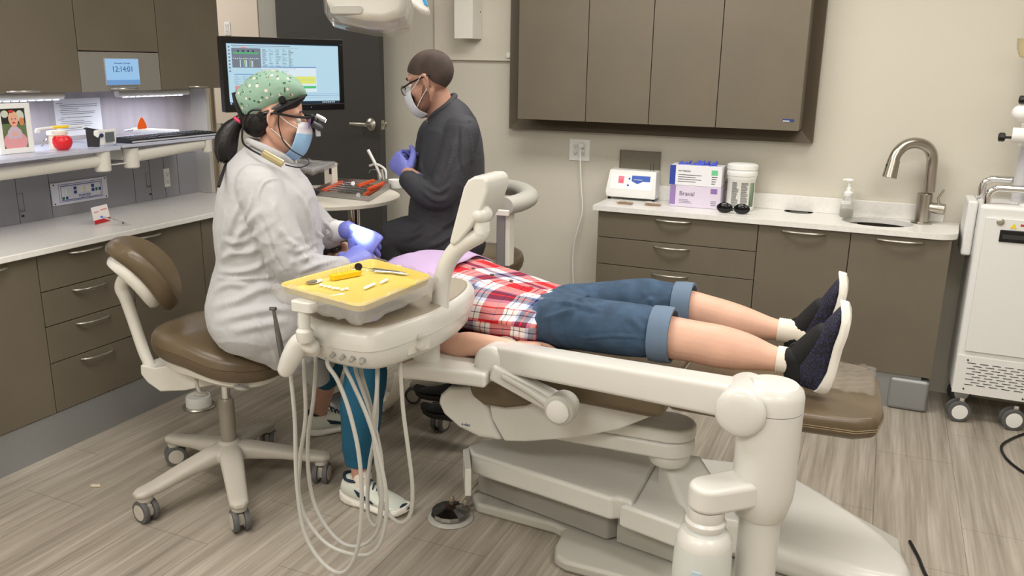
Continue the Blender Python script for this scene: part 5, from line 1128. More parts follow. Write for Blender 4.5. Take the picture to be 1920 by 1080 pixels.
# ---------------------------------------------------------------- shoes
def shoe(parent, heel, F, U, L=.28, up='shoe_black', sole='sole_white', laces=None, extra=None, hs=1.0, wd=1.0):
    heel = V(heel); F = V(F).normalized(); U = V(U); U = (U-F*U.dot(F)).normalized(); S = F.cross(U)
    T = (0, .04, .12, .25, .4, .55, .7, .82, .92, 1.0); W = (.020, .029, .035, .036, .037, .042, .046, .044, .034, .012); Hh = (.070, .092, .100, .100, .090, .072, .056, .046, .036, .014); bot = (.016, .008, .003, .002, .004, .006, .004, .006, .014, .026)
    m = MBX(); rs = []
    for t, w_, h, b in zip(T, W, Hh, bot):
        w_ *= wd; h *= hs; b += .02; ring = []
        for i in range(20):
            a = 2*PI*i/20; ca, sa = math.cos(a), math.sin(a); x = w_*math.copysign(abs(ca)**.8, ca); z = (b+h)/2+(h-b)/2*math.copysign(abs(sa)**.8, sa)+(.0 if sa < 0 else 0); x *= (1 if sa < .2 else 1-.45*max(0, sa-.2))
            ring.append(heel+F*(L*t)+S*x+U*z)
        rs.append(ring)
    m.rings(rs); o = m.build('shoe', MATS[up], parent, remesh=.004, smit=5)
    m = MBX(); rs = []
    for t, w_, b in zip(T, W, bot):
        w_ = w_*wd*1.06+.001; top = b+.026+(.006 if t < .2 else 0)
        rs.append([heel+F*(L*(t*1.02-.01))+S*x+U*z for x, z in ((-w_*.9, b), (w_*.9, b), (w_*1.06, b+.012), (w_, top), (-w_, top), (-w_*1.06, b+.012))])
    m.rings(rs); m.build('sole', MATS[sole], o, bevel=.003, sharp=70)
    if laces:
        m = MBX()
        for k in range(5):
            t = .36+.055*k; h = .112-.011*k
            m.tube([heel+F*(L*t)+S*(-.02)+U*(h+.0-.008), heel+F*(L*(t+.02))+U*(h+.010), heel+F*(L*(t+.04))+S*.02+U*(h-.010)], .0032, n=8, sub=3)
        b0 = heel+F*(L*.36)+U*.125
        for g in (-1, 1): m.tube([b0, b0+S*g*.02+U*.012, b0+S*g*.035-U*.002, b0+S*g*.015+F*.012], .0025, n=6, sub=4)
        m.build('laces', MATS[laces], o)
    if extra: extra(o, heel, F, U, S, L)
    return o
mat('shoe_mint', (206, 210, 200), .75, bump=(160, .4)); mat('sole_white', (226, 222, 214), .6); mat('lace_navy', (24, 36, 54), .7)
NAVY = mat('shoe_navy', (22, 42, 60), .6)
def runner_marks(o, heel, F, U, S, L):
    for g in (-1, 1):
        m = MBX()
        w_ = .0425*g
        a = [heel+F*(L*t)+S*(w_*(1+.12*(t-.3)))+U*z for t, z in ((.28, .078), (.62, .046), (.56, .040), (.34, .054))]
        m.prism(a, S*g*.004); m.build('side_mark', NAVY, o)
    m = MBX(); m.tube([heel+F*(L*.30)+U*.104-S*.030, heel+F*(L*.12)+U*.104-S*.033, heel+F*(L*.03)+U*.112, heel+F*(L*.12)+U*.104+S*.033, heel+F*(L*.30)+U*.104+S*.030], .0065, n=8, sub=4); m.chain([(heel+F*(L*.035)+U*.07, .010), (heel+F*(L*.03)+U*.105, .008)], n=8); m.build('heel_collar', NAVY, o, remesh=.003, smit=3)
    m = MBX(); m.ell(heel+F*(L*.955)+U*.036, F, S, U, .018, .026, .012, 14); m.build('toe_cap', NAVY, o)
# ================================================================ the dentist
WC = V((-2.0, 2.36, 0)); WN = V((.63, -.777, 0)); WF = V((.777, .63, 0))
def W(px, py, o=0): return PLN(px, py, WC, WN, o)
wm = 1/F_PX
t = thing('person', 'person in white coat and green printed cap leaning over the patient', 'person', (-2.05, 2.38, 0))
SKW = skin_mat('skin_dentist', (198, 152, 132), 0)
m = MBX()
hc_ = W(513, 224, .076)-WN*.076
hf = (WF+V((0, 0, -.16))).normalized(); HPW = add_head(m, hc_, hf, V((0, 0, 1)), 1.0)
m.chain([(W(520, 250), .052), (W(512, 290), .056), (W(500, 330), .07)], n=20)
m.sloft([(W(450, 310), W(545, 325), .13), (W(425, 370), W(585, 380), .15), (W(420, 450), W(590, 450), .14), (W(410, 530), W(590, 530), .15), (W(405, 600), W(560, 600), .17)], WN)
for o_, sh, el, wr in ((1, (490, 355), (548, 495), (645, 497)), (-1, (525, 345), (600, 440), (657, 431))):
    if o_ > 0: m.chain([(W(*sh, .17), .055), (W(*el, .20), .045), (W(*wr, .06), .026)], n=16)
    else: m.chain([(W(*sh, -.17), .055), (W(*el, -.20), .038), (W(*wr, -.115), .019)], n=16)
kneeN = W(668, 655, .10); kneeF = W(620, 640, -.25)
m.chain([(W(460, 600, .10), .085), (kneeN, .058), (V((-1.68, 2.47, .35)), .05), (V((-1.685, 2.47, .13)), .033), (V((-1.66, 2.47, .07)), .036)], n=18)
AF = V((-2.205, 2.93, .10))
m.chain([(W(460, 590, -.10), .085), (kneeF, .058), (kneeF*.5+AF*.5, .052), (AF, .033), (AF-V((0, 0, .04)), .034)], n=18)
m.build('body', SKW, t, remesh=.0048, smit=4)
# coat
m = MBX()
m.sloft([(W(466, 268), W(545, 296), .075), (W(438, 292), W(566, 322), .15), (W(414, 330), W(588, 352), .20), (W(401, 390), W(600, 396), .215), (W(399, 440), W(605, 445), .205), (W(404, 490), W(608, 492), .20), (W(394, 530), W(606, 530), .205), (W(384, 575), W(600, 575), .235), (W(390, 612), W(590, 606), .235), (W(412, 640), W(570, 635), .20)], WN)
m.chain([(W(486, 350, .155), .082), (W(508, 410, .20), .078), (W(535, 470, .22), .074), (W(560, 500, .21), .070), (W(600, 506, .15), .056), (W(640, 500, .07), .038)], n=20)
m.chain([(W(525, 350, -.15), .080), (W(570, 400, -.19), .070), (W(606, 438, -.19), .068), (W(622, 434, -.165), .052)], n=20)
m.chain([(W(455, 605, .10), .115), (W(520, 632, .12), .105), (W(560, 640, .11), .09)], n=20)
m.chain([(W(455, 600, -.10), .11), (W(560, 640, -.18), .095), (W(600, 668, -.22), .07)], n=20)
m.tube([W(520, 640, .12), W(540, 668, .10), W(556, 690, .07)], [.095, .07, .03], n=18, sub=4)
m.tube([W(575, 650, -.15), W(590, 690, -.18), W(600, 716, -.20)], [.07, .055, .04], n=18, sub=4)
lc_ = m.build('lab_coat', COAT, t, remesh=.0055, smit=7)
CF = [([(486, 392), (462, 415), (440, 450), (430, 478)], .016, .012), ([(500, 420), (470, 448), (440, 458), (414, 452)], .014, .011), ([(506, 450), (470, 474), (432, 478), (408, 488)], .015, .012), ([(510, 482), (480, 505), (440, 512), (405, 508)], .014, .011),
      ([(400, 520), (440, 524), (500, 526), (566, 524)], .010, .010), ([(396, 548), (425, 534), (460, 538)], .016, .010), ([(392, 578), (440, 560), (490, 548), (548, 544)], .018, .012), ([(400, 604), (450, 588), (520, 578), (566, 584)], .018, .011), ([(430, 625), (480, 616), (540, 602)], .018, .009),
      ([(446, 370), (434, 410), (424, 445)], .014, .009), ([(466, 365), (458, 395), (448, 420)], .012, .008), ([(420, 400), (412, 440), (410, 470)], .014, .007),
      ([(476, 392), (481, 356), (504, 338), (528, 332)], .006, .005), ([(482, 400), (498, 445), (514, 490), (532, 516)], .008, -.010),
      ([(532, 425), (556, 456), (592, 466)], .014, .010), ([(540, 468), (570, 470), (604, 454)], .013, .010), ([(545, 500), (580, 480), (616, 462)], .014, .012), ([(562, 516), (600, 496), (640, 480)], .012, .008), ([(512, 370), (522, 410), (532, 450)], .016, .007), ([(560, 350), (580, 390), (590, 430)], .014, .007),
      ([(505, 640), (512, 665), (520, 690)], .010, .006), ([(470, 590), (490, 625), (506, 652)], .012, .006), ([(612, 412), (622, 430), (612, 452)], .010, .009), ([(600, 420), (604, 440), (618, 452)], .010, .008)]
cloth(lc_, CF, .004, (6, 6, 9), 3.1, .5)
m = MBX(); m.tube([W(462, 262, .05), W(490, 275, .085), W(525, 292, .09), W(548, 306, .05)], [.010, .014, .014, .010], n=12, sub=4, flat=(.5, WN)); m.tube([W(464, 262, -.05), W(500, 268, -.085), W(545, 288, -.07), W(552, 308, -.02)], [.010, .013, .013, .010], n=12, sub=4)
m.build('collar', COAT, t, remesh=.004, smit=3)
m = MBX(); m.chain([(W(622, 434, -.16), .044), (W(636, 433, -.14), .040), (W(643, 433, -.13), .038)], n=20); m.build('knit_cuff', mat('knit_cuff', (226, 224, 226), .9, bump=(200, .5)), t)
m = MBX(); m.tube([W(487, 262, .16), W(475, 270, .15)], .004)
# gloves: far hand bent down over near hand
wr = W(660, 434, -.10); F1 = (W(698, 455, -.06)-wr).normalized(); N1 = V((-.30, .62, -.62)); hand(t, wr, F1, N1, N1.cross(F1), GLV, curl=(48, 42, 30), cuff=W(650, 432, -.11), k=1.18)
wr = W(646, 496, .06); F2 = (W(690, 466, -.01)-wr).normalized(); N2 = V((-.15, .75, -.55)); hand(t, wr, F2, N2, F2.cross(N2), GLV, curl=(30, 38, 30), cuff=W(632, 500, .08), k=1.12)
# trousers
TEAL = mat('teal_trousers', (22, 84, 112), .85, bump=(60, .3), bdist=.004)
m = MBX()
m.chain([(W(455, 605, .10), .09), (kneeN, .078), (V((-1.665, 2.46, .40)), .078), (V((-1.685, 2.47, .22)), .062)], n=20)
m.tube([V((-1.685, 2.47, .24)), V((-1.688, 2.47, .165))], [.061, .055], n=20)
m.chain([(W(455, 600, -.10), .09), (kneeF, .075), (kneeF*.75+AF*.25, .072), (kneeF*.55+AF*.45, .064)], n=20)
cloth(m.build('trousers', TEAL, t, remesh=.0055, smit=6), (), .005, (8, 8, 5), 2)
for a, s in ((V((-1.675, 2.47, .085)), 1), (AF-V((0, 0, .015)), 1)):
    m = MBX(); m.chain([(a, .038), (a+V((0, 0, .035)), .0365)], n=16); m.build('sock', mat('sock_cream', (222, 214, 204), .9, bump=(300, .5)), t)
shoe(t, (-1.765, 2.475, 0), (1, -.06, 0), (0, 0, 1), .295, 'shoe_mint', 'sole_white', 'lace_navy', runner_marks, 1.15, 1.15)
shoe(t, (-2.245, 2.88, 0), (.62, .78, 0), (0, 0, 1), .29, 'shoe_mint', 'sole_white', 'lace_navy', runner_marks, 1.15, 1.1)
# hair and cap
HAIR = mat('black_hair', (20, 17, 18), .45, bump=(120, .6), var=(40, .3))
m = MBX()
m.sloft([(W(572, 184), W(572, 176), .04), (W(556, 202), W(556, 178), .068), (W(536, 213), W(530, 180), .079), (W(512, 232), W(500, 190), .079), (W(500, 252), W(470, 205), .066), (W(480, 258), W(452, 215), .045), (W(462, 250), W(445, 222), .022)], WN)
m.build('hair', HAIR, t, remesh=.004, smit=3)
m = MBX(); random.seed(8)
m.chain([(W(452, 222), .016), (W(446, 228), .020), (W(432, 245), .033), (W(424, 268), .040), (W(428, 288), .032), (W(437, 303), .012)], n=16)
for k in range(22):
    a = random.uniform(-1, 1); b_ = random.uniform(-1, 1); m.tube([W(447+2*a, 230, b_*.012), W(428+11*a, 252+4*a, b_*.028), W(420+16*a, 276, b_*.032), W(426+14*a+random.uniform(-7, 4), 298+random.uniform(-4, 10), b_*.02)], [.004, .007, .007, .002], n=6, sub=4)
m.build('ponytail', HAIR, t, remesh=.003, smit=1)
m = MBX(); c = W(449, 227); dv = (W(440, 236)-W(452, 220)).normalized(); u_, v_ = basis(dv); m.tube([c+(u_*math.cos(a)+v_*math.sin(a))*.019 for a in [2*PI*k/20 for k in range(20)]], .0055, n=8, closed=True); m.build('hair_tie', mat('tie_pink', (214, 60, 100), .6), t)
def cap_mat():
    m = bpy.data.materials.new('cap_print'); m.use_nodes = True; nt = m.node_tree; N = nt.nodes.new; L = nt.links.new; b = nt.nodes['Principled BSDF']; b.inputs['Roughness'].default_value = .85
    tc = N('ShaderNodeTexCoord'); prev = None; base = lin((136, 168, 150)); col = None
    def layer(scale, off, rot, stretch, thr, c, prev):
        mp = N('ShaderNodeMapping'); mp.inputs['Location'].default_value = off; mp.inputs['Rotation'].default_value = rot; mp.inputs['Scale'].default_value = (scale*stretch[0], scale*stretch[1], scale*stretch[2]); L(tc.outputs['Object'], mp.inputs['Vector'])
        v = N('ShaderNodeTexVoronoi'); v.inputs['Scale'].default_value = 1; v.inputs['Randomness'].default_value = .75; L(mp.outputs[0], v.inputs['Vector'])
        lt = N('ShaderNodeMath'); lt.operation = 'LESS_THAN'; lt.inputs[1].default_value = thr; L(v.outputs['Distance'], lt.inputs[0])
        mx = N('ShaderNodeMix'); mx.data_type = 'RGBA'; L(lt.outputs[0], mx.inputs['Factor']); mx.inputs['B'].default_value = lin(c)
        if prev is None: mx.inputs['A'].default_value = base
        else: L(prev, mx.inputs['A'])
        return mx.outputs['Result']
    prev = layer(36, (0, 0, 0), (0, .3, 0), (1, .8, 1), .20, (220, 206, 198), prev)
    prev = layer(38, (.4, .7, .2), (0, -.5, .2), (1, .8, 1.3), .20, (62, 100, 84), prev)
    prev = layer(30, (.1, .3, .9), (0, .9, .2), (3.2, .8, .55), .16, (38, 70, 60), prev)
    prev = layer(30, (.6, .2, .1), (0, -.9, .1), (3.6, .8, .6), .14, (190, 120, 96), prev)
    L(prev, b.inputs['Base Color'])
    n = N('ShaderNodeTexNoise'); n.inputs['Scale'].default_value = 20; bp = N('ShaderNodeBump'); bp.inputs['Strength'].default_value = .4; bp.inputs['Distance'].default_value = .01; L(tc.outputs['Object'], n.inputs['Vector']); L(n.outputs['Fac'], bp.inputs['Height']); L(bp.outputs[0], b.inputs['Normal'])
    return m
m = MBX()
CR = [((574, 178), (573, 170), .030), ((566, 183), (562, 153), .060), ((546, 194), (540, 138), .080), ((522, 206), (510, 130), .087), ((502, 217), (482, 136), .085), ((486, 227), (458, 152), .066), ((470, 231), (440, 172), .030), ((462, 224), (437, 178), .012)]
m.sloft([(W(*a), W(*b_), h) for a, b_, h in CR], WN); cp = m.build('surgical_cap', cap_mat(), t, remesh=.0035, smit=4, disp=[(.05, .006, 'CLOUDS')])
m = MBX(); m.tube([W(a[0], a[1], h*.96 if 460 < a[0] < 572 else h*.6) for a, b_, h in CR], .0045, n=8, sub=4); m.tube([W(438, 174, .01), W(444, 200, .02), W(456, 222, .02), W(468, 232, .03)], .007, n=8, sub=4); m.build('trim_band', mat('trim_black', (20, 20, 22), .7), cp)
for a, b_, o_ in ((529, 187, .084), (489, 216, .076)): c = W(a, b_, o_); MB().lathe([(.0005, .004), (.011, .003), (.0125, 0), (.011, -.004)], c, WN).build('cap_button', BLACK, cp)
if 0: m = MBX(); m.tube([W(512, 131, .02), W(505, 142, .062), W(492, 158, .078), W(470, 170, .07), W(447, 184, .045)], .0012, n=6, sub=5); m.build('seam', mat('seam_dark', (60, 84, 74), .8), cp)
m = MBX(); m.tube([W(424, 305, 0), W(416, 330, .14), W(410, 350, .19)], [.004, .006, .005], n=8, sub=4); m.build('cap_tie', mat('trim_black', (20, 20, 22), .7), t)
# mask
f_, u_ = hf, V((0, 0, 1)); s_ = f_.cross(u_).normalized(); u_ = s_.cross(f_).normalized()
def mask(parent, P, m1, k=1, m2=None):
    m = MBX(); rs = []
    for d, fr, wd_ in ((.004, .117, .030), (-.014, .132, .046), (-.034, .138, .058), (-.06, .134, .062), (-.086, .128, .062), (-.112, .119, .054), (-.134, .088, .040)):
        rs.append([P(fr-(.050 if d > -.02 else .060)*(abs(t_)**2.0), wd_*t_*1.14, d+.006*abs(t_)**2*(1 if d < -.1 else 0)) for t_ in [-1+.125*i for i in range(17)]])
    vs = [[m.b.verts.new(p) for p in r] for r in rs]
    for i in range(len(vs)-1):
        for j in range(16): f = m.b.faces.new((vs[i][j], vs[i][j+1], vs[i+1][j+1], vs[i+1][j])); f.material_index = 1 if (m2 and i < 2) else 0
    o = m.build('face_mask', [m1, m2] if m2 else m1, parent, solid=.0025, sub=1)
    l = MBX()
    for g in (-1, 1):
        l.tube([P(.080, g*.058, -.018), P(.045, g*.074, -.002), P(.004, g*.086, .026)], .0014, n=6, sub=3); l.tube([P(.070, g*.062, -.088), P(.03, g*.074, -.055), P(-.006, g*.086, -.030)], .0014, n=6, sub=3)
    l.build('ear_loop', WHITE, o); return o
mask(t, HPW, mat('mask_blue', (150, 190, 226), .8, bump=(90, .3)), m2=mat('mask_white', (214, 216, 220), .8))
m = MBX(); m.ell(HPW(.081, .031, .006), hf, s_, u_, .011, .012, .010, 12); m.ell(HPW(.081, -.031, .006), hf, s_, u_, .011, .012, .010, 12); m.build('eyes', mat('eye_white', (220, 215, 210), .2), t)
m = MBX()
for g in (-1, 1): m.tube([HPW(.098, g*.014, .034), HPW(.092, g*.034, .040), HPW(.078, g*.052, .034)], [.002, .003, .0015], n=6, sub=3)
m.build('eyebrows', HAIR, t)
# loupes
L_ = MBX(); 
for g in (-1, 1):
    L_.tube([HPW(.112, g*.062, .022), HPW(.06, g*.080, .020), HPW(.0, g*.086, .022), HPW(-.035, g*.082, .016)], [.0042, .0042, .0036, .003], n=8, sub=4)
L_.tube([HPW(.112, .062, .022), HPW(.128, .03, .028), HPW(.130, 0, .028), HPW(.128, -.03, .028), HPW(.112, -.062, .022)], .0038, n=8, sub=4)
gl = L_.build('loupe_frame', BLACK, t)
for g in (-1, 1):
    m = MBX(); m.ell(HPW(.120, g*.034, .004), hf, s_, u_, .004, .030, .022, 16); m.build('lens', mat('lens_purple', (168, 120, 190), .05, trans=.7, ior=1.1, alpha=.7), gl)
    m = MBX(); a = HPW(.130, g*.030, .004); m.tube([a, a+(hf*.028-u_*.012), a+(hf*.034-u_*.016)], [.011, .012, .009], n=16); m.build('telescope', mat('scope_grey', (58, 58, 62), .35), gl)
m = MBX(); a = HPW(.140, 0, .030); m.tube([a, a+hf*.020-u_*.006], [.009, .009], n=16); m.tube([a+hf*.020-u_*.006, a+hf*.032-u_*.010], [.009, .008], n=16); m.build('headlamp', mat('lamp_silver', (205, 205, 208), .3, .5), gl)
m = MBX(); a = HPW(.136, 0, .012); m.ell(a, hf, s_, u_, .016, .02, .018, 12); m.tube([a-u_*.01, a+hf*.012-u_*.034], [.0095, .010], n=14); m.build('lamp_hinge', BLACK, gl)
m = MBX(); a = HPW(.150, .012, -.012); m.tube([a, a-u_*.026+hf*.006], [.0085, .009], n=14); m.build('filter_tube', mat('lamp_silver', (205, 205, 208), .3, .5), gl)
ld_ = HPW(.175, 0, .018); MB().lathe([(.006, 0), (.0065, .0015), (.002, .002)], ld_, hf-u_*.3).build('lamp_lens', mat('headlamp_glow', (190, 210, 255), .2, emis=8), gl)
m = MBX(); m.tube([W(490, 206, .08), W(470, 208, .07), W(458, 228, .06), W(454, 250, .07), W(456, 268, .09), W(470, 280, .13), W(492, 292, .16)], .0035, n=8, sub=5)
m.tube([W(524, 210, .085), W(522, 232, .085), W(530, 262, .085), W(545, 280, .10), W(565, 292, .09), W(578, 300, .07), W(578, 308, .09), W(560, 314, .14), W(535, 309, .17)], .0022, n=8, sub=5); m.build('lamp_cable', BLACK, gl)
A, B = W(492, 286, .165), W(531, 308, .175); m = MB(); m.tube([A, A*.97+B*.03, A*.03+B*.97, B], [.011, .0135, .0135, .011], n=18); bt = m.build('battery_pack', mat('battery_gold', (196, 182, 140), .3, .7), gl)
# the headlamp throws its light on the hands
tgt = W(682, 446, -.08); l = bpy.data.lights.new('headlamp_spot', 'SPOT'); l.energy = 240; l.color = (.50, .64, 1); l.spot_size = math.radians(12); l.spot_blend = 1; l.shadow_soft_size = .008
o = bpy.data.objects.new('headlamp_spot', l); COL.objects.link(o); o.location = ld_+hf*.02-u_*.008; o.rotation_euler = (tgt-o.location).to_track_quat('-Z', 'Y').to_euler()
# ================================================================ the assistant
MC = V((-1.68, 3.17, 0)); MN = V((.475, -.88, 0)); 
def A_(px, py, o=0): return PLN(px, py, MC, MN, o)
t = thing('person', 'person in dark grey scrubs with cropped hair and glasses, seated by the door', 'person', (-1.68, 3.2, 0))
SKM = skin_mat('skin_assistant', (178, 136, 116), 0)
mf = (V((-1, -.10, -.30))).normalized(); mc_ = A_(788, 153, .070)+V((.02, .06, 0))
m = MBX(); HPM = add_head(m, mc_, mf, V((0, 0, 1)), .98)
m.chain([(A_(815, 175), .058), (A_(826, 205), .062), (A_(835, 240), .08)], n=20)
m.sloft([(A_(815, 235), A_(862, 220), .15), (A_(800, 290), A_(885, 270), .15), (A_(790, 350), A_(890, 340), .15), (A_(785, 420), A_(890, 410), .15), (A_(790, 470), A_(880, 470), .15)], MN)
m.chain([(A_(868, 255, .15), .055), (A_(838, 362, .20), .045), (A_(765, 325, .12), .028)], n=16)
m.chain([(A_(820, 250, -.17), .055), (A_(790, 345, -.22), .045), (A_(778, 300, -.06), .028)], n=16)
kn = A_(735, 455, .10); kf = A_(745, 452, -.16)
fx = V((kn.x+.30, kn.y+.10, .26)); 
m.chain([(A_(860, 460, .09), .08), (kn, .058), (kn*.45+fx*.55, .05), (fx, .04)], n=16)
ff = V((kf.x+.28, kf.y+.04, .26)); m.chain([(A_(860, 455, -.09), .08), (kf, .058), (kf*.45+ff*.55, .05), (ff, .04)], n=16)
m.build('body', SKM, t, remesh=.0052, smit=4)
SCR = mat('dark_scrubs', (50, 51, 56), .8, bump=(40, .3), bdist=.006, var=(5, .12))
m = MBX()
m.sloft([(A_(806, 218), A_(852, 180), .075), (A_(797, 240), A_(878, 200), .15), (A_(786, 280), A_(901, 245), .205), (A_(776, 330), A_(909, 305), .205), (A_(768, 380), A_(908, 370), .19), (A_(764, 425), A_(902, 420), .19), (A_(775, 465), A_(892, 470), .20), (A_(800, 492), A_(885, 498), .17)], MN)
m.chain([(A_(866, 248, .155), .074), (A_(852, 305, .20), .068), (A_(832, 358, .215), .066), (A_(800, 362, .19), .056), (A_(768, 338, .14), .044)], n=20)
m.chain([(A_(815, 250, -.155), .072), (A_(795, 330, -.20), .064), (A_(785, 312, -.10), .044)], n=20)
m.chain([(A_(865, 455, .09), .105), (A_(800, 448, .12), .092), (kn, .074), (kn*.6+fx*.4, .062), (fx+V((0, 0, .08)), .052)], n=20)
m.chain([(A_(860, 455, -.09), .10), (A_(800, 440, -.13), .09), (kf, .074), (kf*.6+ff*.4, .062), (ff+V((0, 0, .08)), .052)], n=20)
sc_ = m.build('scrubs', SCR, t, remesh=.0058, smit=6)
cloth(sc_, [([(858, 232), (862, 262), (866, 300), (872, 330)], .008, -.008), ([(866, 232), (884, 222), (900, 218)], .006, .005), ([(884, 240), (890, 300), (892, 360), (888, 410)], .010, .008),
    ([(848, 262), (838, 310), (824, 350)], .016, .008), ([(840, 378), (812, 376), (786, 358)], .014, .011), ([(846, 350), (818, 362), (790, 344)], .012, .009), ([(862, 395), (845, 420), (800, 440)], .016, .010), ([(800, 408), (782, 432), (752, 450)], .016, .010), ([(792, 270), (784, 310), (788, 340)], .012, .008), ([(872, 420), (840, 448), (800, 470)], .014, .009)], .004, (6, 6, 9), 7.7, .4)
m = MBX(); c = A_(826, 208); m.tube([A_(806, 226, .02), A_(815, 214, .072), A_(838, 197, .075), A_(852, 182, .02), A_(848, 180, -.05), A_(820, 196, -.07), A_(806, 222, -.03)], .012, n=10, sub=4, closed=True, flat=(1.0, MN)); m.build('collar', SCR, t, remesh=.004, smit=3)
wr = A_(766, 328, .12); hand(t, wr, A_(736, 296, .06)-wr, V((-.1, .9, .1)), V((-.2, .2, 1)), GLV, curl=(62, 60, 40), cuff=A_(786, 340, .15), k=1.1)
wr = A_(790, 302, -.08); hand(t, wr, A_(752, 290, -.03)-wr, V((-.1, -.9, -.2)), V((-.2, 0, 1)), GLV, curl=(60, 60, 40), cuff=.05, k=1.08)
mat('clog_black', (30, 30, 32), .6); mat('sole_dark', (40, 40, 40), .7)
for f0 in (fx, ff): 
    m = MBX(); m.chain([(V((f0.x, f0.y, .27)), .045), (V((f0.x, f0.y, .18)), .042)], n=14); m.build('sock', mat('sock_dark', (40, 40, 44), .9), t)
    shoe(t, (f0.x+.07, f0.y, .125), (-1, 0, 0), (0, 0, 1), .29, 'clog_black', 'sole_dark')
BUZZ = mat('cropped_hair', (68, 56, 51), .85, bump=(600, .6), var=(11, .38))
sM = mf.cross(V((0, 0, 1))).normalized(); uM = sM.cross(mf).normalized()
m = MBX(); rs = []
for j in range(1, 17):
    ring = []
    for i in range(36):
        b_ = 2*PI*i/36; cb = math.cos(b_); aa = PI*j/16*(.60-.21*cb+(.04 if cb < -.2 else 0)-(.05*math.exp(-((cb-.05)/.25)**2)))
        ring.append(HPM(-.006, 0, .040)+(mf*(.1005*math.sin(aa)*math.cos(b_))+sM*(.0785*math.sin(aa)*math.sin(b_))+uM*(.0885*math.cos(aa)))*.98)
    rs.append(ring)
m.rings(rs); m.build('hair', BUZZ, t, sharp=60)
m = MBX()
for g in (-1, 1): m.chain([(HPM(.004, g*.053, -.030), .0235), (HPM(.030, g*.0455, -.076), .0235), (HPM(.070, g*.022, -.096), .0235)], n=14)
m.build('beard', mat('stubble', (122, 88, 74), .8, bump=(500, .6), var=(30, .2)), t)
mask(t, HPM, mat('mask_pale', (206, 208, 214), .8, bump=(90, .3)))
m = MBX()
for g in (-1, 1):
    m.tube([HPM(.110, g*.058, .004), HPM(.05, g*.076, .014), HPM(-.02, g*.084, .020), HPM(-.035, g*.082, .012)], [.0035, .0035, .003, .003], n=8, sub=4)
    m.tube([HPM(.118, g*.034+.025*math.cos(a), -.006+.020*math.sin(a)) for a in [2*PI*k/18 for k in range(18)]], .0018, n=6, closed=True)
m.tube([HPM(.118, -.010, 0), HPM(.122, 0, .002), HPM(.118, .010, 0)], .0018, n=6, sub=3); gl = m.build('glasses', BLACK, t)
for g in (-1, 1): m = MBX(); m.ell(HPM(.118, g*.034, -.006), mf, sM, uM, .001, .024, .019, 14); m.build('lens', CLEAR, gl)
m = MBX()
for g in (-1, 1): m.ell(HPM(.084, g*.031, .006), mf, sM, uM, .012, .013, .012, 12)
m.build('eyes', MATS['eye_white'], t)
m = MBX()
for g in (-1, 1): m.tube([HPM(.098, g*.014, .032), HPM(.092, g*.034, .038), HPM(.078, g*.052, .032)], [.003, .004, .002], n=6, sub=3)
m.build('eyebrows', BUZZ, t)
# ================================================================ the patient
t = thing('person', 'person in red plaid shirt and denim shorts lying on the dental chair', 'person', (-1.0, 2.68, .70))
SKP = skin_mat('skin_patient', (212, 168, 146), 0)
YP = 2.70
pe_ = Y(637, 470, YP)                                        # eye level
pf = V((.12, 0, 1)).normalized(); pu = V((-1, 0, .10))
pcn = pe_-pf*.085-V((0, 0, .0))
m = MBX(); HPP = add_head(m, pcn, pf, pu, .98)
nk = HPP(-.01, 0, -.10)
m.chain([(HPP(-.01, 0, -.06), .052), (HPP(-.02, 0, -.13), .055), (V((-1.66, YP, .82)), .06)], n=18)
m.chain([(V((-1.58, YP, .82)), .09), (V((-1.35, YP, .80)), .10), (V((-1.1, YP, .78)), .09)], n=18, flat=None)
NY, FYY = 2.53, 2.86
m.chain([(V((-1.02, 2.60, .78)), .08), (Y(1120, 612, NY), .068), (Y(1215, 626, NY), .070), (Y(1300, 640, NY), .066), (Y(1350, 650, NY), .067), (Y(1400, 660, NY), .057), (Y(1455, 673, NY), .037), (Y(1500, 678, NY), .034)], n=22)
m.chain([(V((-1.02, 2.80, .78)), .08), (Y(1150, 574, FYY), .066), (Y(1260, 575, FYY), .068), (Y(1330, 588, FYY), .062), (Y(1390, 605, FYY), .058), (Y(1455, 618, FYY), .036), (Y(1500, 622, FYY), .034)], n=22)
m.chain([(V((-1.60, 2.51, .82)), .05), (Y(838, 640, 2.44), .044), (Y(880, 645, 2.43), .042), (Y(930, 648, 2.43), .032), (Y(960, 652, 2.44), .027)], n=16)
m.chain([(V((-1.60, 2.89, .82)), .05), (V((-1.35, 2.99, .76)), .042), (V((-1.14, 3.00, .75)), .028)], n=16)
m.build('body', SKP, t, remesh=.005, smit=4)
hand(t, Y(960, 652, 2.44), (1, .1, .05), (0, .3, -1), (0, 1, .3), SKP, name='hand', curl=(15, 20, 15))
hand(t, (-1.14, 3.00, .75), (1, 0, -.05), (0, -1, 0), (0, 0, 1), SKP, name='hand', curl=(15, 20, 15))
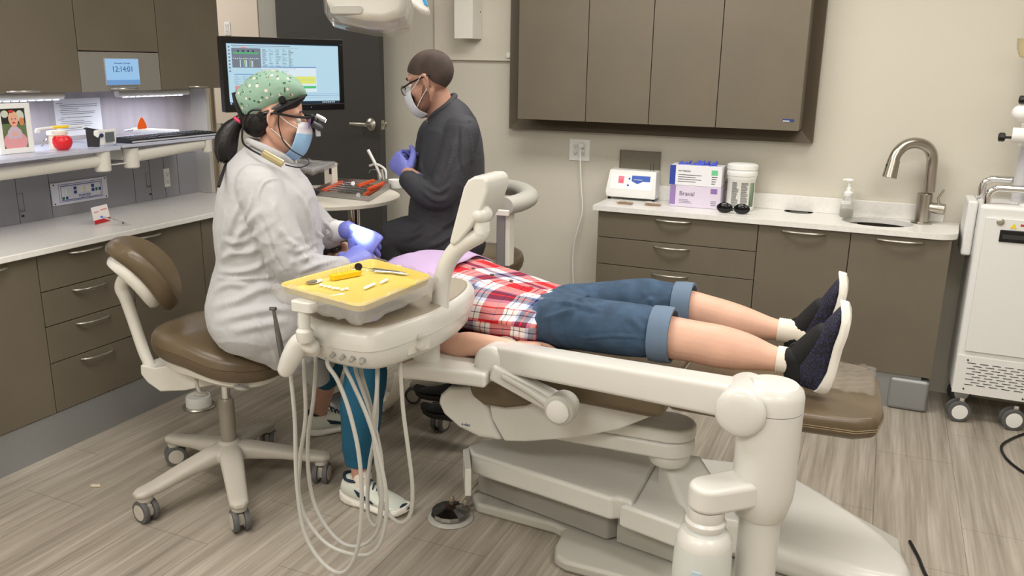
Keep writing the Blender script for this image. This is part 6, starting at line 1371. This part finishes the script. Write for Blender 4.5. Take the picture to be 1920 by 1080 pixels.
# shirt
def plaid():
    m = bpy.data.materials.new('plaid_cotton'); m.use_nodes = True; nt = m.node_tree; N = nt.nodes.new; L = nt.links.new; b = nt.nodes['Principled BSDF']; b.inputs['Roughness'].default_value = .85
    g = N('ShaderNodeNewGeometry'); sp_ = N('ShaderNodeSeparateXYZ'); L(g.outputs['Position'], sp_.inputs[0])
    def mth(op, a, b_=None):
        n = N('ShaderNodeMath'); n.operation = op
        for i, q in enumerate((a, b_)):
            if q is None: continue
            if isinstance(q, (int, float)): n.inputs[i].default_value = q
            else: L(q, n.inputs[i])
        return n.outputs[0]
    nz = N('ShaderNodeTexNoise'); nz.inputs['Scale'].default_value = 5; L(g.outputs['Position'], nz.inputs['Vector']); wob = mth('MULTIPLY', mth('SUBTRACT', nz.outputs['Fac'], .5), .035)
    ang = mth('ARCTAN2', mth('SUBTRACT', sp_.outputs['Z'], .80), mth('SUBTRACT', sp_.outputs['Y'], YP))
    v = mth('ADD', mth('MULTIPLY', ang, .19), wob); u = mth('ADD', mth('ADD', sp_.outputs['X'], mth('MULTIPLY', v, .25)), wob)
    def ramp(x, per, offs):
        fr = mth('FRACT', mth('ADD', mth('DIVIDE', x, per), offs)); r = N('ShaderNodeValToRGB'); r.color_ramp.interpolation = 'CONSTANT'; L(fr, r.inputs[0])
        R_, Wt, Nv, Bl = lin((198, 18, 32)), lin((236, 232, 228)), lin((22, 32, 92)), lin((170, 182, 214))
        st = [(0, R_), (.11, Nv), (.125, R_), (.24, Wt), (.28, Nv), (.292, Wt), (.36, R_), (.375, Wt), (.44, Bl), (.48, Nv), (.55, R_), (.57, Nv), (.64, Bl), (.68, Wt), (.74, R_), (.755, Wt), (.82, Nv), (.832, Wt), (.90, R_)]
        e = r.color_ramp.elements
        while len(e) > 1: e.remove(e[-1])
        e[0].position = 0; e[0].color = st[0][1]
        for p, c in st[1:]: k = e.new(p); k.color = c
        return r.outputs[0]
    a = ramp(u, .25, .1); c = ramp(v, .23, .35)
    mx = N('ShaderNodeMix'); mx.data_type = 'RGBA'; mx.inputs['Factor'].default_value = .5; L(a, mx.inputs['A']); L(c, mx.inputs['B'])
    mu = N('ShaderNodeMix'); mu.data_type = 'RGBA'; mu.blend_type = 'MULTIPLY'; mu.inputs['Factor'].default_value = .55; L(mx.outputs['Result'], mu.inputs['A'])
    mn = N('ShaderNodeMix'); mn.data_type = 'RGBA'; mn.blend_type = 'DARKEN'; mn.inputs['Factor'].default_value = 1; L(a, mn.inputs['A']); L(c, mn.inputs['B'])
    L(mn.outputs['Result'], mu.inputs['B']); mu.blend_type = 'MIX'; mu.inputs['Factor'].default_value = .45
    L(mu.outputs['Result'], b.inputs['Base Color']); return m
def xsec(x, zb, zt, hw, yc=YP): return (V((x, yc, zt)), V((x, yc, zb)), hw)
m = MBX()
m.sloft([xsec(-1.73, .80, .86, .13), xsec(-1.68, .79, .895, .18), xsec(-1.58, .77, .935, .22), xsec(-1.42, .75, .943, .235), xsec(-1.25, .715, .915, .225), xsec(-1.10, .70, .885, .225), xsec(-1.02, .70, .868, .225), xsec(-.985, .705, .855, .215)], V((0, 1, 0)), pw=2.5)
m.chain([(V((-1.60, 2.51, .83)), .074), (V((-1.48, 2.455, .80)), .070), (V((-1.38, 2.445, .76)), .064)], n=18)
m.chain([(V((-1.60, 2.89, .83)), .074), (V((-1.48, 2.955, .81)), .068), (V((-1.40, 2.96, .79)), .062)], n=18)
cloth(m.build('plaid_shirt', plaid(), t, remesh=.0055, smit=4), [([(1052, 548), (1010, 540), (960, 530)], .014, .012), ([(1040, 556), (1000, 556), (950, 548)], .014, .010), ([(1020, 585), (980, 580), (930, 570)], .016, .008), ([(1000, 612), (950, 605), (900, 600)], .016, .009), ([(940, 520), (900, 525), (870, 540)], .014, .008)], .005, (6, 10, 10), 5)
for px_, py_ in ((857, 497), (925, 517), (961, 522), (998, 537), (890, 506)):
    z_ = Y(px_, py_, YP-.02); x_ = z_.x; tz = .945 if x_ < -1.35 else .915-(x_+1.25)*.19
    MB().lathe([(.0008, 0), (.007, .0005), (.0075, .002), (.003, .003)], (x_, YP-.03, tz+.002), (.1, -.1, 1), n=14).build('shirt_button', mat('button_brown', (90, 70, 52), .4), t)
def denim():
    m = mat('denim', (56, 78, 102), .85, bump=(700, .4), var=(18, .22)); return m
DEN = denim()
m = MBX()
m.sloft([xsec(-1.12, .70, .865, .19), xsec(-1.04, .70, .87, .205), xsec(-.96, .705, .872, .205), xsec(-.90, .71, .86, .20)], V((0, 1, 0)), pw=2.5)
m.chain([(V((-.98, 2.60, .785)), .088), (Y(1080, 605, NY), .088), (Y(1150, 614, NY), .088), (Y(1195, 619, NY), .085), (Y(1212, 621, NY), .084)], n=24)
m.chain([(V((-.98, 2.80, .79)), .088), (Y(1130, 572, FYY), .085), (Y(1205, 566, FYY), .086), (Y(1235, 569, FYY), .081), (Y(1254, 571, FYY), .079)], n=24)
cloth(m.build('denim_shorts', DEN, t, remesh=.0055, smit=5), [([(1010, 600), (1045, 585), (1080, 572)], .014, .008), ([(1040, 560), (1085, 566), (1120, 575)], .012, .009), ([(1070, 548), (1095, 558), (1130, 566)], .012, .008), ([(1090, 640), (1150, 634), (1210, 640)], .007, .006), ([(1180, 590), (1195, 615), (1200, 640)], .014, .006), ([(1205, 545), (1215, 560), (1218, 575)], .012, .006)], .004, (5, 8, 8), 9)
CUF = mat('denim_cuff', (100, 118, 140), .85, bump=(500, .3))
for a, b, yy, r in (((1224, 624), (1262, 629), NY, .088), ((1266, 572), (1300, 575), FYY, .083)):
    A, B = Y(*a, yy), Y(*b, yy); m = MB(); d_ = (B-A); m.lathe([(r*.95, 0), (r*1.01, .0), (r*1.03, d_.length*.5), (r*1.01, d_.length), (r*.90, d_.length), (r*.88, d_.length*.4)], A, d_, n=32); m.build('rolled_cuff', CUF, t)
SOCK = mat('sock_rib', (226, 218, 204), .9, bump=(400, .4))
for pts, yy in ((((1457, 673), (1482, 677), (1503, 680), (1515, 690)), NY), (((1459, 618), (1480, 621), (1500, 624), (1508, 634)), FYY)):
    m = MB(); P = [Y(a, b, yy) for a, b in pts]; Q = []
    n_ = 26
    base = catmull([tuple(p) for p in P], 9); m.tube([V(q) for q in base], [(.040+.0012*(i % 2)) if i < len(base)-6 else .040 for i in range(len(base))], n=28); m.build('sock', SOCK, t)
mat('sparkle_knit', (26, 26, 40), .7)
def spk():
    m = bpy.data.materials.new('sparkle_knit2'); m.use_nodes = True; nt = m.node_tree; N = nt.nodes.new; L = nt.links.new; b = nt.nodes['Principled BSDF']; b.inputs['Roughness'].default_value = .7
    tc = N('ShaderNodeTexCoord'); n = N('ShaderNodeTexNoise'); n.inputs['Scale'].default_value = 260; n.inputs['Detail'].default_value = 1; L(tc.outputs['Object'], n.inputs['Vector'])
    r = N('ShaderNodeValToRGB'); r.color_ramp.elements[0].position = .5; r.color_ramp.elements[0].color = lin((16, 16, 24)); r.color_ramp.elements[1].position = .72; r.color_ramp.elements[1].color = lin((60, 60, 108)); L(n.outputs['Fac'], r.inputs[0]); L(r.outputs[0], b.inputs['Base Color']); MATS['sparkle_knit2'] = m
spk()
BKN = mat('black_knit', (14, 14, 16), .75)
def slipmarks(o, heel, F, U, S, L):
    m = MBX(); m.tube([heel+F*(L*.44)+U*.118, heel+F*(L*.40)+U*.136, heel+F*(L*.36)+U*.146], [.010, .009, .005], n=8, sub=3); m.build('pull_tab', BKN, o)
    m = MBX(); m.chain([(heel+F*(L*.30)+U*.115, .036), (heel+F*(L*.46)+U*.090, .036), (heel+F*(L*.60)+U*.066, .036)], n=16); m.build('elastic_panel', BKN, o)
    m = MBX(); m.chain([(heel+F*(L*.10)+U*.108, .036), (heel+F*(L*.26)+U*.124, .038)], n=16); m.build('ankle_collar', BKN, o)
def pshoe(h, tpt, yy, upv):
    H_ = Y(*h, yy); T_ = Y(*tpt, yy); F = (T_-H_); Lh = F.length
    shoe(t, H_, F, upv, Lh, 'sparkle_knit2', 'sole_white', None, slipmarks, 1.38)
pshoe((1557, 738), (1610, 574), NY-.01, V((-1, 0, -.1)))
pshoe((1548, 690), (1603, 519), FYY, V((-1, 0, -.1)))
# hair, dark glasses, bib
m = MBX(); m.ell(HPP(-.030, 0, .060), pf, V((0, 1, 0)), pf.cross(V((0, 1, 0))), .075, .078, .075, 20); m.build('hair', mat('grey_hair', (120, 104, 90), .7, bump=(200, .5)), t, remesh=.004, smit=2)
m = MBX()
for g in (-1, 1): m.ell(HPP(.102, g*.033, .012), pf, V((0, 1, 0)), V((1, 0, 0)), .014, .038, .032, 18)
m.tube([HPP(.104, -.07, .012), HPP(.06, -.084, .014), HPP(.0, -.082, .012)], [.010, .006, .004], n=8, sub=3); m.tube([HPP(.104, .07, .012), HPP(.06, .084, .014), HPP(.0, .082, .012)], [.010, .006, .004], n=8, sub=3); m.tube([HPP(.112, -.02, .016), HPP(.112, .02, .016)], .005, n=8)
m.build('dark_glasses', mat('dark_lens', (26, 24, 26), .1), t)
m = MBX(); rs = []
for i in range(12):
    s_ = i/11; x = -1.67+.32*s_; zc = float(np.interp(x, [-1.73, -1.68, -1.58, -1.42, -1.25], [.862, .899, .938, .948, .918]))+.014; hw = .10+.13*min(1, s_*1.6)
    rs.append([V((x, YP+hw*q, zc-.055*abs(q)**2.6+.003*math.sin(9*q+i))) for q in [-1+i2*.125 for i2 in range(17)]])
vs = [[m.b.verts.new(p) for p in r] for r in rs]
for i in range(11):
    for j in range(16): m.b.faces.new((vs[i][j], vs[i+1][j], vs[i+1][j+1], vs[i][j+1]))
tag(m.build('patient_bib', mat('lilac_bib', (186, 162, 198), .7, bump=(120, .3)), solid=.002), 'lilac paper bib across the chest of the person in the plaid shirt', 'bib')
# ---------------------------------------------------------------- assistant stool
SZc = Y(915, 485, 3.32); sx_, sy_ = -1.70, 3.50
t = thing('assistant_stool', 'tall assistant stool with a curved grey body support and brown seat beside the wall', 'stool', (sx_, sy_, 0))
cushion(.22, .21, .70, .80, (sx_, sy_), PROF).build('seat_cushion', VINYL, t)
MB().lathe([(.028, .2), (.028, .45), (.02, .46), (.02, .70)], (sx_, sy_, 0)).build('gas_column', ARMG, t)
MB().cyl((sx_, sy_, .655), (sx_, sy_, .70), .10).build('seat_plate', GPLAST, t)
b = MB(); b.lathe([(.05, .10), (.055, .15), (.036, .22)], (sx_, sy_, 0))
for k in range(5):
    a = math.radians(193+72*k); ax = V((math.cos(a), math.sin(a), 0)); b.tube([V((sx_, sy_, .15)), V((sx_, sy_, .10))+ax*.32], [.034, .024], n=12)
b.build('star_base', STARM, t, remesh=.004, smit=5)
for k in range(5): a = math.radians(193+72*k); caster(t, (sx_+.31*math.cos(a), sy_+.31*math.sin(a), 0), a)
m = MB(); m.tube([V((sx_+.24*math.cos(a), sy_+.24*math.sin(a), .24)) for a in [2*PI*k/32 for k in range(32)]], .012, n=10, closed=True)
for k in range(3): a = 2*PI*k/3; m.tube([V((sx_, sy_, .24)), V((sx_+.24*math.cos(a), sy_+.24*math.sin(a), .24))], .008, n=8)
m.build('foot_ring', CHROME, t)
zr = 1.06
ring = [Z(a, b_, zr+.02) for a, b_ in ((898, 346), (935, 349), (970, 354), (988, 363), (990, 372), (974, 380), (955, 385), (946, 387))]
m = MB(); m.tube(ring, .044, n=18, sub=5, flat=(.85, (0, 0, 1))); m.build('body_support', mat('support_grey', (172, 170, 162), .5), t, sharp=60)
e = ring[-1]; m = MB(); dv = (ring[-1]-ring[-2]).normalized(); m.obox(e+V((0, -.036, -.020)), V((.036, .0, 0)), V((0, .008, 0)), (0, 0, .012)); m.build('name_plate', WPLAST, t, bevel=.004)
pz = Y(940, 400, e.y+.04); m = MB(); m.box((pz.x-.022, pz.y, .66), (pz.x+.018, pz.y+.05, zr)); m.build('support_post', mat('post_grey', (140, 140, 138), .4, .3), t, bevel=.004)
m = MB(); m.box((pz.x+.019, pz.y-.006, .82), (pz.x+.04, pz.y+.05, zr-.01)); m.build('post_sleeve', WPLAST, t, bevel=.006)
m = MB(); m.box((sx_-.03, sy_-.03, .63), (pz.x+.02, pz.y+.05, .655)); m.build('support_bracket', GPLAST, t, bevel=.004)
# ---------------------------------------------------------------- assistant's round table and what is on it
tc = D(614, 365, 4.0); TZ2 = tc.z; 
t = thing('round_table', 'round cream table top holding the open metal instrument cassette in front of the dark door', 'table', (tc.x, tc.y, 0))
R_T = .33
MB().lathe([(R_T-.02, TZ2-.024), (R_T, TZ2-.018), (R_T, TZ2-.004), (R_T-.006, TZ2), (.002, TZ2)], (tc.x, tc.y, 0), n=56).build('table_top', mat('table_cream', (214, 208, 196), .4), t)
q = V((tc.x+.10, tc.y+.06, 0)); MB().lathe([(.17, 0), (.17, .03), (.03, .05), (.026, TZ2-.03)], q).build('pedestal', CHROME, t)
MB().box((tc.x-.12, tc.y-.10, TZ2-.05), (tc.x+.16, tc.y+.12, TZ2-.025)).build('mounting_plate', WPLAST, t, bevel=.012)
def T_(px, py, dz=0): return Z(px, py, TZ2+dz)
cq = [T_(585, 366), T_(634, 343), T_(741, 348), T_(693, 378)]
t = thing('instrument_cassette', 'open steel instrument cassette with orange rails on the round table', 'cassette', sum(cq, V())/4)
m = MB(); cc = sum(cq, V())/4
inn = [p*.97+cc*.03 for p in cq]; up = V((0, 0, .024))
m.rings([[p+V((0, 0, .001)) for p in cq], [p+up for p in cq], [p+up for p in inn], [p+V((0, 0, .004)) for p in inn]]); m.build('steel_tray', mat('cassette_steel', (170, 168, 166), .3, .9), t, sharp=20)
ORG = mat('orange_rail', (222, 84, 32), .45); ex = (cq[3]-cq[0]); ey = (cq[1]-cq[0])
def K(u, v, z=0): return cq[0]+ex*u+ey*v+V((0, 0, z))
for u0, v0, u1, v1, z_ in ((.12, .15, .12, .9, .014), (.86, .12, .86, .9, .016), (.60, .50, .68, 1.0, .030), (.86, .30, .92, .85, .032)):
    A, B = K(u0, v0, z_), K(u1, v1, z_); d_ = (B-A); L_ = d_.length; d_.normalize(); MB().obox((A+B)/2, d_*L_/2, V((-d_.y, d_.x, 0))*.007, (0, 0, .007)).build('orange_rail', ORG, t, bevel=.002)
for k in range(5):
    A, B = K(.08, .18+.15*k, .022), K(.95, .16+.15*k, .022); m = MB(); m.tube([A, A*.85+B*.15, A*.75+B*.25, A*.25+B*.75, A*.15+B*.85, B+V((0, 0, .004))], [.001, .0018, .0042, .0042, .0018, .001], n=10)
    tag(m.build('hand_instrument', STL), ['silver instrument nearest the front wall of the orange-railed cassette', 'second silver instrument from the front in the orange-railed cassette', 'middle silver instrument in the orange-railed cassette', 'fourth silver instrument from the front in the orange-railed cassette', 'silver instrument farthest back in the orange-railed cassette'][k], 'dental instrument')
for px_, py_, lab in ((662, 344, 'small dark round mirror standing up at the back of the steel cassette'), (672, 366, 'small round mirror at the front edge of the steel cassette')):
    c = T_(px_, py_, .034); tag(MB().lathe([(.001, -.002), (.010, -.002), (.011, 0), (.010, .002), (.001, .002)], c, (.3, -.8, .3)).cyl(c, c+V((.01, 0, -.014)), .0012).build('dental_mirror', STL), lab, 'dental mirror')
a = T_(606, 349); b_ = T_(627, 349); c = (T_(617, 350)+V((0, .02, 0))); hh = Y(617, 306, c.y).z-TZ2
t = thing('paper_dispenser', 'tall white box with a small dark sticker standing on the round table', 'box', c)
MB().box((c.x-.026, c.y-.02, TZ2+.001), (c.x+.022, c.y+.024, TZ2+hh)).build('box_body', mat('cream_card', (222, 216, 204), .5), t, bevel=.003); MB().box((c.x+.004, c.y-.0212, TZ2+hh*.55), (c.x+.018, c.y-.0198, TZ2+hh*.82)).build('sticker', BLACK, t)
# film-covered side tray with bottles
zt_ = 1.215
fq = [Z(a, b, zt_) for a, b in ((526, 305), (548, 298), (628, 305), (585, 318))]
t = thing('side_tray', 'small clear-film covered tray with bottles behind the chin of the dentist', 'tray', sum(fq, V())/4)
MB().prism(fq, (0, 0, -.012)).build('tray_plate', mat('tray_steel', (150, 150, 150), .35, .6), t, bevel=.003)
m = MB(); cc = sum(fq, V())/4; random.seed(9); per = [fq[i]*(1-f)+fq[(i+1) % 4]*f for i in range(4) for f in [k/8 for k in range(8)]]
m.rings([[cc+(p-cc)*(s_+random.uniform(-.03, .03))+V((0, 0, dz+random.uniform(-.004, .004))) for p in per] for s_, dz in ((.4, .003), (1.0, .006), (1.12, 0), (1.05, -.02), (.6, -.026))], caps=False); m.build('film_cover', FILM, t, solid=.0004, sharp=180)
MB().tube([cc+V((0, 0, -.014)), cc+V((-.05, .05, -.10)), V((tc.x-.05, tc.y+.10, TZ2-.04))], .014, sub=4).build('support_arm', mat('arm_dark', (60, 60, 62), .4, .3), t)
for px_, py_, col_, col2, r_, lab in ((545, 306, (20, 30, 50), (20, 20, 24), .011, 'tiny dark bottle with a black cap on the film-covered tray'), (552, 306, (200, 222, 226), (226, 220, 150), .008, 'tiny pale dropper bottle with a yellow cap on the film-covered tray'), (538, 307, (60, 130, 220), (60, 130, 220), .009, 'small blue plastic piece on the film-covered tray')):
    p = Z(px_, py_+4, zt_+.006); t = thing('small_bottle', lab, 'bottle', p); MB().lathe([(r_, 0), (r_, .026), (r_*.5, .03)], p).build('bottle_body', mat('bt%d' % px_, col_, .3), t); MB().lathe([(r_*.55, .029), (r_*.5, .042), (r_*.2, .046)], p).build('cap', mat('btc%d' % px_, col2, .4), t)
# suction handpieces and white cup
p = T_(722, 345); t = thing('suction_holder', 'chrome holder with white suction tips beside the violet gloved hands', 'suction holder', p)
pp = [Y(715, 348, p.y), Y(722, 346, p.y)]
for g, q in enumerate(pp): MB().tube([q, q+V((-.014, .01, .075))], [.012, .015], n=16).build('chrome_tube', CHROME, t)
MB().tube([Y(716, 334, p.y), Y(704, 308, p.y), Y(690, 281, p.y)], [.007, .008, .008], n=12).build('white_tip', WHITE, t); MB().tube([Y(724, 335, p.y), Y(722, 318, p.y), Y(706, 308, p.y), Y(693, 311, p.y)], .006, n=10, sub=4).build('curved_tip', WHITE, t)
MB().tube([Y(718, 320, p.y), Y(704, 318, p.y), Y(695, 319, p.y), Y(692, 324, p.y)], .0022, n=8, sub=3).build('hook', STL, t)
p = T_(742, 352); tag(MB().lathe([(.030, .001), (.036, .035), (.036, .04), (.032, .038), (.026, .006)], p).build('white_cup', WHITE), 'low white cup at the right rim of the round table', 'cup')
p = T_(685, 345); tag(MB().lathe([(.003, 0), (.014, 0), (.015, .01), (.012, .014), (.002, .014)], p).build('small_dish', WHITE), 'tiny white dish behind the orange rail on the round table', 'dish')
# handpiece at the left of the unit and hose bundle under the chair
A, B = Y(513, 581, 1.86), Y(524, 640, 1.86); t = thing('handpiece', 'slim dark silver handpiece in the holder at the left of the delivery unit', 'handpiece', B)
HPMt = mat('handpiece_steel', (120, 122, 120), .3, .9)
MB().tube([A, A*.75+B*.25, A*.4+B*.6, B, B+(B-A)*.9], [.0045, .0055, .007, .0085, .009], n=14, sub=3).build('grip', HPMt, t); MB().cyl(A+V((-.012, 0, .002)), A+V((.008, 0, .004)), .0055).build('head', HPMt, t)
m = MB(); random.seed(6)
for k in range(5): m.tube([Z(702+4*k, 768, .012+.012*k), Z(728+4*k, 748, .03+.01*k), Z(738+3*k, 728, .05+.01*k), Z(742+4*k, 700, .10+.01*k)], .010, n=10, sub=5)
tag(m.build('hose_bundle', mat('hose_cream', (206, 198, 180), .5)), 'cream ribbed hose bundle on the floor behind the leg of the dentist', 'hose')
# ---------------------------------------------------------------- groups of repeats
GROUPS = {'hand_instrument': None, 'cotton_roll': 'cotton rolls on the yellow tray', 'glove_box': 'stacked glove boxes on the back counter', 'loose_glove': 'blue gloves pulled from the box', 'clear_box': 'clear boxes of gold parts on the back counter', 'small_bottle': 'small bottles on the side tray', 'floor_cable': 'black cables on the floor', 'undercabinet_light': 'lights under the left wall cabinets', 'ceiling_light': 'ceiling light panels', 'instrument_tray': 'nested yellow trays', 'wall_panel': 'cream wall panels'}
for o in list(COL.objects):
    if o.parent or 'label' not in o: continue
    n = o.name.split('.')[0]
    if GROUPS.get(n): o['group'] = GROUPS[n]
    elif n == 'hand_instrument': o['group'] = 'instruments in the steel cassette' if 'cassette' in o['label'] else 'instruments on the yellow tray'
    elif n == 'base_cabinet': o['group'] = 'base cabinets along the left wall' if o.location.x < -2 else 'base cabinets along the back wall'
    elif n == 'wall_cabinet' and o.location.x < -2: o['group'] = 'wall cabinets above the left counter'
    elif n == 'person': o['group'] = 'people in the treatment room'
